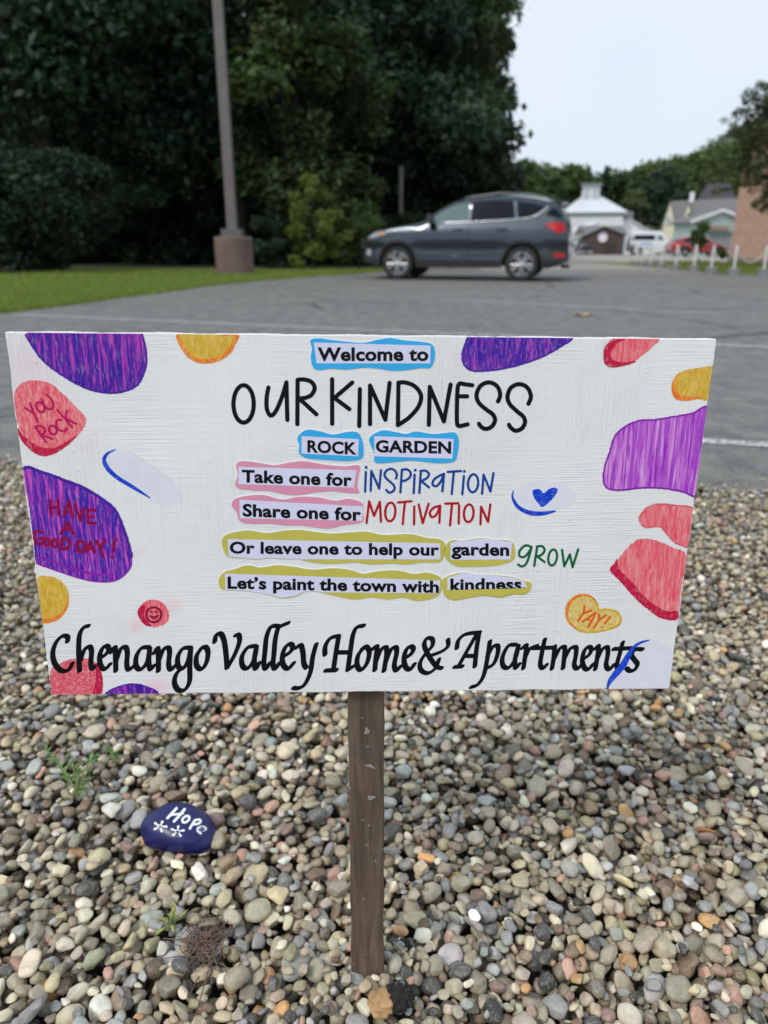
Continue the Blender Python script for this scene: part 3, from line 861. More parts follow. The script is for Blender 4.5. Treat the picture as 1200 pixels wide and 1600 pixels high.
# lamp post
Y = 20.2; bpnt = gp(368, 428.5); Y = bpnt[1]; s = ppm(Y)
base = np.array([bpnt[0], Y, 0.0])
lp = empty("lamp_post", base); tag(lp, 'tall dark bronze lamp post on a round concrete footing beside the lawn', 'lamp post')
m, n, l, b = new_mat("stained_concrete")
v = coords(n, l)
f = noise(n, l, v, 2.2, 5, 0.65)
c = ramp(n, l, f, (0.3, (0.12, 0.075, 0.065)), (0.7, (0.19, 0.135, 0.125)))
l.new(c, b.inputs['Base Color']); b.inputs['Roughness'].default_value = 0.9
bump(n, l, b, noise(n, l, v, 30, 4), 0.4, 0.01)
M_FOOT = m
rb = 29.0 / s
hb = 55.0 / s
G().lathe([(rb, -0.05), (rb, hb - 0.03), (rb - 0.03, hb)], 36).build("concrete_footing", M_FOOT, lp, 'auto')
M_BRZ = simple("bronze_steel", (0.155, 0.135, 0.13), 0.5, 0.3, 0.12)
G().box((0, 0, hb + 0.09), (0.5, 0.5, 0.18), 0.0, 0.97).build("base_cover", simple("base_cover_steel", (0.13, 0.12, 0.12), 0.5, 0.3), lp)
lean = 0.001
H = 8.6
g = G()
w0, w1 = 0.118, 0.10
g.add([(-w0, -w0, hb + .18), (w0, -w0, hb + .18), (w0, w0, hb + .18), (-w0, w0, hb + .18), (-w1 + lean * H, -w1, H), (w1 + lean * H, -w1, H), (w1 + lean * H, w1, H), (-w1 + lean * H, w1, H)],
      [(0, 3, 2, 1), (4, 5, 6, 7), (0, 1, 5, 4), (1, 2, 6, 5), (2, 3, 7, 6), (3, 0, 4, 7)])
g.build("pole", M_BRZ, lp)
g = G(); g.box((lean * H + 0.35, 0, H + 0.02), (0.7, 0.09, 0.09)); g.box((lean * H + 0.85, 0, H + 0.0), (0.7, 0.36, 0.16), 0, 0.9); g.build("lamp_head", M_BRZ, lp)
for sx in (-0.19, 0.19):
    G().lathe([(0.03, 0), (0.03, 0.05)], 8, (sx, -0.2, hb + 0.0)).build("bolt", M_BRZ, lp)

# chain posts
M_PWHITE = simple("weathered_white_paint", (0.62, 0.62, 0.60), 0.55)
M_PBASE = simple("grey_concrete_block", (0.20, 0.20, 0.205), 0.85)
posts = [(1192, 431), (1145, 430.5), (1110, 428), (1083, 424.5), (1055, 420.5), (1033, 416.5), (1016, 413.5), (1003, 411), (994, 409)]
ords = ['rightmost white chain post, beside the right frame edge', 'second white chain post from the right', 'third white chain post from the right, before the round shrub', 'fourth white chain post from the right', 'middle white chain post, before the red car wheel',
        'white chain post before the front of the red car', 'white chain post before the van nose', 'second farthest white chain post before the van', 'farthest white chain post before the van wheel']
tops = []
first = None
for (px, py), lab in zip(posts, ords):
    q = gp(px, py)
    if first is None:
        root = empty("chain_post", (q[0], q[1], terr(q[1])))
        G().lathe([(0.155, 0), (0.145, 0.15), (0.13, 0.165)], 16).build("base", M_PBASE, root, 'auto')
        G().lathe([(0.030, 0.165), (0.030, 0.68), (0.02, 0.70)], 12).build("post", M_PWHITE, root, 'auto')
        G().lathe([(0.038, 0.60), (0.038, 0.64)], 12).build("collar", M_PWHITE, root, 'auto')
        first = root
    else:
        root = first.copy(); COL.objects.link(root); root.location = (q[0], q[1], terr(q[1]))
        for chd in list(first.children):
            c_ = chd.copy(); COL.objects.link(c_); c_.parent = root
    tag(root, lab, 'post', 'white posts holding the chain')
    tops.append(np.array([q[0], q[1], terr(q[1]) + 0.64]))
q = gp(1246, 433); tops.insert(0, np.array([q[0], q[1], 0.64]))
chl = ['chain at the right frame edge, rising from the rightmost post', 'sagging white chain between the two rightmost posts', 'sagging white chain between second and third posts from right', 'sagging white chain between third and fourth posts from right',
       'white chain hanging before the red car', 'white chain nearest the red car rear', 'short chain before the gap of van and red car', 'short white chain before the van nose', 'farthest short white chain before the van']
for k in range(len(tops) - 1):
    a, c_ = tops[k], tops[k + 1]; g = G()
    L0 = np.linalg.norm(c_ - a); sag = 0.33 if k < 5 else 0.28
    nl = int(L0 / 0.055); pts = []
    for i in range(nl + 1):
        t = i / nl; q = a + (c_ - a) * t - a; pts.append((q[0], q[1], q[2] - sag * 4 * t * (1 - t)))
    if k < 4:
        for i in range(nl):
            p0, p1 = Vector(pts[i]), Vector(pts[i + 1]); d = (p1 - p0); mid_ = (p0 + p1) / 2
            sd_ = Vector((0, 0, 1)) if i % 2 else Vector((-d.y, d.x, 0)).normalized()
            d = d.normalized() * 0.036; sd_ = sd_ * 0.02
            ring = [mid_ + d * math.cos(a_) + sd_ * math.sin(a_) for a_ in np.linspace(0, 2 * math.pi, 9)]
            g.tube(ring, 0.007, 4, False)
    else: g.tube(pts, 0.016, 5)
    o = g.build("chain", M_PWHITE, None, True, tuple(a)); tag(o, chl[k], 'chain', 'white chain spans between the posts')

# ================================================================== VEHICLES
M_RUB = simple("tyre_rubber", (0.018, 0.018, 0.019), 0.8, var=0.2)
M_RIM = simple("alloy", (0.66, 0.67, 0.69), 0.35, 0.6, 0.05)
M_BLK = simple("black_plastic", (0.02, 0.02, 0.022), 0.6, var=0.2)
M_CHR = simple("bright_trim", (0.72, 0.73, 0.75), 0.18, 0.9, 0.03)
M_GLF = simple("side_glass_clear", (0.11, 0.165, 0.175), 0.08, var=0.1, spec=0.3)
M_GLR = simple("privacy_glass", (0.008, 0.011, 0.020), 0.12, var=0.1, spec=0.10)
M_RED = simple("red_lens", (0.42, 0.006, 0.010), 0.3, var=0.1, spec=0.3)
M_AMB = simple("amber_lens", (0.7, 0.22, 0.03), 0.2, var=0.1, coat=0.5)
M_LENS = simple("headlamp_lens", (0.35, 0.37, 0.4), 0.08, 0.4, 0.1, coat=0.8)

def vehicle(name, label, cat, loc, yaw, L, W, top, wheels, rw, paint, belt, side_glass, glass_mats, arch=0.07, sill=0.26, tumble=0.40, front_round=0.7, rear_round=0.35, clad=True, ws=None, rg=None):
    """x from nose (0) to tail (L); y=0 on the centre line; near side is -y"""
    root = empty(name, loc, yaw)
    tag(root, label, cat)
    tx = [p[0] for p in top]; tz = [p[1] for p in top]
    ra = rw + arch
    def zt(x): return float(np.interp(x, tx, tz))
    def wd(x, z):
        w = W / 2
        if x < front_round: w *= 1 - 0.30 * ((front_round - x) / front_round) ** 2.4
        if x > L - rear_round: w *= 1 - 0.13 * ((x - L + rear_round) / rear_round) ** 2.0
        if z > belt: w -= (z - belt) * tumble + 0.02
        else: w -= 0.02 * min(1, max(0, (z - (belt - 0.16)) / 0.16)) ** 2
        if z < 0.75: w -= 0.028 * math.exp(-((z - 0.62) / 0.10) ** 2)
        if z < 0.4: w -= 0.25 * (0.4 - z) ** 1.3
        for xw in wheels:
            q = math.hypot(x - xw, z - rw)
            w += 0.022 * math.exp(-((q - ra - 0.02) / 0.09) ** 2)
        return w
    def zb(x):
        z = sill + (0.10 * ((0.45 - x) / 0.45) if x < 0.45 else 0) + (0.14 * ((x - L + 0.4) / 0.4) if x > L - 0.4 else 0)
        for xw in wheels:
            if abs(x - xw) < ra: z = max(z, rw + math.sqrt(max(0, ra * ra - (x - xw) ** 2)))
        return z
    xs = set(np.linspace(0.0, L, 92))
    for xw in wheels:
        for a in np.linspace(0, math.pi, 23): xs.add(xw + (ra - 1e-4) * math.cos(a))
        xs.add(xw + ra + 1e-3); xs.add(xw - ra - 1e-3)
    for p in top: xs.add(p[0])
    xs = sorted(x for x in xs if 0 <= x <= L)
    R1, R2 = 16, 9
    vs = []; fs = []; w = 2 * R1 + R2 - 0
    ring = []
    for x in xs:
        b0, t0 = zb(x), zt(x)
        col = []
        for i in range(R1 + 1):
            t = i / R1; z = b0 + (t0 - b0) * t ** 0.9
            y = wd(x, z)
            if t > 0.86: y -= 0.05 * ((t - 0.86) / 0.14) ** 2
            col.append((y, z))
        yt = col[-1][0]
        full = [(-y, z) for y, z in col]
        for k in range(1, R2):
            u = -1 + 2 * k / R2
            full.append((yt * u, t0 + 0.045 * (1 - abs(u) ** 2.2)))
        full += [(y, z) for y, z in col[::-1]]
        ring.append([(x, y, z) for y, z in full])
    n_ = len(ring[0])
    for r_ in ring: vs += r_
    for i in range(len(ring) - 1):
        for k in range(n_ - 1): fs.append((i * n_ + k, i * n_ + k + 1, (i + 1) * n_ + k + 1, (i + 1) * n_ + k))
    fs.append(tuple(range(n_))); fs.append(tuple(range((len(ring) - 1) * n_, len(ring) * n_))[::-1])
    g = G(); g.add(vs, fs); g.build("body", paint, root, 'auto')
    # floor and wheel wells
    g = G(); g.box((L / 2, 0, (sill + 0.75) / 2 + 0.03), (L - 0.5, W - 0.5, 0.75 - sill)); g.build("underbody", M_BLK, root)

    def side_patch(poly, off, sgn, name, mat, parent, nx=14):
        """a panel following the body side inside a polygon (x,z)"""
        P = np.array(poly); x0, x1 = P[:, 0].min(), P[:, 0].max()
        g = G(); vs_ = []; cols = []
        for i in range(nx + 1):
            x = x0 + (x1 - x0) * (i + 0.0) / nx
            x = min(max(x, x0 + 1e-4), x1 - 1e-4)
            zc = []
            for a in range(len(P)):
                p, q = P[a], P[(a + 1) % len(P)]
                if (p[0] - x) * (q[0] - x) <= 0 and p[0] != q[0]: zc.append(p[1] + (q[1] - p[1]) * (x - p[0]) / (q[0] - p[0]))
            lo, hi = min(zc), max(zc)
            for j in range(7):
                z = lo + (hi - lo) * j / 6
                vs_.append((x, sgn * (wd(x, z) + off), z))
        for i in range(nx):
            for j in range(6): fs_ = (i * 7 + j, i * 7 + j + 1, (i + 1) * 7 + j + 1, (i + 1) * 7 + j); cols.append(fs_)
        g.add(vs_, cols); return g.build(name, mat, parent, True)
    def top_patch(x0, x1, yk, off, name, mat):
        g = G(); vs_ = []; f_ = []
        nx = 8
        for i in range(nx + 1):
            x = x0 + (x1 - x0) * i / nx; z = zt(x); yt = wd(x, z) - 0.05
            for k in range(9):
                u = -1 + 2 * k / 8
                vs_.append((x, yt * u * yk, z + 0.045 * (1 - abs(u * yk) ** 2.2) + off))
        for i in range(nx):
            for k in range(8): f_.append((i * 9 + k, i * 9 + k + 1, (i + 1) * 9 + k + 1, (i + 1) * 9 + k))
        g.add(vs_, f_); return g.build(name, mat, root, True)
    for sgn in (-1, 1):
        for poly, mt in zip(side_glass, glass_mats):
            side_patch(poly, 0.006, sgn, "side_window", mt, root)
        if clad:
            for xw in wheels:
                g = G(); vs_ = []; f_ = []
                for i, a in enumerate(np.linspace(-0.12, math.pi + 0.12, 25)):
                    for rr in (ra - 0.012, ra + 0.05):
                        x = xw + rr * math.cos(a); z = rw + rr * math.sin(a)
                        vs_.append((x, sgn * (wd(x, z) + 0.012), z))
                f_ = [(2 * i, 2 * i + 1, 2 * i + 3, 2 * i + 2) for i in range(24)]
                g.add(vs_, f_); g.build("wheel_arch", M_BLK, root, True)
            side_patch([(wheels[0] + ra + .03, sill), (wheels[1] - ra - .03, sill), (wheels[1] - ra - .03, sill + .13), (wheels[0] + ra + .03, sill + .13)], 0.012, sgn, "sill_cladding", M_BLK, root)
    if ws: top_patch(ws[0], ws[1], 0.93, 0.006, "windscreen", M_GLR)
    if rg: top_patch(rg[0], rg[1], 0.88, 0.006, "rear_window", M_GLR)
    return root, wd, zt, side_patch

def wheel(root, x, y, r, w=0.22, spokes=10):
    e = empty("wheel", (0, 0, 0)); e.parent = root
    sgn = -1 if y < 0 else 1
    prof = [(r * .66, -w / 2), (r * .93, -w / 2), (r, -w / 2 + .035), (r, w / 2 - .035), (r * .93, w / 2), (r * .66, w / 2)]
    G().lathe(prof, 36, (x, y, r), 'y').build("tyre", M_RUB, e, 'auto')
    g = G()
    yo = y + sgn * (w / 2 - 0.03)
    g.lathe([(r * .70, 0), (r * .70, sgn * .03), (r * .63, sgn * .03), (r * .61, 0)], 36, (x, yo, r), 'y')
    for k in range(spokes):
        a = 2 * math.pi * k / spokes + (0.10 if k % 2 else -0.10)
        ca, sa = math.cos(a), math.sin(a)
        p0 = (x + ca * r * .10, yo + sgn * .015, r + sa * r * .10); p1 = (x + ca * r * .65, yo + sgn * .012, r + sa * r * .65)
        g.tube([p0, p1], [r * .055, r * .07], 6)
    g.lathe([(r * .16, 0), (r * .14, sgn * .04)], 16, (x, yo, r), 'y')
    g.build("rim", M_RIM, e, 'auto')
    G().lathe([(r * .64, 0), (r * .64, -sgn * .02)], 24, (x, yo - sgn * 0.06, r), 'y').build("brake_disc", simple("dark_hub", (0.05, 0.05, 0.055), 0.5, 0.5), e)

# grey SUV
PAINT = simple("slate_metallic_paint", (0.034, 0.046, 0.062), 0.22, 0.75, 0.06, coat=0.9)
fw_, rw_ = gp(628, 432), gp(821, 438.5)
d = rw_ - fw_; yaw = math.atan2(d[1], d[0])
yaw = -R(16)
WB = 2.69; NOSE = 0.87; L = 4.52; Wc = 1.84
ax = np.array([math.cos(yaw), math.sin(yaw), 0]); ay = np.array([-math.sin(yaw), math.cos(yaw), 0])
near_rear = gp(821, 439.5); 
loc = near_rear + np.array([-0.10, 0, 0]) - ax * (NOSE + WB) + ay * (Wc / 2 - 0.08)
loc[2] = 0.004
top = [(0, .66), (.03, .80), (.10, .92), (.35, 1.01), (.8, 1.08), (1.25, 1.14), (1.42, 1.19), (1.75, 1.42), (2.08, 1.58), (2.45, 1.65), (2.9, 1.685), (3.4, 1.665), (3.85, 1.605), (4.12, 1.545), (4.24, 1.495), (4.35, 1.33), (4.43, 1.17), (4.46, 1.02), (4.48, .80), (4.52, .62), (4.52, .42)]
zg = [(1.55, 1.165), (1.62, 1.25), (1.80, 1.38), (2.05, 1.50), (2.38, 1.565), (2.38, 1.175)]
zg2 = [(2.44, 1.16), (2.44, 1.57), (2.9, 1.60), (3.30, 1.58), (3.36, 1.24), (3.2, 1.22)]
zg3 = [(3.42, 1.225), (3.36, 1.572), (3.75, 1.52), (3.99, 1.455), (3.80, 1.30), (3.66, 1.25)]
suv, wd, zt, patch = vehicle("grey_car", 'dark grey SUV parked side-on in the lot facing left', 'car', loc, yaw, L, Wc, top, (NOSE, NOSE + WB), 0.35, PAINT, 0.98, [zg, zg2, zg3], [M_GLF, M_GLR, M_GLR], ws=(1.50, 2.10), rg=(4.17, 4.40))
for sgn in (-1, 1):
    for xw in (NOSE, NOSE + WB): wheel(suv, xw, sgn * (Wc / 2 - 0.10), 0.35)
    # chrome belt line, kicked up at the rear
    g = G(); pts = [(1.50, 1.155), (2.0, 1.16), (2.6, 1.175), (3.2, 1.205), (3.62, 1.235), (3.80, 1.29), (3.93, 1.38), (4.02, 1.48)]
    g.tube([(x, sgn * (wd(x, z) + 0.010), z) for x, z in pts], [0.017] * 5 + [0.022, 0.022, 0.012], 6); g.build("belt_trim", M_CHR, suv, True)
    patch([(3.98, 1.30), (4.08, 1.44), (4.18, 1.42), (4.31, 1.26), (4.24, 1.24)], 0.006, sgn, "quarter_glass", M_GLR, suv, 6)
    patch([(3.98, 1.12), (4.10, 1.155), (4.36, 1.15), (4.40, 1.0), (4.30, .94), (4.18, .98)], 0.014, sgn, "taillight", M_RED, suv, 10)
    patch([(4.22, .48), (4.42, .48), (4.42, .56), (4.22, .56)], 0.014, sgn, "rear_reflector", M_RED, suv, 5)
    patch([(0.16, .86), (0.36, .98), (0.66, 1.0), (0.60, .93), (0.32, .86)], 0.014, sgn, "headlight", M_LENS, suv, 8)
    patch([(0.42, .90), (0.56, .93), (0.58, .98), (0.44, .965)], 0.022, sgn, "indicator", M_AMB, suv, 5)
    patch([(0.10, .50), (0.24, .50), (0.24, .62), (0.12, .62)], 0.018, sgn, "fog_light", M_LENS, suv, 5)
    patch([(0.02, .36), (0.42, .36), (0.30, .62), (0.04, .74)], 0.012, sgn, "lower_bumper", M_BLK, suv, 8)
    patch([(4.02, .40), (4.50, .44), (4.50, .70), (4.02, .58)], 0.010, sgn, "rear_bumper_cladding", M_BLK, suv, 8)
    for xs_ in ((1.42, 1.50), (2.41, 2.41), (3.32, 3.20)):
        g = G(); pts = []
        for t in np.linspace(0, 1, 9):
            z = .42 + (1.16 - .42) * t; x = xs_[0] + (xs_[1] - xs_[0]) * t; pts.append((x, sgn * (wd(x, z) + 0.001), z))
        g.tube(pts, 0.006, 4); g.build("door_seam", M_BLK, suv)
    for xh in (2.18, 3.10):
        g = G(); z = 1.03; g.tube([(xh - .10, sgn * (wd(xh, z) + .004), z), (xh - .07, sgn * (wd(xh, z) + .035), z), (xh + .09, sgn * (wd(xh, z) + .035), z + .005), (xh + .12, sgn * (wd(xh, z) + .004), z + .005)], 0.013, 6)
        g.build("door_handle", PAINT, suv, True)
    g = G(); z = 1.19; x = 1.62; y0 = sgn * wd(x, 1.17)
    g.box((x - .02, y0 + sgn * .05, 1.17), (0.06, .10, .05)); g.box((x - .02, y0 + sgn * .16, 1.25), (.13, .2, .17), 0, .85)
    mo = g.build("side_mirror", M_BLK, suv)
    pass
    g = G(); pts = [(2.25, 1.62), (2.4, 1.655), (3.0, 1.72), (3.6, 1.69), (3.96, 1.62), (4.04, 1.575)]
    g.tube([(x, sgn * (wd(x, zt(x)) - 0.06), z + 0.015) for x, z in pts], 0.017, 6); g.build("roof_rail", simple("satin_grey_rail", (0.25, 0.26, 0.27), 0.5, 0.4), suv, True)
    g = G(); pts = [(1.3, .50), (2.2, .505), (3.1, .53)]
    g.tube([(x, sgn * (wd(x, z) + 0.008), z) for x, z in pts], 0.010, 5); g.build("door_crease_trim", M_CHR if False else PAINT, suv, True)
g = G(); g.box((4.20, 0, 1.555), (0.34, 1.22, 0.035)); g.build("rear_spoiler", PAINT, suv)
g = G(); g.box((-0.0, 0, .74), (0.07, 1.1, .22)); g.build("grille", M_BLK, suv)
for k in range(3):
    g = G(); g.box((-0.04, 0, .68 + .06 * k), (0.02, 1.05, .018)); g.build("grille_bar", M_CHR, suv)
g = G(); g.box((4.54, 0, .82), (0.015, 0.32, .16)); g.build("number_plate", M_PWHITE, suv)
g = G(); g.lathe([(0.04, -0.10), (0.04, 0.10)], 10, (0, 0, 0)); 
g = G(); g.tube([(4.35, -.62, .30), (4.53, -.62, .30)], .04, 10); g.build("exhaust", M_BLK, suv, True)

# red car
RP = simple("red_paint", (0.30, 0.02, 0.025), 0.3, 0.3, 0.05, coat=0.8)
Y = 60.0; a = at(1055, 400, Y); L2 = 4.55
top2 = [(0, .60), (.06, .75), (.3, .82), (.9, .97), (1.2, 1.02), (1.5, 1.2), (1.95, 1.45), (2.5, 1.50), (3.2, 1.48), (3.8, 1.36), (4.2, 1.20), (4.42, 1.0), (4.52, .8), (4.55, .5)]
# nose to the right: turn it round
rl_ = np.array([a[0] + L2, Y, terr(Y) + 0.012])
red, wd2, zt2, patch2 = vehicle("red_car", 'red hatchback parked beyond the chain posts, nose to the right', 'car', rl_ + np.array([0, 1.8, 0]), math.pi, L2, 1.8, top2, (.85, 3.5), 0.34, RP, 0.95,
    [[(1.45, 1.03), (1.95, 1.38), (2.45, 1.42), (2.45, 1.04)], [(2.5, 1.04), (2.5, 1.42), (3.2, 1.40), (3.7, 1.28), (3.75, 1.12), (3.4, 1.06)]], [M_GLR, M_GLR], ws=(1.3, 1.93), rg=(3.85, 4.3))
for sgn in (-1, 1):
    for xw in (.85, 3.5): wheel(red, xw, sgn * .80, .34)
    patch2([(4.1, .85), (4.1, 1.02), (4.42, .98), (4.45, .84)], .012, sgn, "taillight", simple("orange_red_lens", (0.65, 0.08, 0.03), 0.2), red, 6)
    patch2([(0.15, .66), (0.5, .82), (0.7, .84), (0.4, .68)], .012, sgn, "headlight", M_LENS, red, 6)
    g = G(); g.tube([(x, sgn * (wd2(x, z) + .008), z) for x, z in [(1.4, 1.02), (2.5, 1.03), (3.4, 1.05), (3.8, 1.12)]], .014, 5); g.build("belt_trim", M_CHR, red)
# white van
VP = simple("white_van_paint", (0.70, 0.73, 0.76), 0.35, var=0.03, coat=0.5)
Y = 88.0; a = at(989, 398, Y); b_ = at(1060, 398, Y); L3 = (b_ - a)[0]
k = L3 / 5.4
top3 = [(0, .7), (.08, .95), (.5, 1.15), (.9, 1.25), (1.1, 1.4), (1.7, 2.1), (2.0, 2.22), (5.0, 2.25), (5.3, 2.2), (5.4, 1.9), (5.4, .6)]
top3 = [(x * k, z * 1.12) for x, z in top3]
van, wd3, zt3, patch3 = vehicle("white_van", 'white passenger van with long dark windows and blue side lettering', 'van', np.array([b_[0], Y + 2.0, terr(Y) + 0.012]), math.pi, L3, 2.0, top3, (1.0 * k, 4.2 * k), 0.36, VP, 1.35,
    [[(1.45 * k, 1.55), (1.85 * k, 2.05), (2.3 * k, 2.05), (2.3 * k, 1.5)], [(2.6 * k, 1.55), (2.6 * k, 2.1), (5.1 * k, 2.1), (5.1 * k, 1.55)]], [M_GLF, M_GLR], tumble=0.12, clad=False, ws=(1.15 * k, 1.68 * k))
for sgn in (-1, 1):
    for xw in (1.0 * k, 4.2 * k): wheel(van, xw, sgn * .88, .36, spokes=8)
    patch3([(2.5 * k, .62), (2.5 * k, .70), (5.3 * k, .70), (5.3 * k, .62)], .01, sgn, "side_stripe", M_BLK, van, 8)
M_BLUE = simple("blue_vinyl", (0.10, 0.22, 0.55), 0.4)
# blurred blue name on its near side (characters not legible in the photograph)
for i in range(7):
    x = (2.95 + i * .22) * k
    g = G(); z0_ = 1.0
    y_ = (wd3(x, 1.15) + .012)
    for (dx, dz, w_, h_) in ((-.06, 0, .04, .30), (.05, 0, .04, .30 if i % 2 else .16), (0, .13 * (1 if i % 3 else -1), .13, .045)):
        g.box((x + dx, y_, 1.18 + dz), (w_, .008, h_))
    g.build("lettering", M_BLUE, van)
# dark motorcycle left of the garage
def motorbike(loc, yaw, label, lean):
    r_ = empty("motorcycle", loc, yaw); tag(r_, label, 'motorcycle', 'motorcycles beside the brown shed')
    for x in (-.72, .72):
        w_ = empty("wheel", (0, 0, 0)); w_.parent = r_
        g = G(); g.tube([(x + .30 * math.cos(a), 0, .32 + .30 * math.sin(a)) for a in np.linspace(0, 2 * math.pi, 21)], .06, 6, False); g.build("tyre", M_RUB, w_, True)
        g = G(); g.tube([(x + .24 * math.cos(a), 0, .32 + .24 * math.sin(a)) for a in np.linspace(0, 2 * math.pi, 17)], .018, 5, False)
        for a in np.linspace(0, math.pi, 5)[:-1]: g.tube([(x - .24 * math.cos(a), 0, .32 - .24 * math.sin(a)), (x + .24 * math.cos(a), 0, .32 + .24 * math.sin(a))], .012, 4)
        g.build("rim", M_RIM, w_)
    g = G(); g.tube([(-.55, 0, .75), (-.2, 0, .95), (.15, 0, .98), (.45, 0, .88)], [.10, .17, .16, .07], 10); g.build("fuel_tank", simple("dark_blue_tank", (.05, .06, .10), .3, coat=.6), r_, True)
    g = G(); g.tube([(.2, 0, .80), (.55, 0, .78), (.85, 0, .86)], [.12, .14, .07], 8); g.build("saddle", M_BLK, r_, True)
    G().box((-.02, 0, .50), (.5, .3, .42), 0, .8).build("engine", M_BLK, r_)
    for sgn in (-1, 1):
        g = G(); g.tube([(-.72, sgn * .08, .32), (-.45, sgn * .08, 1.0)], .03, 6); g.build("fork", M_CHR, r_)
        g = G(); g.tube([(-.1, sgn * .17, .35), (.4, sgn * .2, .28), (.95, sgn * .2, .32)], [.04, .05, .06], 7); g.build("exhaust", M_CHR, r_, True)
    g = G(); g.tube([(-.25, -.38, 1.12), (-.42, -.15, 1.05), (-.42, .15, 1.05), (-.25, .38, 1.12)], .018, 6); g.build("handlebar", M_CHR, r_, True)
    g = G(); g.lathe([(.09, 0), (.11, .08), (.06, .16)], 12, (-.55, 0, .86)); g.build("headlight", M_LENS, r_, True)
    g = G(); g.tube([(-.42, 0, 1.05), (-.52, 0, 1.25), (-.48, 0, 1.42)], [.02, .14, .10], 6); g.build("windshield", M_GLF, r_, True)
Y = 84.0
for (px, yw, lab) in ((913, R(20), 'silver and dark motorcycle parked before the left wall of the brown shed'), (900, R(-15), 'dark motorcycle half hidden behind the tail of the grey car')):
    q = at(px, 396, Y); motorbike((q[0], Y, terr(Y) + .012), yw, lab, 0)

# person in white beside the van
def person(loc, yaw):
    r_ = empty("person", loc, yaw); tag(r_, 'dark haired person in a white top standing behind the white van', 'person')
    J = {'pelvis': (0, 0, .93), 'chest': (0, 0, 1.22), 'neck': (0, 0, 1.45), 'head': (0, -.01, 1.56), 'crown': (0, 0, 1.68)}
    vs = [(0, 0, .95), (0, 0, 1.10), (0, 0, 1.30), (0, -.005, 1.46), (0, -.015, 1.56), (0, -.01, 1.66)]
    rad = [(.155, .11), (.13, .10), (.165, .11), (.055, .055), (.085, .10), (.08, .09)]
    ed = [(0, 1), (1, 2), (2, 3), (3, 4), (4, 5)]
    for s in (-1, 1):
        k = len(vs)
        vs += [(s * .10, 0, .88), (s * .11, -.02 + .03 * s, .50), (s * .12, .02 + .03 * s, .09), (s * .13, -.12 + .03 * s, .04)]
        rad += [(.09, .09), (.062, .065), (.04, .045), (.04, .03)]
        ed += [(0, k), (k, k + 1), (k + 1, k + 2), (k + 2, k + 3)]
        k = len(vs)
        vs += [(s * .19, 0, 1.38), (s * .25, .02, 1.12), (s * .23, -.10, .88), (s * .225, -.13, .80)]
        rad += [(.055, .055), (.042, .042), (.03, .03), (.032, .022)]
        ed += [(2, k), (k, k + 1), (k + 1, k + 2), (k + 2, k + 3)]
    me = bpy.data.meshes.new("body"); me.from_pydata(vs, ed, [])
    o = link("body", me, r_)
    md = o.modifiers.new("s", 'SKIN'); sm = o.modifiers.new("u", 'SUBSURF'); sm.levels = 1; sm.render_levels = 1
    me = o.data
    for i, q in enumerate(rad): me.skin_vertices[0].data[i].radius = q
    me.skin_vertices[0].data[0].use_root = True
    md.use_smooth_shade = True
    me.materials.append(simple("skin", (.32, .19, .13), .6))
    M_SH = simple("white_cloth", (.7, .7, .72), .8); M_TR = simple("dark_trousers", (.04, .045, .06), .85)
    g = G(); g.tube([(0, 0, .90), (0, 0, 1.1), (0, 0, 1.32), (0, 0, 1.44)], [.185, .165, .20, .09], 16); g.build("shirt", M_SH, r_, True)
    for s in (-1, 1):
        g = G(); g.tube([(s * .14, 0, 1.39), (s * .215, .005, 1.30), (s * .25, .018, 1.14)], [.075, .068, .065], 10); g.build("sleeve", M_SH, r_, True)
        g = G(); g.tube([(s * .09, 0, .93), (s * .11, -.02 + .03 * s, .50), (s * .12, .02 + .03 * s, .10)], [.115, .085, .065], 12); g.build("trouser_leg", M_TR, r_, True)
        g = G(); g.tube([(s * .12, .06 + .03 * s, .05), (s * .13, -.16 + .03 * s, .04)], [.05, .04], 8); g.build("shoe", M_BLK, r_, True)
    g = G(); g.lathe([(.02, -.13), (.10, -.10), (.115, .0), (.10, .08), (.04, .12)], 14, (0, .03, 1.60)); g.build("hair", simple("dark_hair", (.02, .015, .012), .7), r_, True)
q = at(987, 397, 80.0)
person((q[0], 80.0, terr(80.0) + .012), R(20))

# ================================================================== GRAVEL
m, n, l, b = new_mat("grit_soil")
v = coords(n, l)
f = noise(n, l, v, 260, 3, 0.7)
l.new(ramp(n, l, f, (0.3, (0.02, 0.017, 0.014)), (0.55, (0.07, 0.06, 0.05)), (0.75, (0.16, 0.145, 0.125))), b.inputs['Base Color'])
b.inputs['Roughness'].default_value = 0.95
bump(n, l, b, f, 1.0, 0.004)
M_GRIT = m
GZ = -0.052
vs = []; fs = []
X = np.sort(np.concatenate([np.linspace(-2.6, 2.6, 40), np.linspace(-0.2, 0.18, 20)]))
for i, t in enumerate(np.sort(np.concatenate([np.linspace(0, 1, 24), np.linspace(0.12, 0.28, 16)]))):
    for x in X:
        ye = lot_edge_y(x) + 0.03; y = 0.1 + (ye - 0.1) * t
        zz = GZ + (0.045 * max(0, (t - 0.93) / 0.07)) + 0.050 * math.exp(-((x + 0.02) ** 2 + (y - 0.60) ** 2) / 0.10 ** 2)
        vs.append((x, y, zz + 0.004 * mnoise.noise(Vector((x * 6, y * 6, 0)))))
for i in range(39):
    for k in range(59): fs.append((i * 60 + k, i * 60 + k + 1, (i + 1) * 60 + k + 1, (i + 1) * 60 + k))
me = bpy.data.meshes.new("gravel_bed"); me.from_pydata(vs, [], fs); me.materials.append(M_GRIT)
me.polygons.foreach_set('use_smooth', [True] * len(me.polygons))
gravel_bed = tag(link("gravel_bed", me), kind='structure')

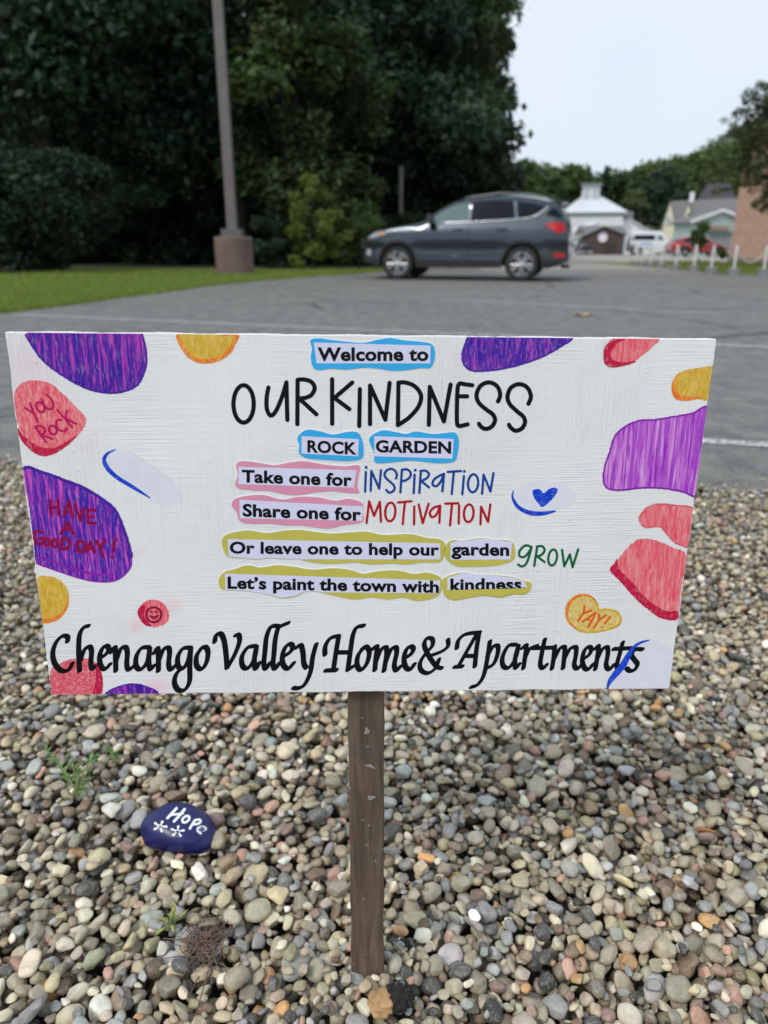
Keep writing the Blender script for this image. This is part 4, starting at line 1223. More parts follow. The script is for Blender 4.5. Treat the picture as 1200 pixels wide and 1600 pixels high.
def pebble_mat(name, use_attr):
    m, n, l, b = new_mat(name)
    if use_attr:
        a = n.new('ShaderNodeAttribute'); a.attribute_name = 'col'; base = a.outputs['Color']
    else:
        a = n.new('ShaderNodeObjectInfo'); base = a.outputs['Color']
    v = coords(n, l, kind='Object') if use_attr else None
    if not use_attr:
        g_ = n.new('ShaderNodeNewGeometry'); v = g_.outputs['Position']
    f1 = noise(n, l, v, 55, 4, 0.65, 0.5)
    f2 = noise(n, l, v, 700, 3, 0.7)
    c = mixc(n, l, ramp(n, l, f1, (0.35, 0.0), (0.65, 1.0)), mixc(n, l, 1.0, base, (0.80, 0.79, 0.78), 'MULTIPLY'), mixc(n, l, 1.0, base, (1.18, 1.17, 1.15), 'MULTIPLY'))
    c = mixc(n, l, ramp(n, l, f2, (0.55, 0.0), (0.72, 0.45)), c, (0.5, 0.48, 0.44))
    c = mixc(n, l, ramp(n, l, f2, (0.28, 0.45), (0.42, 0.0)), c, (0.05, 0.047, 0.045))
    vn = noise(n, l, v, 38, 5, 0.6, 1.5)
    c = mixc(n, l, ramp(n, l, vn, (0.488, 0.0), (0.5, 0.4), (0.512, 0.0)), c, (0.62, 0.60, 0.55))
    l.new(c, b.inputs['Base Color'])
    l.new(ramp(n, l, f1, (0.3, 0.36), (0.7, 0.56)), b.inputs['Roughness'])
    b.inputs['Specular IOR Level'].default_value = 0.45
    bump(n, l, b, f2, 0.35, 0.0008)
    return m
M_PEB_A = pebble_mat("pebble_stone", True)
M_PEB_O = pebble_mat("pebble_stone_single", False)

def ico(sub):
    bm = bmesh.new(); bmesh.ops.create_icosphere(bm, subdivisions=sub, radius=1.0)
    v = np.array([p.co[:] for p in bm.verts]); f = np.array([[q.index for q in fc.verts] for fc in bm.faces]); bm.free(); return v, f
IV2, IF2 = ico(2); IV3, IF3 = ico(3); IV1, IF1 = ico(1)

NLIB = 420; CELL = 0.003
lib = []
rl2 = np.random.default_rng(42)
for i in range(NLIB):
    a = float(np.clip(rl2.lognormal(math.log(0.0091), 0.29), 0.0042, 0.0185))
    bb2 = a * rl2.uniform(0.58, 0.92); cc2 = bb2 * rl2.uniform(0.45, 0.85)
    yaw_ = rl2.uniform(0, 2 * math.pi); tl = rl2.normal(0, 0.33); tr_ = rl2.normal(0, 0.33)
    if rl2.random() < 0.1: tl = rl2.normal(0, 1.0)
    Rm = np.array((Matrix.Rotation(yaw_, 3, 'Z') @ Matrix.Rotation(tl, 3, 'X') @ Matrix.Rotation(tr_, 3, 'Y')))
    A = Rm @ np.diag([1 / a ** 2, 1 / bb2 ** 2, 1 / cc2 ** 2]) @ Rm.T
    h = int(math.ceil(a / CELL)); gx, gy = np.meshgrid(np.arange(-h, h + 1) * CELL, np.arange(-h, h + 1) * CELL)
    Bq = A[0, 2] * gx + A[1, 2] * gy; Cq = A[0, 0] * gx ** 2 + 2 * A[0, 1] * gx * gy + A[1, 1] * gy ** 2 - 1
    disc = Bq ** 2 - A[2, 2] * Cq; ms_ = disc > 0; sq = np.sqrt(np.maximum(disc, 0))
    topz = np.where(ms_, (-Bq + sq) / A[2, 2], -9); botz = np.where(ms_, (-Bq - sq) / A[2, 2], 9)
    # displaced shapes: worn blocky stones, a few sharper
    off = Vector((i * 3.7, i * 1.3, 0))
    pw = rl2.uniform(0.70, 1.0); amp = rl2.uniform(0.06, 0.22); fq = rl2.uniform(0.9, 1.5)
    cutn = [rl2.normal(0, 1, 3) for _ in range(rl2.integers(0, 6))]; cutd = [rl2.uniform(0.5, 0.85) for _ in cutn]
    sh_ = []
    for IV in (IV2, IV3, IV1):
        V = np.sign(IV) * np.abs(IV) ** pw
        V /= np.max(np.linalg.norm(V, axis=1)) ** 0.6
        dn = np.array([mnoise.noise(Vector(p) * fq + off) + 0.4 * mnoise.noise(Vector(p) * fq * 2.3 + off) for p in IV])
        V = V * (1 + amp * dn[:, None] * 1.6)
        for cn, cdist in zip(cutn, cutd):
            cn = cn / np.linalg.norm(cn); q = V @ cn; over = np.maximum(0, q - cdist)
            V = V - np.outer(over * 0.92, cn)
        sh_.append((V * np.array([a, bb2, cc2])) @ Rm.T)
    lib.append((h, topz, botz, ms_, sh_, a))

PAL = [((0.35, 0.31, 0.235), 24), ((0.28, 0.25, 0.195), 15), ((0.25, 0.255, 0.26), 11), ((0.36, 0.36, 0.36), 11), ((0.48, 0.40, 0.275), 13), ((0.54, 0.48, 0.38), 13), ((0.66, 0.61, 0.50), 7),
       ((0.21, 0.15, 0.10), 8), ((0.46, 0.28, 0.22), 4.5), ((0.30, 0.20, 0.17), 3), ((0.52, 0.30, 0.13), 2.2), ((0.08, 0.078, 0.075), 7), ((0.36, 0.32, 0.20), 4), ((0.72, 0.70, 0.64), 1.5)]
PC = np.array([p[0] for p in PAL]) * [1.06, 1.04, 0.99]; PW = np.array([p[1] for p in PAL], float); PW /= PW.sum()

X0, Y0 = -1.95, 0.28
NX, NY = int(3.9 / CELL), int((2.85 - Y0) / CELL)
H = np.full((NY, NX), GZ, np.float32); ID = np.full((NY, NX), -1, np.int32)
yy_, xx_ = np.mgrid[0:NY, 0:NX]
wx_ = X0 + xx_ * CELL; wy_ = Y0 + yy_ * CELL
edge_g = gA[1] + sl * (wx_ - gA[0])
H += (0.050 * np.exp(-((wx_ + 0.02) ** 2 + (wy_ - 0.60) ** 2) / 0.10 ** 2)).astype(np.float32)
BASEH = H.copy()
inside = (np.abs(wx_) < 0.5 * wy_ + 0.42) & (wy_ < edge_g - 0.005)
H[wy_ > edge_g] = -0.004
ok_y, ok_x = np.nonzero(inside)
P = []                                         # placed: lib index, x, y, z
rg_ = np.random.default_rng(9)
# the painted rock and the post keep their ground free
HOPE = at(283, 1302, 0.0001 + gp(283, 1302)[1]); HOPE_XY = gp(284, 1312)[:2]
def place(i, iy, ix, z):
    h, tz_, bz_, ms_, _, _ = lib[i]
    slc = (slice(iy - h, iy + h + 1), slice(ix - h, ix + h + 1))
    nt = np.where(ms_, tz_ + z, -9)
    up_ = nt > H[slc]
    H[slc][up_] = nt[up_]; ID[slc][up_] = len(P)
    P.append((i, X0 + ix * CELL, Y0 + iy * CELL, z))
NP = 68000
cand = rg_.integers(0, len(ok_y), (NP, 4)); li = rg_.integers(0, NLIB, NP)
postxy = np.array([-0.009, 0.625])
for k in range(NP):
    i = li[k]; h, tz_, bz_, ms_, _, a_ = lib[i]
    best = None
    for j in range(4 if k > NP * 0.3 else 1):
        iy, ix = ok_y[cand[k, j]], ok_x[cand[k, j]]
        if iy - h < 0 or ix - h < 0 or iy + h >= NY or ix + h >= NX: continue
        loc_ = H[iy - h:iy + h + 1, ix - h:ix + h + 1] - bz_
        q = loc_[ms_]
        z = np.partition(q, int(len(q) * 0.93))[int(len(q) * 0.93)]
        sc = z + tz_[ms_].max()
        if best is None or sc < best[0]: best = (sc, iy, ix, z)
    if best and best[0] < 0.080 + BASEH[best[1], best[2]]: place(i, best[1], best[2], best[3])
# small stones settle into the remaining hollows
small = [i for i in range(NLIB) if lib[i][5] < 0.0085]
cand = rg_.integers(0, len(ok_y), (6000, 24))
for k in range(6000):
    cy_, cx_ = ok_y[cand[k]], ok_x[cand[k]]; j = int(np.argmin((H - BASEH)[cy_, cx_] if False else H[cy_, cx_] - BASEH[cy_, cx_]))
    iy, ix = cy_[j], cx_[j]; i = small[int(rg_.integers(0, len(small)))]; h, tz_, bz_, ms_, _, _ = lib[i]
    if iy - h < 0 or ix - h < 0 or iy + h >= NY or ix + h >= NX: continue
    q = (H[iy - h:iy + h + 1, ix - h:ix + h + 1] - bz_)[ms_]
    place(i, iy, ix, np.partition(q, int(len(q) * 0.8))[int(len(q) * 0.8)])
P = np.array(P)
vis = np.bincount(ID[ID >= 0].ravel(), minlength=len(P))

def surf(x, y):
    return float(H[int((y - Y0) / CELL), int((x - X0) / CELL)])
def surf_mean(x, y, r=0.02):
    k = int(r / CELL); iy, ix = int((y - Y0) / CELL), int((x - X0) / CELL)
    return float(np.percentile(H[iy - k:iy + k + 1, ix - k:ix + k + 1], 65))

def project(p):
    d = np.asarray(p) - EYE; z = d @ FW
    return 600 + F_PX * d[0] / z, 800 - F_PX * (d @ UP) / z, z
# stone colours with patches where they lie
cols = PC[rg_.choice(len(PC), len(P), p=PW)] * np.clip(rg_.normal(1, 0.2, (len(P), 1)), 0.55, 1.6) * np.clip(rg_.normal(1, 0.03, (len(P), 3)), 0.9, 1.1)
score = np.zeros(len(P))
for k in range(len(P)):
    if vis[k] < 3: continue
    px, py, z = project(P[k, 1:4])
    if not (-10 < px < 1210 and 1078 < py < 1612): continue
    if 540 < px < 604 and py < 1500: continue
    score[k] = vis[k] * (F_PX / z * CELL) ** 2
order = np.argsort(-score)
big300 = set(order[:300].tolist())
keepers = [k for k in range(len(P)) if vis[k] > 0 and k not in big300]
# keep pebbles out of the post and the painted rock
SRZ = surf_mean(HOPE_XY[0], HOPE_XY[1], 0.045)
def blocked(k):
    x, y, z = P[k, 1:4]
    ex = (x - HOPE_XY[0]) / 0.046; ey = (y - HOPE_XY[1]) / 0.032
    if ex * ex + ey * ey < 1 and z > SRZ - 0.010: return True
    return False
keepers = [k for k in keepers if not blocked(k)]
big_l = [k for k in big300 if not blocked(k)]
def joined(name, ks, which):
    FI = (IF2, IF3, IF1)[which]; nv = len((IV2, IV3, IV1)[which])
    V = np.concatenate([lib[int(P[k, 0])][4][which] + P[k, 1:4] for k in ks]) if ks else np.zeros((0, 3))
    Fc = (FI[None] + (np.arange(len(ks)) * nv)[:, None, None]).reshape(-1, 3)
    me = raw_mesh(name, V, Fc.ravel(), np.full(len(Fc), 3), M_PEB_A, True, np.repeat(cols[ks], nv, 0))
    return tag(link(name, me, gravel_bed), kind='stuff')
near_k = [k for k in keepers if P[k, 2] < 0.82 and vis[k] > 9]
ns = set(near_k); far_k = [k for k in keepers if k not in ns]
joined("near_gravel", near_k, 1); joined("gravel", [k for k in far_k if P[k, 2] < 1.45], 0); joined("far_gravel", [k for k in far_k if P[k, 2] >= 1.45], 2)
shared = {}
for k in sorted(big_l, key=lambda q: -score[q]):
    i = int(P[k, 0])
    if i not in shared: shared[i] = raw_mesh("pebble", lib[i][4][1], IF3.ravel(), np.full(len(IF3), 3), M_PEB_O, True)
    o = link("pebble", shared[i], gravel_bed, tuple(P[k, 1:4])); o.color = (*cols[k], 1)

# pebbles strayed on to the asphalt edge
gE = []; cE = []
for _ in range(150):
    x = rg_.uniform(-2, 2); y = lot_edge_y(x) + abs(rg_.normal(0, 0.05)) + 0.005; i = rg_.integers(0, NLIB)
    V = lib[i][4][0] * 0.8; gE.append(V + np.array([x, y, 0.004 - V[:, 2].min()])); cE.append(np.repeat(PC[rg_.choice(len(PC), p=PW)][None], len(V), 0))
V = np.concatenate(gE); Fc = (IF2[None] + (np.arange(len(gE)) * len(IV2))[:, None, None]).reshape(-1, 3)
tag(link("stray_gravel", raw_mesh("stray_gravel", V, Fc.ravel(), np.full(len(Fc), 3), M_PEB_A, True, np.concatenate(cE)), gravel_bed), kind='stuff')


# ================================================================== SIGN
# board pose (fitted to its four corners): front face centre, turn, tilt, width, height
BC = np.array([-0.01588126, 0.63566871, 0.5721335]); BYAW, BTILT, BROLL = 0.04074015, -0.0665629, 0.01460109
BW, BH, BT = 0.61, 0.34295723, 0.0115
BM = np.array(Matrix.Rotation(BYAW, 3, 'Z') @ Matrix.Rotation(BTILT, 3, 'X') @ Matrix.Rotation(BROLL, 3, 'Y'))
BU, BN, BV = BM[:, 0], -BM[:, 1], BM[:, 2]
SIGN_LOC = np.array([-0.012, 0.60, 0.0])
sign = empty("painted_sign", SIGN_LOC)
tag(sign, 'white hand painted kindness rock garden sign on a brown wooden stake in the gravel', 'sign')

def uv(px, py):
    """board coordinates (metres from the centre of its face) of marks measured in the photograph"""
    px = np.atleast_1d(np.asarray(px, float)); py = np.atleast_1d(np.asarray(py, float))
    D = F_PX * FW[None] + (px - 600)[:, None] * np.array([[1.0, 0, 0]]) + (800 - py)[:, None] * UP[None]
    t = ((BC - EYE) @ BN) / (D @ BN)
    Q = EYE + D * t[:, None] - BC
    return Q @ BU, Q @ BV
def on_board(px, py, off, parent_loc=SIGN_LOC):
    u, v = uv(px, py)
    u = np.clip(u, -BW / 2 + 0.0004, BW / 2 - 0.0004); v = np.clip(v, -BH / 2 + 0.0004, BH / 2 - 0.0004)
    return BC + u[:, None] * BU + v[:, None] * BV + off * BN - parent_loc
LY = 0.00009        # one layer of paint

# ---- materials of the sign
def board_mat():
    m, n, l, b = new_mat("white_brushed_paint")
    v = coords(n, l)
    vert = noise(n, l, coords(n, l, (620, 40, 14)), 1.0, 4, 0.6)
    hor = noise(n, l, coords(n, l, (16, 40, 700), (0, R(2), 0)), 1.0, 4, 0.6)
    sel = ramp(n, l, noise(n, l, v, 9, 3, 0.6, 0.4), (0.42, 0.0), (0.58, 1.0))
    st = n.new('ShaderNodeMix'); st.data_type = 'FLOAT'
    l.new(sel, st.inputs[0]); l.new(vert, st.inputs[2]); l.new(hor, st.inputs[3])
    lump = ramp(n, l, noise(n, l, v, 150, 3, 0.75), (0.60, 0.0), (0.78, 1.0))
    ad = n.new('ShaderNodeMath'); ad.operation = 'MULTIPLY_ADD'; ad.inputs[1].default_value = 0.35
    l.new(lump, ad.inputs[0]); l.new(st.outputs[0], ad.inputs[2])
    pat = n.new('ShaderNodeMath'); pat.operation = 'MULTIPLY'; l.new(ad.outputs[0], pat.inputs[0]); l.new(ramp(n, l, noise(n, l, v, 5.5, 4, 0.7, 0.5), (0.35, 0.25), (0.65, 1.0)), pat.inputs[1])
    bump(n, l, b, pat.outputs[0], 0.9, 0.0013)
    tone = noise(n, l, v, 7, 4, 0.6)
    c = ramp(n, l, tone, (0.3, (0.80, 0.79, 0.805)), (0.7, (0.865, 0.858, 0.865)))
    c = mixc(n, l, ramp(n, l, st.outputs[0], (0.30, 0.35), (0.44, 0.0)), c, (0.64, 0.64, 0.65))
    dirt = noise(n, l, v, 330, 2, 0.5)
    c = mixc(n, l, ramp(n, l, dirt, (0.74, 0.0), (0.78, 0.5)), c, (0.35, 0.34, 0.32))
    # smudges of crayon colour rubbed into the white
    t = n.new('ShaderNodeTexCoord')
    for (px, py), rad, colr, amt in [((45, 575), 0.030, (0.86, 0.45, 0.60), 0.32), ((135, 690), 0.022, (0.9, 0.55, 0.65), 0.15), ((268, 945), 0.014, (0.9, 0.35, 0.45), 0.28), ((212, 978), 0.011, (0.92, 0.4, 0.5), 0.40), ((245, 1075), 0.016, (0.9, 0.4, 0.6), 0.5), ((212, 860), 0.012, (0.85, 0.5, 0.7), 0.3), ((715, 560), 0.009, (0.9, 0.5, 0.7), 0.3), ((960, 885), 0.010, (0.9, 0.5, 0.55), 0.25)]:
        P_ = on_board(px, py, 0)[0]
        s_ = n.new('ShaderNodeVectorMath'); s_.operation = 'DISTANCE'; l.new(t.outputs['Object'], s_.inputs[0]); s_.inputs[1].default_value = tuple(P_)
        q = n.new('ShaderNodeMath'); q.operation = 'DIVIDE'; l.new(s_.outputs['Value'], q.inputs[0]); q.inputs[1].default_value = rad
        f = ramp(n, l, q.outputs[0], (0.0, amt), (1.0, 0.0))
        c = mixc(n, l, f, c, colr)
    l.new(c, b.inputs['Base Color'])
    b.inputs['Roughness'].default_value = 0.48
    b.inputs['Specular IOR Level'].default_value = 0.4
    return m
M_BOARD = board_mat()

def crayon(name, c1, c2, c3, sx=420, sz=26, rot=0.0, t=(0.36, 0.5, 0.64), rough=0.45):
    """waxy scribble: streaks of two pigments and specks of the white below"""
    m, n, l, b = new_mat(name)
    v = coords(n, l, (sx, 60, sz), (0, rot, 0))
    f = noise(n, l, v, 1.0, 4, 0.68, 0.9)
    c = ramp(n, l, f, (t[0], c1), (t[1], c2), (t[2], c3))
    v2 = coords(n, l, (sx * 1.7, 80, sz * 3.2), (0, rot, 0))
    g_ = noise(n, l, v2, 1.0, 4, 0.7)
    c = mixc(n, l, ramp(n, l, g_, (0.55, 0.0), (0.70, 0.60)), c, tuple(min(1, x * 0.5 + 0.38) for x in c2))
    c = mixc(n, l, ramp(n, l, g_, (0.28, 0.5), (0.42, 0.0)), c, c1)
    l.new(c, b.inputs['Base Color']); b.inputs['Roughness'].default_value = rough; b.inputs['Specular IOR Level'].default_value = 0.25
    bump(n, l, b, f, 0.5, 0.0005)
    return m
def ink(name, c, rough=0.6, var=0.12, scale=120):
    m, n, l, b = new_mat(name)
    f = noise(n, l, coords(n, l), scale, 3, 0.6)
    l.new(ramp(n, l, f, (0.3, tuple(x * (1 - var) for x in c)), (0.7, tuple(min(1, x * (1 + var)) for x in c))), b.inputs['Base Color'])
    b.inputs['Roughness'].default_value = max(rough, 0.55); b.inputs['Specular IOR Level'].default_value = 0.12
    return m
PURP = crayon("purple_scribble", (0.035, 0.008, 0.33), (0.10, 0.012, 0.34), (0.50, 0.05, 0.50), t=(0.42, 0.50, 0.60))
PURP2 = crayon("violet_magenta_scribble", (0.04, 0.012, 0.40), (0.14, 0.018, 0.38), (0.66, 0.08, 0.56), t=(0.43, 0.52, 0.61))
PURP3 = crayon("diagonal_purple_scribble", (0.04, 0.010, 0.34), (0.11, 0.02, 0.38), (0.45, 0.07, 0.50), rot=R(-38), sx=330, sz=40, t=(0.42, 0.52, 0.62))
ORCH = crayon("orchid_scribble", (0.30, 0.02, 0.52), (0.50, 0.09, 0.64), (0.74, 0.36, 0.76), sx=330, sz=14, t=(0.38, 0.50, 0.64))
PINK = crayon("coral_pink_scribble", (0.78, 0.07, 0.12), (0.84, 0.16, 0.20), (0.88, 0.33, 0.35), sx=380, sz=120, rot=R(30))
PINKV = crayon("coral_upright_scribble", (0.80, 0.05, 0.10), (0.84, 0.14, 0.18), (0.88, 0.34, 0.36), sx=360, sz=40, t=(0.34, 0.47, 0.66))
PINKD = crayon("rose_speckle_scribble", (0.66, 0.04, 0.09), (0.76, 0.10, 0.15), (0.85, 0.36, 0.38), sx=420, sz=420)
CRIM = crayon("crimson_band", (0.50, 0.004, 0.045), (0.56, 0.008, 0.06), (0.62, 0.02, 0.09), sx=200, sz=60)
YELL = crayon("ochre_yellow_scribble", (0.62, 0.36, 0.03), (0.72, 0.44, 0.04), (0.76, 0.55, 0.14), sx=300, sz=90, rot=R(50))
YELP = crayon("pale_yellow_scribble", (0.66, 0.42, 0.07), (0.76, 0.54, 0.16), (0.80, 0.64, 0.30), sx=300, sz=300)
ORNG = crayon("orange_outline", (0.82, 0.14, 0.01), (0.86, 0.22, 0.02), (0.86, 0.36, 0.05), sx=260, sz=90)
YOUT = crayon("golden_outline", (0.62, 0.36, 0.02), (0.70, 0.44, 0.03), (0.76, 0.50, 0.06), sx=260, sz=90)
LAV = ink("faint_lavender_wash", (0.745, 0.745, 0.835), 0.5, 0.04, 60)
I_BLACK = ink("black_marker", (0.006, 0.006, 0.009), 0.42)
I_BLUE = ink("blue_marker", (0.004, 0.06, 0.32), 0.4)
I_RED = ink("red_marker", (0.46, 0.008, 0.014), 0.4)
I_GREEN = ink("green_marker", (0.004, 0.13, 0.05), 0.4)
I_ROYAL = crayon("royal_blue_stroke", (0.0, 0.03, 0.50), (0.004, 0.055, 0.64), (0.02, 0.10, 0.72), sx=240, sz=240)
I_VIOL = ink("violet_outline", (0.07, 0.02, 0.36), 0.4, 0.3, 260)
I_ORCH = ink("orchid_outline", (0.26, 0.02, 0.42), 0.4, 0.3, 260)
I_WINE = ink("wine_marker", (0.42, 0.006, 0.09), 0.4, 0.2, 260)
I_MAG = ink("magenta_marker", (0.50, 0.008, 0.12), 0.4, 0.2, 260)
I_ORNG = ink("orange_marker", (0.80, 0.10, 0.008), 0.4, 0.15, 260)
I_DRED = ink("dark_red_marker", (0.30, 0.004, 0.05), 0.4, 0.25, 260)
S_BLUE = ink("sky_blue_paper", (0.045, 0.42, 0.83), 0.35, 0.04, 40)
S_PINK = ink("dusty_pink_paper", (0.74, 0.30, 0.44), 0.4, 0.04, 40)
S_YELL = ink("mustard_paper", (0.56, 0.50, 0.10), 0.4, 0.05, 40)
S_PAPER = ink("pale_lilac_paper", (0.70, 0.70, 0.90), 0.35, 0.02, 40)
S_HILITE = ink("white_edge_highlight", (0.88, 0.89, 0.92), 0.5, 0.02, 40)  # white for the highlight painted along the cut-outs' edges

# ---- marching squares: crisp flat shapes from distance fields measured in photograph pixels
MS = {1: (0, 4, 7), 2: (1, 5, 4), 3: (0, 1, 5, 7), 4: (2, 6, 5), 5: (0, 4, 5, 2, 6, 7), 6: (1, 2, 6, 4), 7: (0, 1, 2, 6, 7), 8: (3, 7, 6), 9: (0, 4, 6, 3),
      10: (1, 5, 6, 3, 7, 4), 11: (0, 1, 5, 6, 3), 12: (2, 3, 7, 5), 13: (0, 4, 5, 2, 3), 14: (1, 2, 3, 7, 4)}
def field_polys(Fd, x0, y0, st):
    a, b_, c_, d_ = Fd[:-1, :-1], Fd[:-1, 1:], Fd[1:, 1:], Fd[1:, :-1]
    code = (a > 0) * 1 + (b_ > 0) * 2 + (c_ > 0) * 4 + (d_ > 0) * 8
    V = []; L_ = []; S = []; nv = 0
    for cd, toks in MS.items():
        iy, ix = np.nonzero(code == cd)
        if not len(iy): continue
        fa, fb, fc, fd = a[iy, ix], b_[iy, ix], c_[iy, ix], d_[iy, ix]
        cx = {0: (0, 0), 1: (1, 0), 2: (1, 1), 3: (0, 1)}
        pts = []
        for t in toks:
            if t < 4: p = (np.full(len(iy), cx[t][0], float), np.full(len(iy), cx[t][1], float))
            elif t == 4: p = (fa / (fa - fb), np.zeros(len(iy)))
            elif t == 5: p = (np.ones(len(iy)), fb / (fb - fc))
            elif t == 6: p = (fd / (fd - fc), np.ones(len(iy)))
            else: p = (np.zeros(len(iy)), fa / (fa - fd))
            pts.append(np.stack([x0 + (ix + p[0]) * st, y0 + (iy + p[1]) * st], 1))
        k = len(toks); q = np.stack(pts, 1).reshape(-1, 2)
        V.append(q); L_.append(np.arange(len(q)) + nv); S.append(np.full(len(iy), k)); nv += len(q)
    full = code == 15
    for r_ in range(full.shape[0]):
        row = full[r_].astype(np.int8); dd = np.diff(np.concatenate(([0], row, [0])))
        s_, e_ = np.nonzero(dd == 1)[0], np.nonzero(dd == -1)[0]
        if len(s_):
            q = np.stack([np.stack([x0 + s_ * st, np.full(len(s_), y0 + r_ * st)], 1), np.stack([x0 + e_ * st, np.full(len(s_), y0 + r_ * st)], 1),
                          np.stack([x0 + e_ * st, np.full(len(s_), y0 + (r_ + 1) * st)], 1), np.stack([x0 + s_ * st, np.full(len(s_), y0 + (r_ + 1) * st)], 1)], 1).reshape(-1, 2)
            V.append(q); L_.append(np.arange(len(q)) + nv); S.append(np.full(len(s_), 4)); nv += len(q)
    return np.concatenate(V), np.concatenate(L_), np.concatenate(S)

def field_of(strokes, st=0.6, nib=None):
    """strokes: list of (pts (n,2), radius or radii). nib=(angle, flatness)"""
    allp = np.concatenate([s[0] for s in strokes]); mr = max(np.max(s[1]) for s in strokes) + 2 * st
    x0, y0 = allp.min(0) - mr; x1, y1 = allp.max(0) + mr
    nx, ny = int((x1 - x0) / st) + 2, int((y1 - y0) / st) + 2
    Fd = np.full((ny, nx), -9.0, np.float32)
    if nib: ca, sa, fl = math.cos(nib[0]), math.sin(nib[0]), nib[1]
    for pts, rad in strokes:
        rad = np.broadcast_to(np.asarray(rad, float), (len(pts),))
        for i in range(len(pts) - 1):
            p, q = pts[i], pts[i + 1]; r_ = max(rad[i], rad[i + 1]) + 1.5 * st
            ix0 = max(0, int((min(p[0], q[0]) - r_ - x0) / st)); ix1 = min(nx, int((max(p[0], q[0]) + r_ - x0) / st) + 2)
            iy0 = max(0, int((min(p[1], q[1]) - r_ - y0) / st)); iy1 = min(ny, int((max(p[1], q[1]) + r_ - y0) / st) + 2)
            gx, gy = np.meshgrid(x0 + np.arange(ix0, ix1) * st, y0 + np.arange(iy0, iy1) * st)
            dx, dy = q - p; ax_, ay_ = gx - p[0], gy - p[1]
            if nib:
                dx, dy = dx * ca + dy * sa, (-dx * sa + dy * ca) / fl
                ax_, ay_ = ax_ * ca + ay_ * sa, (-ax_ * sa + ay_ * ca) / fl
            L2_ = dx * dx + dy * dy + 1e-9; t = np.clip((ax_ * dx + ay_ * dy) / L2_, 0, 1)
            dist = np.sqrt((ax_ - t * dx) ** 2 + (ay_ - t * dy) ** 2)
            val = rad[i] + (rad[i + 1] - rad[i]) * t - dist
            Fd[iy0:iy1, ix0:ix1] = np.maximum(Fd[iy0:iy1, ix0:ix1], val)
    return Fd, x0, y0, st

def poly_field(P, st=0.7, rough=0.0, seed=0, fq=0.35):
    P = np.asarray(P, float); x0, y0 = P.min(0) - 3; x1, y1 = P.max(0) + 3
    nx, ny = int((x1 - x0) / st) + 2, int((y1 - y0) / st) + 2
    gx, gy = np.meshgrid(x0 + np.arange(nx) * st, y0 + np.arange(ny) * st)
    dist = np.full(gx.shape, 1e9); ins = np.zeros(gx.shape, bool)
    for i in range(len(P)):
        p, q = P[i], P[(i + 1) % len(P)]; d = q - p; L2_ = d @ d + 1e-12
        t = np.clip(((gx - p[0]) * d[0] + (gy - p[1]) * d[1]) / L2_, 0, 1)
        dist = np.minimum(dist, (gx - p[0] - t * d[0]) ** 2 + (gy - p[1] - t * d[1]) ** 2)
        cr = ((p[1] > gy) != (q[1] > gy))
        xc = p[0] + (gy - p[1]) * d[0] / (d[1] if abs(d[1]) > 1e-9 else 1e-9)
        ins ^= cr & (gx < xc)
    Fd = np.where(ins, 1, -1) * np.sqrt(dist)
    if rough:
        rr = np.random.default_rng(seed); n1 = rr.normal(0, 1, gx.shape)
        for _ in range(2): n1 = (n1 + np.roll(n1, 1, 0) + np.roll(n1, -1, 0) + np.roll(n1, 1, 1) + np.roll(n1, -1, 1)) / 5
        Fd = Fd + rough * n1 * 2.2
    return Fd, x0, y0, st

def sheet(name, fld, off, mat, parent, mapper=on_board):
    V, Lp, S = field_polys(*fld)
    W = mapper(V[:, 0], V[:, 1], off)
    return link(name, raw_mesh(name, W, Lp, S, mat), parent)

def Z(ox, oy, s, pts): return [(ox + x / s, oy + y / s) for x, y in pts]
def stroke(ox, oy, s, pts, r, curve=True, closed=False):
    q = np.array(Z(ox, oy, s, pts), float)
    if curve: q = catmull(q, closed, 1.5)
    if closed: q = np.vstack([q, q[:1]])
    if not np.isscalar(r): r = np.interp(np.linspace(0, 1, len(q)), np.linspace(0, 1, len(r)), r)
    return (q, r)
def ell(ox, oy, s, cx, cy, rx, ry, r, rot=0.0):
    a = np.linspace(0, 2 * math.pi, 49)
    x, y = rx * np.cos(a), ry * np.sin(a)
    q = np.stack([ox + (cx + x * math.cos(rot) - y * math.sin(rot)) / s, oy + (cy + x * math.sin(rot) + y * math.cos(rot)) / s], 1)
    return (q, r)

# ---- board and stake
rb_ = np.random.default_rng(21)
per = []
cs_ = [(-1, -1), (1, -1), (1, 1), (-1, 1)]
for k in range(4):
    p, q = np.array(cs_[k], float) * [BW / 2, BH / 2], np.array(cs_[(k + 1) % 4], float) * [BW / 2, BH / 2]
    nn_ = max(2, int(np.linalg.norm(q - p) / 0.004))
    d_ = (q - p) / np.linalg.norm(q - p); out = np.array([d_[1], -d_[0]])
    for i in range(nn_):
        per.append(p + (q - p) * i / nn_ + out * (rb_.normal(0, 0.00016) + 0.0003 * math.sin(i * 0.31 + k) * (0 < i)))
per = np.array(per); n_ = len(per)
vs = [BC + u_ * BU + v_ * BV - SIGN_LOC for u_, v_ in per] + [BC + u_ * BU + v_ * BV - BT * BN - SIGN_LOC for u_, v_ in per]
g = G(); g.add(vs, [tuple(range(n_)), tuple(range(2 * n_ - 1, n_ - 1, -1))] + [(i, i + n_, (i + 1) % n_ + n_, (i + 1) % n_) for i in range(n_)])
board = g.build("board", M_BOARD, sign)
md = board.modifiers.new("worn_edge", 'BEVEL'); md.width = 0.0007; md.segments = 2; md.limit_method = 'ANGLE'; md.angle_limit = R(60)
m, n, l, b = new_mat("weathered_stake_wood")
v = coords(n, l, (150, 60, 9))
f = noise(n, l, v, 1.0, 6, 0.65, 0.6)
v2 = coords(n, l)
st_ = noise(n, l, v2, 18, 4, 0.65)
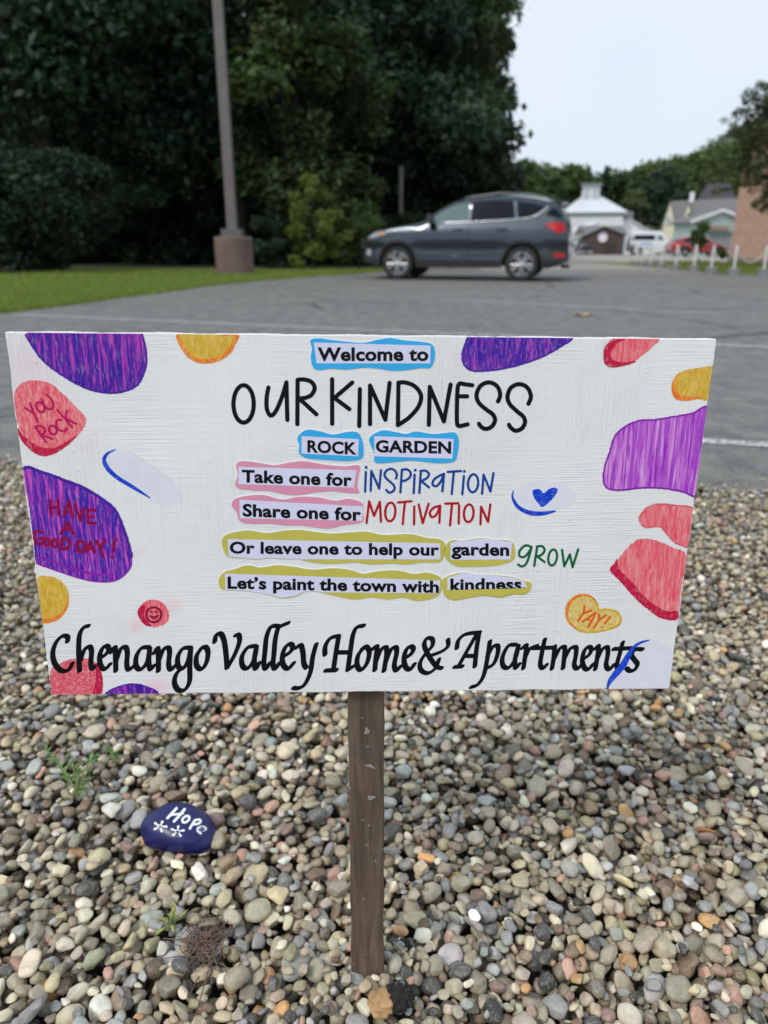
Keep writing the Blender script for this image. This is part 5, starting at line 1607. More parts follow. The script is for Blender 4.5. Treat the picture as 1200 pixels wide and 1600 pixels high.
c = ramp(n, l, f, (0.28, (0.048, 0.031, 0.022)), (0.5, (0.105, 0.070, 0.048)), (0.75, (0.175, 0.128, 0.095)))
c = mixc(n, l, ramp(n, l, st_, (0.5, 0.0), (0.75, 0.55)), c, (0.055, 0.042, 0.033))
sp = noise(n, l, coords(n, l, (120, 60, 190)), 1.0, 2, 0.5)
c = mixc(n, l, ramp(n, l, sp, (0.74, 0.0), (0.76, 0.8)), c, (0.45, 0.45, 0.47))
l.new(c, b.inputs['Base Color']); b.inputs['Roughness'].default_value = 0.75
bump(n, l, b, f, 0.5, 0.001)
M_STAKE = m
def on_back(px, py):
    d = ray(px, py); C_ = BC - BT * BN; t = ((C_ - EYE) @ BN) / (d @ BN); return EYE + d * t
a0_, a1_ = on_back(543.5, 1086), on_back(600, 1086); b0_, b1_ = on_back(548.5, 1488), on_back(600, 1488)
axis = ((b0_ + b1_) - (a0_ + a1_)) / 2; axis /= np.linalg.norm(axis)
hw = (np.linalg.norm(a1_ - a0_) + np.linalg.norm(b1_ - b0_)) / 4
mid = (a0_ + a1_ + b0_ + b1_) / 4
side = a1_ - a0_; side -= axis * (side @ axis); side /= np.linalg.norm(side)
dep = np.cross(axis, side); dep = dep if dep @ BN < 0 else -dep
topc = mid - axis * 0.50; botc = mid + axis * ((mid[2] + 0.075) / -axis[2])
topc = mid - axis * ((BC[2] + BH / 2 - 0.01 - mid[2]) / -axis[2]) 
vs = []
nseg = 30
for i in range(nseg + 1):
    c_ = botc + (topc - botc) * i / nseg
    j = 0.0005 * math.sin(i * 1.7) + 0.0003 * math.sin(i * 4.1)
    for su, sdp in ((-1, 0), (1, 0), (1, 1), (-1, 1)):
        vs.append(c_ + side * su * (hw + j) + dep * (sdp * 0.019 + 0.0002) - SIGN_LOC)
fs = [(0, 3, 2, 1), (4 * nseg, 4 * nseg + 1, 4 * nseg + 2, 4 * nseg + 3)]
for i in range(nseg):
    for k in range(4): fs.append((4 * i + k, 4 * i + (k + 1) % 4, 4 * i + 4 + (k + 1) % 4, 4 * i + 4 + k))
g = G(); g.add(vs, fs); o = g.build("stake", M_STAKE, sign)
md = o.modifiers.new("worn_edge", 'BEVEL'); md.width = 0.0012; md.segments = 2; md.limit_method = 'ANGLE'
# dabs of white paint on the stake
def on_stake(px, py, off, pl=SIGN_LOC):
    px = np.atleast_1d(np.asarray(px, float)); py = np.atleast_1d(np.asarray(py, float)); nn_ = -dep
    out = []
    for x, y in zip(px, py):
        d = ray(x, y); t = ((mid + dep * 0.0002 - EYE) @ nn_) / (d @ nn_); out.append(EYE + d * t + nn_ * off - pl)
    return np.array(out)
M_DAB = ink("pale_paint_dab", (0.30, 0.28, 0.28), 0.6, 0.25, 400)
for (px, py, rx_, ry_, ro) in [(573, 1142, 3.5, 5, 0.2), (578, 1197, 8, 2.2, 0.25), (580, 1246, 5.5, 3.2, -0.1), (566, 1121, 1.3, 1.3, 0), (573, 1320, 1.8, 1.2, 0.5), (576, 1290, 1.4, 2, 0), (568, 1404, 1.6, 1.0, 0), (587, 1345, 1.0, 2.2, 0)]:
    a = np.linspace(0, 2 * math.pi, 25)[:-1]; w_ = 1 + 0.25 * np.sin(3 * a + px)
    x = rx_ * np.cos(a) * w_; y = ry_ * np.sin(a) * w_
    Pp = np.stack([px + x * math.cos(ro) - y * math.sin(ro), py + x * math.sin(ro) + y * math.cos(ro)], 1)
    sheet("paint_dab", poly_field(Pp, 0.5, 0.5, int(px)), 0.0003, M_DAB, sign, on_stake)

# ---- painted rocks on the board
def drawing(name, pts, mat, label=None, rough=0.5, off=1, curve=True, outline=None):
    Pp = catmull(pts, True, 2.0) if curve else np.array(pts, float)
    root = sheet(name, poly_field(Pp, 0.7, rough, int(pts[0][0])), off * LY, mat, sign)
    if label: root['label'] = label
    if outline:
        om, r_, sl_ = outline
        q = np.vstack([Pp, Pp[:1]]); n_ = len(q)
        q = q[int(n_ * sl_[0]):max(int(n_ * sl_[1]), 2)]
        jit = np.random.default_rng(3).normal(0, 0.28, q.shape)
        sheet("outline", field_of([(q + jit, r_)], 0.6), (off + 1) * LY, om, root)
    return root
d1 = drawing("painted_rock", [(42, 519), (80, 518.5), (130, 518.5), (180, 518.6), (217, 519), (225, 533), (229, 560), (225, 583), (213, 603), (193, 611.5), (170, 614), (143, 609.5), (117, 598), (90, 581.5), (67, 563), (50, 540)], PURP,
    'large purple half rock at the top left corner', outline=(I_VIOL, 1.5, (0.38, 0.99)))
drawing("painted_rock", [(279, 521), (300, 521), (335, 521.5), (368, 522), (366, 535), (357, 550), (340, 561.5), (316, 564.5), (297, 556.5), (284, 540)], YELL, 'yellow half rock with orange rim on the top edge', outline=(ORNG, 3.3, (0.30, 0.985)))
yr = drawing("painted_rock", [(22, 617), (30, 602), (43, 595), (60, 594.5), (80, 600), (100, 617), (120, 637), (132.5, 650), (133.5, 662), (125, 677), (110, 690), (90, 700), (72, 702), (53, 697), (33, 673), (26, 655)], PINK, 'coral pink rock lettered YOU ROCK')
sheet("dark_edge", poly_field(catmull([(28, 668), (36, 679), (53, 693), (72, 700), (90, 698), (118, 681), (114, 688), (97, 702), (80, 711), (63, 712), (46, 702), (31, 684)], True, 2), 0.6, 0.4, 4), 2 * LY, CRIM, yr)
a_ = (0, 540, 6.15)
S_ = [stroke(*a_, [(240, 597), (305, 640)], 1.6, False), stroke(*a_, [(290, 550), (325, 650), (365, 735)], 1.7), ell(*a_, 388, 590, 36, 52, 1.7, -0.5), stroke(*a_, [(400, 512), (425, 570), (465, 610), (505, 600), (512, 560), (490, 510), (448, 472)], 1.6),
      stroke(*a_, [(342, 780), (395, 860), (447, 928)], 1.7), stroke(*a_, [(342, 780), (385, 768), (425, 795), (428, 835), (395, 858)], 1.6), stroke(*a_, [(400, 858), (505, 897)], 1.6, False), ell(*a_, 508, 810, 34, 44, 1.7, -0.5),
      stroke(*a_, [(590, 712), (550, 718), (542, 765), (570, 810), (615, 822), (645, 795)], 1.7), stroke(*a_, [(553, 620), (695, 785)], 1.6, False), stroke(*a_, [(642, 625), (632, 690), (625, 705)], 1.6), stroke(*a_, [(628, 700), (735, 752)], 1.6, False)]
sheet("lettering", field_of(S_, 0.45), 3 * LY, I_MAG, yr)
hg = drawing("painted_rock", [(37, 733), (67, 738), (100, 750), (133, 763), (160, 780), (180, 797), (192, 823), (201, 850), (206, 875), (200, 893), (180, 907), (150, 909), (110, 900), (80, 889), (57, 880), (53, 850), (45, 790)], PURP2, 'violet and magenta rock lettered HAVE A GOOD DAY', outline=(I_VIOL, 2.3, (0.0, 0.42)))
sheet("outline", field_of([stroke(0, 0, 1, [(57, 868), (80, 877), (110, 888), (150, 897), (180, 897)], [1, 2, 2.2, 2, 1]), stroke(0, 0, 1, [(57, 880), (90, 892), (140, 907), (180, 907), (203, 888), (205, 868)], 1.2)], 0.6), 2 * LY, I_ORCH, hg)
a_ = (0, 780, 3.0)
S_ = [stroke(*a_, [(236, 5), (240, 74)], 2.4, 0), stroke(*a_, [(272, 4), (275, 72)], 2.4, 0), stroke(*a_, [(236, 42), (273, 36)], 2, 0),
      stroke(*a_, [(298, 82), (322, 12), (342, 84)], 2.2, 0), stroke(*a_, [(308, 58), (334, 58)], 1.8, 0), stroke(*a_, [(352, 25), (376, 98), (394, 40)], 2.2, 0),
      stroke(*a_, [(446, 52), (411, 50), (412, 110), (448, 112)], 2.2, 0), stroke(*a_, [(411, 82), (438, 82)], 1.9, 0),
      stroke(*a_, [(284, 162), (316, 108), (344, 162)], 2.3, 0), stroke(*a_, [(298, 142), (334, 142)], 1.9, 0),
      stroke(*a_, [(200, 158), (172, 148), (160, 176), (172, 206), (200, 206), (202, 184), (186, 184)], 2.2), ell(*a_, 222, 200, 12, 17, 2.2), ell(*a_, 257, 206, 13, 18, 2.2),
      stroke(*a_, [(290, 182), (290, 232), (318, 226), (326, 204), (314, 186), (290, 182)], 2.3), 
      stroke(*a_, [(366, 196), (364, 242), (390, 238), (398, 216), (388, 198), (366, 196)], 2.3), stroke(*a_, [(404, 248), (424, 200), (442, 250)], 2.3, 0), stroke(*a_, [(412, 232), (436, 232)], 1.9, 0),
      stroke(*a_, [(450, 196), (470, 226), (492, 192)], 2.3, 0), stroke(*a_, [(470, 226), (484, 268)], 2.2, 0), stroke(*a_, [(540, 185), (530, 245)], 2.2, 0), stroke(*a_, [(526, 270), (527, 272)], 2.4, 0)]
sheet("lettering", field_of(S_, 0.6), 3 * LY, I_DRED, hg)
yl = drawing("painted_rock", [(58, 904), (76, 900), (93, 906), (105, 920), (107.5, 933), (105, 947), (96, 962), (83, 971), (66, 973), (62, 940)], YELL, 'ochre round rock on the left edge')
sheet("outline", field_of([stroke(0, 0, 1, [(106, 930), (105, 946), (96, 960), (84, 968), (64, 970)], [1.0, 1.8, 2.6, 3.2, 3.2])], 0.6), 2 * LY, ORNG, yl)
pl_ = drawing("painted_rock", [(79, 1048), (93, 1037), (113, 1029.5), (133, 1028.5), (147, 1033), (157, 1047), (160.5, 1063), (157, 1085.5), (120, 1085.5), (81, 1085.5)], PINKD, 'rose pink rock in the lower left corner')
sheet("dark_edge", poly_field(catmull([(150, 1036), (157, 1048), (160.5, 1063), (157, 1084), (145, 1085), (150, 1062)], True, 2), 0.6, 0.4, 5), 2 * LY, CRIM, pl_)
drawing("painted_rock", [(166, 1084.6), (183, 1073.5), (207, 1068.5), (230, 1073), (246, 1083.5), (205, 1084.6)], PURP, 'small purple rock tip on the bottom edge', outline=(I_VIOL, 1.0, (0, .6)))
sm = drawing("painted_rock", [(217, 955), (223, 943), (236, 937), (250, 939), (260, 948), (264.5, 962), (260, 973), (248, 979), (235, 979.5), (224, 970)], PINKV, 'little red round rock with a smiling face', 0.6)
a_ = (190, 920, 12.0)
sheet("dark_edge", poly_field(catmull(Z(*a_, [(400, 300), (440, 330), (420, 480), (470, 590), (560, 690), (480, 700), (380, 620), (310, 500), (300, 420), (340, 340)]), True, 1.5), 0.5, 0.3, 6), 2 * LY, CRIM, sm)
sheet("smiling_face", field_of([ell(*a_, 605, 485, 140, 140, 1.7), stroke(*a_, [(530, 500), (590, 525), (680, 500), (690, 495), (640, 545), (580, 550), (530, 505)], 1.0), stroke(*a_, [(535, 435), (560, 420), (580, 440)], 1.1), stroke(*a_, [(625, 435), (650, 420), (670, 440)], 1.1)], 0.4), 3 * LY, I_DRED, sm)
a_ = (700, 510, 2.727)
drawing("painted_rock", Z(*a_, [(100, 40), (200, 44), (330, 45), (430, 47), (528, 50), (480, 85), (400, 130), (300, 165), (200, 185), (110, 190), (70, 165), (60, 120), (75, 70)]), PURP3, 'pointed purple rock on the top edge right of Welcome', outline=(I_VIOL, 1.4, (0.0, 0.999)))
rr_ = drawing("painted_rock", Z(*a_, [(690, 60), (740, 48), (820, 50), (900, 52), (870, 90), (830, 122), (800, 145), (760, 160), (715, 165), (680, 140), (672, 100)]), PINKV, 'red rock on the top edge towards the right')
sheet("dark_edge", poly_field(catmull(Z(*a_, [(735, 50), (755, 52), (720, 75), (695, 105), (700, 138), (740, 152), (800, 148), (770, 163), (700, 176), (668, 160), (662, 120), (675, 78)]), True, 1.5), 0.6, 0.4, 8), 2 * LY, CRIM, rr_)
yy2 = drawing("painted_rock", Z(*a_, [(1136, 172), (1060, 178), (1000, 190), (968, 215), (955, 260), (966, 306), (1010, 316), (1060, 310), (1113, 312), (1122, 240)]), YELL, 'yellow rock with orange left rim on the right edge')
sheet("outline", field_of([stroke(*a_, [(985, 202), (968, 225), (962, 262), (975, 298), (1015, 308), (1060, 304), (1080, 302)], [1.0, 3, 4, 4.2, 3.6, 2.4, 0.8])], 0.6), 2 * LY, ORNG, yy2)
drawing("painted_rock", Z(*a_, [(1107, 347), (1040, 370), (960, 385), (880, 398), (810, 402), (750, 430), (710, 470), (690, 530), (670, 590), (662, 650), (680, 690), (740, 697), (820, 688), (920, 690), (1000, 705), (1056, 721), (1068, 640), (1085, 500)]), ORCH, 'large orchid purple rock on the right edge', 0.8, outline=(I_ORCH, 1.4, (0.0, 0.74)))
a_ = (680, 780, 2.857)
drawing("painted_rock", Z(*a_, [(1148, 42), (1080, 28), (1000, 22), (950, 35), (920, 65), (912, 95), (940, 125), (1000, 122), (1030, 150), (1060, 185), (1085, 200), (1130, 208), (1140, 120)]), PINKV, 'small coral rock above the big one at right', outline=(PINKD, 1.2, (0.0, 0.9)))
bp = drawing("painted_rock", Z(*a_, [(1120, 252), (1060, 215), (980, 182), (910, 178), (870, 205), (830, 250), (806, 285), (790, 315), (840, 370), (910, 450), (965, 495), (1015, 525), (1080, 530), (1098, 400)]), PINKV, 'big coral rock with crimson lower edge at right', 0.7)
sheet("dark_edge", poly_field(catmull(Z(*a_, [(812, 266), (800, 285), (780, 318), (830, 372), (900, 450), (960, 500), (1010, 532), (1078, 539), (1080, 500), (1040, 500), (990, 480), (930, 430), (880, 370), (822, 312)]), True, 1.5), 0.6, 0.4, 9), 2 * LY, CRIM, bp)
ya = drawing("painted_rock", Z(860, 910, 8.57, [(200, 400), (215, 300), (280, 210), (380, 155), (500, 155), (590, 210), (640, 290), (655, 350), (760, 350), (870, 370), (935, 420), (955, 500), (930, 570), (840, 620), (700, 655), (560, 675), (420, 665), (310, 610), (235, 530)]), YELP, 'yellow heart shaped rock lettered YAY!', 0.5)
sheet("outline", field_of([stroke(860, 910, 8.57, [(345, 618), (250, 530), (218, 420), (240, 300), (330, 205), (430, 170), (530, 185), (590, 230)], [1, 1.8, 2.2, 2.6, 2.3, 2.0, 1.8, 1.2])], 0.5), 2 * LY, ORNG, ya)
sheet("outline", field_of([stroke(860, 910, 8.57, [(580, 225), (630, 300), (645, 370), (760, 362), (860, 385), (925, 430), (940, 510), (900, 580), (800, 620), (650, 655), (520, 665), (400, 650), (330, 610)], 1.5)], 0.5), 2 * LY, YOUT, ya)
a_ = (860, 910, 8.57)
sheet("lettering", field_of([stroke(*a_, [(452, 315), (450, 380), (440, 415)], 1.5), stroke(*a_, [(550, 375), (440, 410), (368, 515)], 1.5, 0), stroke(*a_, [(425, 530), (510, 470), (610, 400)], 1.4, 0), stroke(*a_, [(610, 400), (560, 500), (505, 600)], 1.4, 0), stroke(*a_, [(478, 492), (560, 510)], 1.1, 0),
    stroke(*a_, [(645, 425), (650, 495)], 1.5, 0), stroke(*a_, [(740, 440), (650, 498), (580, 608)], 1.5, 0), stroke(*a_, [(800, 460), (728, 545)], 1.5, 0), stroke(*a_, [(688, 596), (690, 597)], 1.5, 0)], 0.4), 3 * LY, I_ORNG, ya)
# pale ovals with blue strokes
a_ = (0, 500, 3.0)
o1 = drawing("painted_rock", Z(*a_, [(540, 602), (620, 620), (700, 670), (790, 735), (850, 800), (845, 850), (790, 865), (720, 850), (640, 800), (560, 730), (510, 670), (512, 630)]), LAV, 'pale lavender oval with a blue curved stroke', 0.3)
sheet("blue_stroke", field_of([stroke(*a_, [(540, 608), (505, 625), (488, 655), (505, 695), (550, 738), (610, 775), (660, 806), (704, 834)], [0.8, 2.6, 3.6, 3.4, 3.2, 3.0, 2.2, 0.7])], 0.5), 2 * LY, I_ROYAL, o1)
a_ = (700, 510, 2.727)
o2 = drawing("painted_rock", Z(*a_, [(300, 690), (350, 668), (430, 660), (500, 672), (540, 705), (535, 750), (490, 778), (420, 785), (350, 778), (300, 745), (288, 715)]), LAV, 'pale oval with a blue heart', 0.3)
sheet("blue_heart", poly_field(catmull(Z(*a_, [(360, 702), (378, 693), (396, 697), (407, 711), (430, 693), (455, 686), (467, 700), (445, 735), (405, 769), (385, 755), (366, 728)]), True, 1.2), 0.5, 0.3, 3), 2 * LY, I_ROYAL, o2)
sheet("blue_stroke", field_of([stroke(*a_, [(279, 700), (275, 728), (298, 768), (345, 793), (400, 797), (456, 787)], [0.8, 2.6, 3.2, 3.8, 3.2, 1.2])], 0.5), 2 * LY, I_ROYAL, o2)
a_ = (680, 780, 2.857)
o3 = drawing("painted_rock", Z(*a_, [(950, 628), (1000, 635), (1055, 665), (1062, 720), (1046, 846), (900, 848), (775, 847), (830, 760), (880, 690)]), LAV, 'faint lavender rock behind the last blue stroke', 0.3)

# ---- hand lettering
a_ = (350, 580, 4.8); b2 = (590, 580, 4.8); r_ = 3.4
S_ = [ell(*a_, 147, 245, 76, 140, r_), stroke(*a_, [(333, 122), (320, 200), (322, 285), (350, 332), (388, 300), (432, 200), (468, 84)], r_), stroke(*a_, [(468, 84), (475, 365)], r_, 0),
      stroke(*a_, [(552, 66), (550, 396)], r_, 0), stroke(*a_, [(552, 64), (602, 62), (655, 80), (680, 125), (655, 178), (605, 200), (556, 203)], r_), stroke(*a_, [(572, 212), (693, 323)], r_, 0),
      stroke(*a_, [(811, 60), (811, 394)], r_, 0), stroke(*a_, [(962, 85), (828, 200), (940, 284)], r_, 0), stroke(*a_, [(1019, 134), (1014, 411)], r_, 0),
      stroke(*a_, [(1095, 396), (1095, 107)], r_, 0), stroke(*b2, [(-57, 107), (58, 364), (90, 87)], r_, 0),
      stroke(*b2, [(156, 92), (152, 403)], r_, 0), stroke(*b2, [(156, 86), (205, 84), (270, 107), (315, 155), (326, 208), (298, 278), (230, 352), (152, 404)], r_),
      stroke(*b2, [(384, 402), (391, 117), (497, 376), (547, 100)], r_, 0), stroke(*b2, [(710, 105), (655, 98), (615, 93), (600, 130), (595, 250), (595, 380), (608, 410), (645, 405), (675, 398)], r_), stroke(*b2, [(600, 188), (671, 188)], r_, 0),
      stroke(*b2, [(903, 226), (919, 180), (905, 125), (868, 92), (820, 85), (770, 112), (742, 175), (758, 235), (815, 287), (865, 325), (880, 370), (852, 418), (805, 432), (772, 412), (760, 394)], r_),
      stroke(*b2, [(1131, 244), (1149, 195), (1135, 140), (1098, 105), (1045, 99), (995, 130), (974, 190), (990, 245), (1045, 300), (1092, 340), (1105, 385), (1080, 430), (1035, 446), (1000, 425), (985, 401)], r_)]
sheet("headline_lettering", field_of(S_, 0.5), 2 * LY, I_BLACK, sign)['label'] = 'tall black hand lettering OUR KINDNESS'
a_ = (550, 710, 4.8); r_ = 1.9
S_ = [ell(*a_, 106, 97, 4, 4, 1.6), stroke(*a_, [(104, 132), (98, 278)], r_, 0), stroke(*a_, [(140, 272), (145, 124), (204, 256), (217, 118)], r_, 0),
      stroke(*a_, [(330, 180), (336, 150), (318, 118), (285, 108), (252, 128), (245, 160), (268, 190), (308, 225), (320, 255), (302, 280), (275, 285), (257, 266)], r_),
      stroke(*a_, [(374, 115), (363, 285)], r_, 0), stroke(*a_, [(374, 115), (412, 112), (440, 138), (432, 172), (398, 196), (374, 199)], r_), ell(*a_, 474, 118, 4, 4, 1.5), stroke(*a_, [(469, 152), (463, 290)], r_, 0),
      stroke(*a_, [(516, 125), (505, 288)], r_, 0), stroke(*a_, [(513, 124), (552, 122), (577, 148), (560, 178), (518, 200)], r_), stroke(*a_, [(522, 202), (577, 247)], r_, 0),
      stroke(*a_, [(690, 145), (650, 163), (612, 192), (605, 228), (636, 236), (668, 198), (690, 145)], r_), stroke(*a_, [(690, 145), (678, 276)], r_, 0),
      stroke(*a_, [(717, 131), (817, 124)], r_, 0), stroke(*a_, [(763, 130), (748, 296)], r_, 0), ell(*a_, 842, 127, 4, 4, 1.5), stroke(*a_, [(839, 162), (827, 298)], r_, 0), ell(*a_, 908, 216, 38, 67, r_, 0.08),
      stroke(*a_, [(975, 294), (987, 152), (1038, 278), (1061, 140)], r_, 0)]
sheet("blue_lettering", field_of(S_, 0.45), 2 * LY, I_BLUE, sign)['label'] = 'blue hand lettering INSPIRATION'
S_ = [stroke(*a_, [(109, 514), (128, 352), (165, 460), (209, 356), (217, 504)], r_, 0), ell(*a_, 287, 431, 38, 70, r_, 0.08), stroke(*a_, [(346, 360), (445, 351)], r_, 0), stroke(*a_, [(396, 358), (380, 522)], r_, 0),
      stroke(*a_, [(467, 390), (465, 524)], r_, 0), stroke(*a_, [(500, 376), (530, 515), (574, 370)], r_, 0), stroke(*a_, [(660, 385), (612, 400), (583, 438), (600, 470), (635, 448), (660, 385)], r_), stroke(*a_, [(661, 385), (655, 512)], r_, 0),
      stroke(*a_, [(700, 369), (796, 366)], r_, 0), stroke(*a_, [(750, 368), (735, 532)], r_, 0), stroke(*a_, [(803, 383), (800, 518)], r_, 0), ell(*a_, 875, 441, 36, 66, r_, 0.08), stroke(*a_, [(963, 524), (968, 392), (1020, 506), (1037, 376)], r_, 0)]
sheet("red_lettering", field_of(S_, 0.45), 2 * LY, I_RED, sign)['label'] = 'red hand lettering MOTIVATION'
a_ = (680, 780, 2.857)
S_ = [stroke(*a_, [(430, 214), (404, 206), (378, 228), (376, 252), (396, 258), (418, 236), (430, 212)], 1.9), stroke(*a_, [(430, 212), (418, 258), (404, 290), (386, 300), (370, 291)], 1.9),
      stroke(*a_, [(455, 213), (442, 297)], 1.9, 0), stroke(*a_, [(453, 211), (478, 210), (488, 228), (474, 248), (450, 256)], 1.9), stroke(*a_, [(456, 256), (488, 280)], 1.9, 0), ell(*a_, 524, 260, 19, 36, 1.9, 0.15),
      stroke(*a_, [(566, 226), (576, 299), (601, 246), (613, 303), (638, 224)], 1.9, 0)]
sheet("green_lettering", field_of(S_, 0.45), 2 * LY, I_GREEN, sign)['label'] = 'green hand lettering GROW'

# ---- the italic bottom line, written with a broad nib
NIB = (R(-38), 0.52)
def callig(name, parts, r_=4.9):
    S_ = []
    for a_, lst in parts:
        for pts in lst: S_.append(stroke(*a_, pts, r_, len(pts) > 2))
    return sheet(name, field_of(S_, 0.5, NIB), 2 * LY, I_BLACK, sign)
D_ = (60, 960, 4.0); E_ = (320, 960, 3.75); F_ = (620, 960, 2.857)
callig("script_lettering", [(D_, [
    [(182, 168), (182, 140), (150, 135), (110, 175), (90, 240), (102, 305), (145, 352), (190, 345), (212, 305)],
    [(312, 72), (282, 82), (258, 125), (252, 200), (254, 290), (258, 352)], [(262, 290), (285, 225), (318, 200), (332, 230), (328, 300), (338, 340), (362, 318)],
    [(385, 275), (425, 245), (440, 215), (425, 195), (398, 215), (382, 265), (390, 320), (415, 342), (447, 312)],
    [(455, 235), (478, 205), (482, 270), (484, 352)], [(486, 290), (515, 215), (545, 205), (556, 240), (552, 310), (565, 345), (600, 318)],
    [(688, 205), (645, 210), (612, 262), (612, 325), (642, 342), (680, 295), (696, 215)], [(696, 215), (690, 290), (700, 342), (722, 320)],
    [(724, 240), (745, 210), (750, 270), (750, 352)], [(752, 290), (782, 218), (812, 208), (820, 240), (814, 310), (828, 345), (856, 318)],
    [(950, 208), (905, 212), (872, 262), (874, 322), (902, 338), (935, 290), (952, 215)], [(952, 215), (946, 320), (944, 420), (912, 472), (872, 470), (850, 425), (862, 372), (898, 335)],
    [(1025, 205), (990, 255), (988, 315), (1018, 342), (1050, 300), (1060, 235), (1042, 202), (1015, 215)]])])['label'] = 'black script word Chenango'
callig("script_lettering", [(E_, [
    [(58, 160), (66, 122), (92, 112), (112, 150), (124, 230), (130, 312)], [(132, 312), (175, 235), (203, 160), (198, 120), (180, 122)],
    [(292, 185), (250, 195), (217, 248), (222, 302), (252, 315), (288, 265), (302, 195)], [(302, 190), (290, 265), (298, 318), (318, 285)],
    [(430, 68), (388, 72), (362, 130), (352, 220), (346, 290), (358, 318), (380, 285)], [(488, 50), (450, 66), (428, 85), (412, 150), (405, 230), (400, 290), (412, 318), (436, 285)],
    [(462, 245), (500, 220), (515, 190), (498, 172), (470, 195), (454, 245), (460, 295), (488, 318), (520, 285)],
    [(535, 195), (562, 180), (575, 225), (580, 285), (594, 312)], [(652, 175), (632, 250), (618, 340), (585, 410), (548, 432), (520, 430)]])])['label'] = 'black script word Valley'
callig("script_lettering", [(E_, [
    [(704, 235), (706, 185), (735, 140), (780, 126)], [(784, 130), (772, 200), (755, 312)], [(708, 328), (770, 326)], [(775, 222), (848, 222)], [(930, 66), (890, 76), (868, 120), (855, 200), (838, 325)], [(838, 325), (868, 305)],
    [(938, 190), (900, 235), (892, 295), (915, 325), (950, 285), (964, 220), (945, 188), (922, 200)],
    [(980, 205), (1008, 188), (1002, 255), (996, 325)], [(1000, 285), (1030, 210), (1060, 192), (1066, 225), (1058, 280), (1050, 330)], [(1058, 285), (1088, 210), (1118, 192), (1124, 225), (1110, 295), (1122, 328), (1146, 305)]]),
    (F_, [[(33, 196), (62, 178), (74, 155), (62, 142), (42, 158), (32, 195), (38, 232), (58, 246), (78, 222)]])])['label'] = 'black script word Home'
callig("script_lettering", [(F_, [[(200, 240), (175, 230), (140, 180), (122, 135), (135, 106), (158, 110), (158, 140), (128, 175), (104, 215), (108, 248), (138, 262), (172, 240), (188, 200)], [(228, 112), (228, 142), (200, 165), (155, 182)]])], 4.4)['label'] = 'black script ampersand'
callig("script_lettering", [(F_, [
    [(268, 150), (275, 115), (308, 88), (370, 80)], [(366, 90), (355, 160), (348, 232)], [(352, 95), (315, 160), (280, 222)], [(302, 185), (352, 185)], [(258, 234), (292, 232)],
    [(415, 120), (405, 190), (388, 270), (362, 312), (332, 324)], [(405, 185), (428, 145), (450, 140), (450, 175), (432, 220), (400, 240)],
    [(530, 135), (498, 140), (472, 188), (474, 228), (498, 238), (528, 200), (542, 142)], [(542, 140), (528, 195), (530, 238), (546, 222)],
    [(560, 150), (578, 138), (572, 190), (565, 240)], [(570, 200), (592, 155), (625, 140)],
    [(660, 112), (648, 170), (640, 222), (652, 240), (668, 225)], [(610, 150), (700, 148)],
    [(705, 142), (700, 195), (692, 242)], [(697, 210), (725, 155), (748, 145), (748, 180), (742, 240)], [(745, 205), (772, 155), (798, 146), (800, 175), (792, 225), (806, 242), (826, 222)],
    [(832, 198), (858, 180), (868, 155), (856, 144), (838, 160), (828, 198), (834, 232), (852, 246), (876, 222)],
    [(886, 152), (900, 142), (894, 195), (886, 244)], [(890, 210), (915, 158), (938, 146), (942, 175), (934, 225), (948, 245), (968, 225)],
    [(1008, 125), (995, 175), (982, 225), (990, 246), (1008, 232)], [(968, 154), (1045, 150)],
    [(1096, 156), (1066, 156), (1048, 180), (1060, 202), (1074, 222), (1062, 246), (1040, 252), (1026, 240)]])], 4.6)['label'] = 'black script word Apartments'
a_ = (680, 780, 2.857)
sheet("blue_stroke", field_of([stroke(*a_, [(956, 628), (915, 640), (885, 662), (860, 700), (838, 740), (800, 785), (778, 815), (768, 843)], [0.7, 2.0, 2.8, 4.2, 5.2, 5.0, 4.0, 1.4])], 0.5), 4 * LY, I_ROYAL, sign)['label'] = 'blue stroke crossing the end of Apartments'

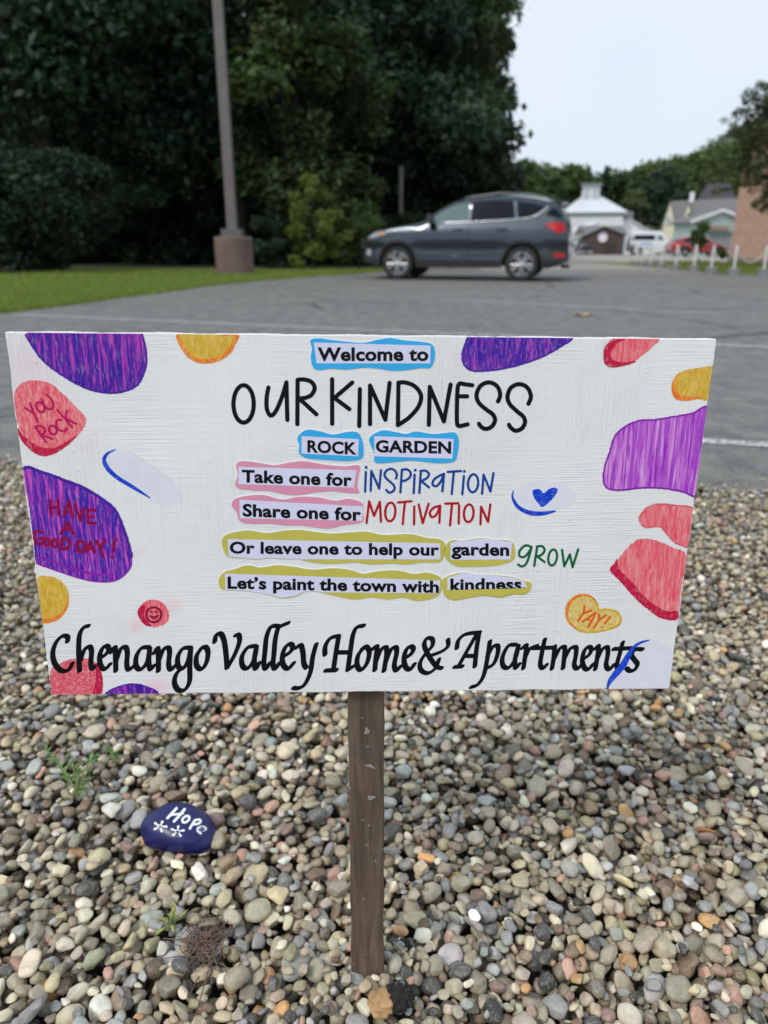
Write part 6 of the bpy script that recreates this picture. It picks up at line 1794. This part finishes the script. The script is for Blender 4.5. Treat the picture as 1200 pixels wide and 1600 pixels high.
# ---- paper cut-outs with printed words
def text_polys(body, bold=0.036):
    cu = bpy.data.curves.new("t", 'FONT'); cu.body = body; cu.size = 1.0; cu.offset = bold; cu.resolution_u = 4; cu.space_character = 1.03
    ob = bpy.data.objects.new("t", cu); COL.objects.link(ob)
    dg = bpy.context.evaluated_depsgraph_get(); me = bpy.data.meshes.new_from_object(ob.evaluated_get(dg))
    V = np.array([v.co[:2] for v in me.vertices]); Fs = [tuple(p.vertices) for p in me.polygons]
    bpy.data.objects.remove(ob); bpy.data.curves.remove(cu); bpy.data.meshes.remove(me)
    return V, Fs
def cap_height():
    V, _ = text_polys("H"); return V[:, 1].max() - max(0, V[:, 1].min())
CAPH = cap_height()
def cutout(name, label, blob, paper, mat, words, x0, yb0, x1, yb1, cap, over=None):
    bl = catmull(blob, True, 2.0)
    T = 0.00045
    # thin card; the white copy shifted up behind paints its top-edge highlight
    cen = bl.mean(0)
    W0 = on_board(bl[:, 0], bl[:, 1], 0.0); W1 = on_board(bl[:, 0], bl[:, 1], T)
    n_ = len(bl)
    tris = tessellate_polygon([[Vector((*p, 0)) for p in bl]])
    g = G(); g.add(list(W1), [tuple(t) for t in tris]); root = g.build(name, mat, sign); root['label'] = label
    big = bl + np.array([0.0, -0.9]); nrm_ = np.roll(bl, -1, 0) - np.roll(bl, 1, 0); nrm_ = np.stack([nrm_[:, 1], -nrm_[:, 0]], 1); nrm_ /= np.linalg.norm(nrm_, axis=1)[:, None] + 1e-9
    ar = np.sum(bl[:, 0] * np.roll(bl[:, 1], -1) - np.roll(bl[:, 0], -1) * bl[:, 1]); sg = 1 if ar > 0 else -1
    big = bl + nrm_ * 0.45 * sg + np.array([0.0, -0.75])
    Wb0 = on_board(big[:, 0], big[:, 1], 0.00005); Wb1 = on_board(big[:, 0], big[:, 1], T * 0.7)
    tris2 = tessellate_polygon([[Vector((*p, 0)) for p in big]])
    g = G(); g.add(list(Wb1) + list(Wb0), [tuple(t) for t in tris2] + [(i, (i + 1) % n_, (i + 1) % n_ + n_, i + n_) for i in range(n_)]); g.build("edge_highlight", S_HILITE, root)
    pp = np.array(paper, float)
    Wp = on_board(pp[:, 0], pp[:, 1], T + LY); tr3 = tessellate_polygon([[Vector((*p, 0)) for p in pp]])
    g = G(); g.add(list(Wp), [tuple(t) for t in tr3]); g.build("word_strip", S_PAPER, root)
    V, Fs = text_polys(words)
    u = (V[:, 0] - V[:, 0].min()) / (V[:, 0].max() - V[:, 0].min())
    px = x0 + (x1 - x0) * u; py = yb0 + (yb1 - yb0) * u - V[:, 1] / CAPH * cap
    g = G(); g.add(list(on_board(px, py, T + 2 * LY)), Fs); g.build("lettering", I_BLACK, root)
    if over:
        oo = np.array(over, float); tr4 = tessellate_polygon([[Vector((*p, 0)) for p in oo]])
        g = G(); g.add(list(on_board(oo[:, 0], oo[:, 1], T + 3 * LY)), [tuple(t) for t in tr4]); g.build("lower_band", mat, root)
    return root
z2 = (340, 510, 3.158); z5 = (320, 790, 3.0); z6 = (680, 780, 2.857)
cutout("paper_cutout", 'sky blue wavy paper reading Welcome to', Z(*z2, [(458, 68), (500, 58), (560, 66), (640, 75), (720, 80), (790, 66), (850, 57), (920, 68), (1000, 75), (1058, 88), (1073, 130), (1065, 180), (1045, 205), (1000, 205), (930, 215), (860, 218), (790, 208), (720, 203), (640, 212), (560, 208), (500, 215), (470, 200), (460, 150), (466, 110)]),
    Z(*z2, [(475, 79), (1051, 95), (1048, 182), (488, 182)]), S_BLUE, "Welcome to", 496, 563.2, 669.3, 563.0, 20.6)
cutout("paper_cutout", 'sky blue wavy paper reading ROCK', Z(*z2, [(395, 545), (440, 510), (510, 518), (570, 533), (640, 520), (690, 522), (712, 555), (720, 600), (712, 650), (650, 663), (590, 662), (500, 655), (440, 650), (402, 625), (403, 585)]),
    Z(*z2, [(415, 541), (697, 556), (693, 640), (414, 627)]), S_BLUE, "ROCK", 480.3, 705.7, 557.5, 709.5, 18.4)
cutout("paper_cutout", 'sky blue wavy paper reading GARDEN', Z(*z2, [(750, 548), (810, 513), (880, 521), (930, 530), (980, 518), (1060, 530), (1120, 525), (1172, 524), (1190, 560), (1185, 620), (1168, 665), (1100, 675), (1040, 670), (960, 662), (890, 667), (800, 675), (773, 665), (772, 625), (757, 590)]),
    Z(*z2, [(773, 541), (1165, 555), (1158, 652), (773, 640)]), S_BLUE, "GARDEN", 587, 705.7, 704.8, 708, 18.4)
cutout("paper_cutout", 'pink wavy paper reading Take one for', Z(*z2, [(92, 682), (120, 664), (200, 672), (280, 684), (360, 670), (430, 665), (520, 680), (620, 690), (698, 686), (694, 740), (690, 790), (697, 820), (640, 820), (560, 812), (480, 818), (410, 831), (340, 829), (260, 812), (180, 808), (110, 800), (86, 780), (100, 730)]),
    Z(*z2, [(105, 692), (685, 709), (672, 795), (102, 778)]), S_PINK, "Take one for", 378, 752.6, 550, 758.8, 19.0)
cutout("paper_cutout", 'pink wavy paper reading Share one for', [(362, 789), (368, 779), (391, 774), (413, 773.5), (441, 780), (467, 776), (498, 777), (524, 782), (545, 779), (566, 786), (566.5, 800), (566, 815), (533, 821), (513, 825.5), (487, 823), (467, 820.5), (447, 820.5), (420, 818), (393, 818), (375, 814), (370, 801)],
    [(374.2, 780.5), (567, 791), (566, 813.5), (375, 809.5)], S_PINK, "Share one for", 379.3, 805.8, 564.3, 812.6, 19.0)
cutout("paper_cutout", 'long mustard paper reading Or leave one to help our', Z(*z5, [(80, 162), (110, 132), (200, 116), (290, 128), (370, 117), (450, 113), (520, 123), (600, 130), (680, 125), (760, 122), (840, 137), (960, 133), (1040, 150), (1100, 157), (1126, 182), (1120, 235), (1098, 265), (1020, 266), (950, 275), (870, 271), (780, 275), (700, 266), (600, 272), (520, 268), (440, 253), (380, 250), (300, 246), (240, 252), (180, 246), (112, 240), (90, 212)]),
    Z(*z5, [(108, 156), (1103, 176), (1103, 251), (430, 251), (380, 248), (300, 244), (240, 250), (180, 244), (113, 238)]), S_YELL, "Or leave one to help our", 359, 863.8, 686, 867.2, 18.0)
cutout("paper_cutout", 'mustard paper reading garden', Z(*z6, [(42, 215), (72, 183), (130, 184), (200, 173), (262, 180), (338, 187), (356, 222), (350, 268), (300, 290), (240, 299), (180, 301), (100, 299), (58, 277), (40, 245)]),
    Z(*z6, [(68, 195), (100, 184), (150, 185), (210, 175), (270, 182), (344, 191), (335, 268), (68, 270)]), S_YELL, "garden", 705.2, 866.6, 795.5, 867.6, 18.6)
cutout("paper_cutout", 'long mustard paper reading Let\'s paint the town with', Z(*z5, [(66, 345), (90, 312), (140, 297), (200, 279), (260, 289), (340, 279), (420, 286), (500, 299), (600, 293), (680, 300), (740, 318), (820, 306), (900, 303), (980, 319), (1040, 313), (1088, 326), (1110, 348), (1108, 398), (1080, 429), (1000, 446), (930, 431), (860, 439), (780, 430), (700, 439), (600, 420), (520, 402), (465, 405), (430, 424), (360, 434), (290, 415), (200, 401), (102, 395), (72, 385)]),
    Z(*z5, [(95, 318), (1103, 350), (1098, 410), (560, 406), (515, 400), (462, 403), (428, 422), (360, 432), (292, 413), (200, 399), (97, 393)]), S_YELL, "Let\u2019s paint the town with", 355.7, 918.7, 685.7, 925.2, 18.3)
cutout("paper_cutout", 'mustard paper reading kindness.', Z(*z6, [(30, 365), (60, 341), (120, 327), (180, 335), (270, 339), (340, 346), (398, 364), (428, 372), (425, 402), (400, 424), (350, 425), (290, 439), (220, 431), (150, 440), (85, 451), (42, 430)]),
    Z(*z6, [(54, 350), (120, 329), (200, 337), (270, 341), (340, 349), (398, 367), (410, 395), (54, 404)]), S_YELL, "kindness.", 703.5, 922.6, 821.8, 921.2, 19.0,
    Z(*z6, [(50, 405), (412, 396), (420, 402), (400, 420), (350, 421), (290, 435), (220, 427), (150, 436), (85, 447), (52, 430)]))

# ================================================================== PAINTED STONE
hz = SRZ + 0.013
hope = empty("painted_stone", (HOPE_XY[0], HOPE_XY[1] - 0.002, hz + 0.003)); tag(hope, 'glossy dark blue painted stone lettered Hope with two white daisies', 'painted stone')
HL = np.array([HOPE_XY[0], HOPE_XY[1] - 0.002, hz + 0.003])
hv = IV3 * 1.0
bm = bmesh.new(); bmesh.ops.create_icosphere(bm, subdivisions=5, radius=1.0)
for v_ in bm.verts:
    p = v_.co.copy()
    x = math.copysign(abs(p.x) ** 0.72, p.x); y = math.copysign(abs(p.y) ** 0.78, p.y); z = math.copysign(abs(p.z) ** 0.8, p.z)
    k = 1 + 0.13 * mnoise.noise(p * 1.15 + Vector((3, 1, 7))) 
    # fuller at the back middle, sloping at both ends, a shallow notch in front
    y *= 1 - 0.10 * x * x
    x *= 1 - 0.20 * max(0.0, p.y) - 0.10 * max(0.0, p.z)
    if y < 0: y *= 1 - 0.10 * math.exp(-((x + 0.35) / 0.25) ** 2)
    z *= 1 - 0.20 * x * x
    v_.co = Vector((x * 0.0545, y * 0.0355, z * 0.0270)) * k
R_h = Matrix.Rotation(R(14), 3, 'X') @ Matrix.Rotation(R(5), 3, 'Y') @ Matrix.Rotation(R(-8), 3, 'Z')
for v_ in bm.verts: v_.co = R_h @ v_.co
me = bpy.data.meshes.new("stone"); bm.to_mesh(me)
bvh = BVHTree.FromBMesh(bm); bm.free()
me.polygons.foreach_set('use_smooth', [True] * len(me.polygons))
m, n, l, b = new_mat("blue_gloss_paint_on_stone")
v = coords(n, l)
f = noise(n, l, v, 60, 4, 0.6, 0.3)
blue = ramp(n, l, f, (0.3, (0.004, 0.005, 0.065)), (0.7, (0.007, 0.009, 0.115)))
sx_ = n.new('ShaderNodeSeparateXYZ'); t_ = n.new('ShaderNodeTexCoord'); l.new(t_.outputs['Object'], sx_.inputs[0])
ad = n.new('ShaderNodeMath'); ad.operation = 'MULTIPLY_ADD'; l.new(f, ad.inputs[0]); ad.inputs[1].default_value = 0.010; l.new(sx_.outputs['Z'], ad.inputs[2])
mr = n.new('ShaderNodeMapRange'); mr.inputs['From Min'].default_value = -0.0095; mr.inputs['From Max'].default_value = -0.0080
l.new(ad.outputs[0], mr.inputs['Value'])
l.new(mixc(n, l, mr.outputs[0], (0.33, 0.28, 0.22), blue), b.inputs['Base Color'])
rr2 = n.new('ShaderNodeMapRange'); rr2.inputs['To Min'].default_value = 0.7; rr2.inputs['To Max'].default_value = 0.34; l.new(mr.outputs[0], rr2.inputs['Value'])
l.new(rr2.outputs[0], b.inputs['Roughness']); b.inputs['Specular IOR Level'].default_value = 0.6
bump(n, l, b, noise(n, l, coords(n, l, (60, 300, 200)), 1.2, 4, 0.6), 0.35, 0.0008)
me.materials.append(m); link("stone", me, hope)
def on_stone(px, py, off):
    out = []
    for x, y in zip(px, py):
        d = Vector(ray(x, y)).normalized(); o_ = Vector(EYE - HL)
        hit, nr, _, _ = bvh.ray_cast(o_, d)
        if hit is None: hit, nr, _, _ = bvh.find_nearest(o_ + d * (Vector(HL - EYE).length))
        out.append(tuple(hit + nr * off))
    return np.array(out)
M_WP = ink("thick_white_paint", (0.82, 0.83, 0.86), 0.4, 0.05, 200)
a_ = (180, 1230, 6.0)
sheet("lettering", field_of([stroke(*a_, [(575, 200), (490, 292)], 2.0, 0), stroke(*a_, [(650, 208), (610, 260), (552, 322)], 2.0, 0), stroke(*a_, [(525, 262), (635, 248)], 1.6, 0), ell(*a_, 662, 302, 38, 24, 1.8, -0.7),
    stroke(*a_, [(745, 315), (722, 350), (700, 388)], 1.9), stroke(*a_, [(745, 312), (790, 305), (800, 325), (775, 345), (738, 350)], 1.8), stroke(*a_, [(778, 402), (835, 402), (848, 388), (822, 372), (780, 382), (772, 408), (800, 434)], 1.8)], 0.45), 0.0004, M_WP, hope, on_stone)
for cx, cy in ((422, 368), (585, 415)):
    S_ = []
    for k in range(5):
        a = -1.45 + k * 2 * math.pi / 5 + (0.25 if cx < 500 else 0)
        S_.append(stroke(*a_, [(cx + 20 * math.cos(a), cy + 16 * math.sin(a)), (cx + 58 * math.cos(a), cy + 46 * math.sin(a))], [0.7, 1.9], 0))
    S_.append(stroke(*a_, [(cx - 22, cy), (cx, cy - 14), (cx + 20, cy)], 0.7))
    sheet("daisy", field_of(S_, 0.45), 0.0004, M_WP, hope, on_stone)

# ================================================================== SMALL THINGS IN THE GRAVEL
M_STEM = simple("weed_stem", (0.20, 0.26, 0.09), 0.6)
M_WEED = simple("weed_leaf", (0.09, 0.20, 0.035), 0.5, var=0.35, scale=60)
M_WEEDY = simple("yellowing_leaf", (0.28, 0.30, 0.07), 0.5, var=0.35, scale=60)
M_DRY = simple("dry_roots", (0.16, 0.105, 0.08), 0.8, var=0.4, scale=80)
M_STRAW = simple("straw", (0.46, 0.38, 0.26), 0.7, var=0.2, scale=80)
def spot(px, py):
    q = gp(px, py); z = surf_mean(q[0], q[1], 0.012)
    d = ray(px, py); t = (z - CAM_H) / d[2]; p = EYE + d * t; return p
def weed(px, py, label, shoots, seed, mat, size=1.0):
    r = np.random.default_rng(seed); b0 = spot(px, py) + np.array([0, 0, 0.006]); root = empty("weed", b0); tag(root, label, 'weed', 'small weeds in the gravel')
    stems = G()
    for (ex, ey, up_) in shoots:
        e = spot(ex, ey) - b0; e[2] = max(e[2], 0) + up_
        md = e * 0.5 + np.array([0, 0, 0.012]); stems.tube([(0, 0, -0.005), tuple(md), tuple(e)], [0.0011, 0.0009, 0.0005], 5)
        nl = max(4, int(np.linalg.norm(e) / 0.0075))
        for i in range(nl):
            t = 0.15 + 0.85 * (i + 0.5) / nl; p = 2 * t * (1 - t) * md + t * t * e
            dr = r.normal(0, 1, 3) + e / (np.linalg.norm(e) + 1e-6) * 0.8; dr[2] = abs(dr[2]) * 0.5 + 0.1; dr /= np.linalg.norm(dr)
            s = np.cross(dr, [0, 0, 1]); s /= np.linalg.norm(s) + 1e-9; ln = r.uniform(0.008, 0.017) * size; w_ = ln * 0.17
            up3 = np.cross(s, dr)
            g = G(); a1 = p + dr * ln * .45; t2 = p + dr * ln - up3 * ln * 0.15
            g.add([p, a1 - s * w_ + up3 * w_ * .5, a1 - up3 * 0, a1 + s * w_ + up3 * w_ * .5, t2], [(0, 1, 2), (0, 2, 3), (1, 4, 2), (2, 4, 3)])
            if i % 1 == 0: g.build("leaf", mat, root, True)
    stems.build("stem", M_STEM, root, True)
weed(122, 1244, 'green sprawling weed with narrow leaves left of the blue stone', [(75, 1190, 0.01), (92, 1218, 0.012), (112, 1262, 0.004), (135, 1222, 0.014), (150, 1215, 0.012), (118, 1216, 0.02), (141, 1240, 0.008), (105, 1240, 0.01), (128, 1228, 0.022), (160, 1208, 0.01), (138, 1258, 0.006)], 1, M_WEED)
weed(178, 1200, 'tiny green sprig just above the sprawling weed', [(172, 1184, 0.012), (180, 1190, 0.014), (186, 1196, 0.008)], 2, M_WEED)
weed(272, 1452, 'yellow-green seedling beside the dry root tuft', [(260, 1460, 0.004), (274, 1440, 0.012), (284, 1448, 0.006), (262, 1448, 0.008)], 3, M_WEEDY, 1.1)
# dry root tuft
b0 = spot(322, 1485) + np.array([0, 0, 0.007]); g = G(); r = np.random.default_rng(8)
for _ in range(150):
    c_ = r.normal(0, [0.010, 0.012, 0.0], 3); a = r.uniform(0, 6.28); ln = r.uniform(0.012, 0.036)
    pts = [c_ + np.array([0, 0, 0.002 + 0.007 * r.random()])]
    for i in range(4):
        a += r.normal(0, 0.35); pts.append(pts[-1] + np.array([math.cos(a), math.sin(a), r.normal(0.05, 0.25)]) * ln / 4)
    g.tube([tuple(p) for p in pts], [0.0008, 0.0008, 0.0007, 0.0006, 0.0004], 4, False)
for (x0_, y0_, x1_, y1_) in [(320, 1500, 295, 1560), (330, 1490, 305, 1590), (300, 1480, 255, 1468), (300, 1500, 250, 1500), (325, 1470, 350, 1430)]:
    p, q = spot(x0_, y0_) - b0, spot(x1_, y1_) - b0
    g.tube([tuple(p), tuple((p + q) / 2 + [0.003, 0, 0.006]), tuple(q + [0, 0, 0.002])], [0.0011, 0.0009, 0.0006], 4, False)
tag(g.build("dry_root_tuft", M_DRY, None, True, tuple(b0)), 'tangled brown dry roots between the pebbles left of the stake', 'dry plant')
def twig(px0, py0, px1, py1, rad, mat, label, name="twig"):
    p, q = spot(px0, py0), spot(px1, py1); g = G()
    z = max(p[2], q[2]) + 0.006
    md = (p + q) / 2 - p; md[2] = z - p[2] + 0.003
    g.tube([(0, 0, z - p[2]), (md[0], md[1], md[2]), (q[0] - p[0], q[1] - p[1], z - p[2] + .002)], [rad, rad * .9, rad * .5], 7)
    tag(g.build(name, mat, None, True, tuple(p)), label, 'twig', 'bits of twig and straw in the gravel')
twig(-8, 1318, 40, 1304, 0.0052, simple("grey_twig", (0.20, 0.16, 0.13), 0.8, var=0.4, scale=120), 'thick grey broken twig at the left frame edge')
twig(484, 1408, 500, 1382, 0.0010, M_STRAW, 'single pale straw left of the stake')
twig(615, 1490, 640, 1505, 0.0010, M_STRAW, 'curved straw just right of the stake foot')
twig(1088, 1300, 1118, 1312, 0.0035, simple("orange_stick", (0.34, 0.16, 0.06), 0.7), 'short orange brown stick among pebbles at the right')
# black slag lump, orange stone
def lump(name, px, py, rad, mat, label, cat, amp, fq, flat=0.8, sub=4):
    p = spot(px, py); bm = bmesh.new(); bmesh.ops.create_icosphere(bm, subdivisions=sub, radius=1.0)
    for v_ in bm.verts:
        d = v_.co.normalized(); q = mnoise.fractal(d * fq + Vector((px, 0, 0)), 1.0, 2.1, 4)
        v_.co = d * (1 + amp * q); v_.co.z *= flat
        v_.co *= rad
    me = bpy.data.meshes.new(name); bm.to_mesh(me); bm.free(); me.polygons.foreach_set('use_smooth', [True] * len(me.polygons)); me.materials.append(mat)
    tag(link(name, me, None, (p[0], p[1], p[2] + rad * 0.1)), label, cat)
m, n, l, b = new_mat("porous_slag")
f = noise(n, l, coords(n, l), 500, 4, 0.8)
l.new(ramp(n, l, f, (0.35, (0.012, 0.011, 0.011)), (0.6, (0.05, 0.045, 0.042)), (0.75, (0.3, 0.28, 0.25))), b.inputs['Base Color']); b.inputs['Roughness'].default_value = 0.9
bump(n, l, b, f, 1.0, 0.004)
M_SLAG = m
lump("slag_lump", 624, 1560, 0.0150, M_SLAG, 'black porous clinker lump below the stake', 'clinker', 0.45, 3.5)
lump("slag_lump", 630, 1482, 0.0095, M_SLAG, 'small black clinker right of the stake foot', 'clinker', 0.45, 3.5)
M_OST = simple("orange_stone", (0.44, 0.26, 0.12), 0.6, var=0.25, scale=90, bumps=0.3, bscale=300)
lump("orange_stone", 596, 1568, 0.0150, M_OST, 'bright orange stone beside the black clinker', 'stone', 0.35, 1.2, 0.7)
lump("orange_stone", 981, 1504, 0.0110, M_OST, 'angular orange stone in the gravel at lower right', 'stone', 0.4, 1.5, 0.7)
# dead leaf on the asphalt
p = gp(910, 494); g = G()
a = np.linspace(0, 2 * math.pi, 13)[:-1]
g.add([(0, 0, 0.03)] + [(0.11 * math.cos(t) * (1 + .25 * math.cos(5 * t)), 0.08 * math.sin(t) * (1 + .25 * math.cos(5 * t)), 0.012 + 0.03 * math.sin(2 * t) ** 2) for t in a], [(0, i + 1, (i + 1) % 12 + 1) for i in range(12)])
tag(g.build("dead_leaf", simple("tan_leaf", (0.42, 0.27, 0.11), 0.7), None, True, tuple(p)), 'curled tan dead leaf lying on the asphalt', 'leaf')
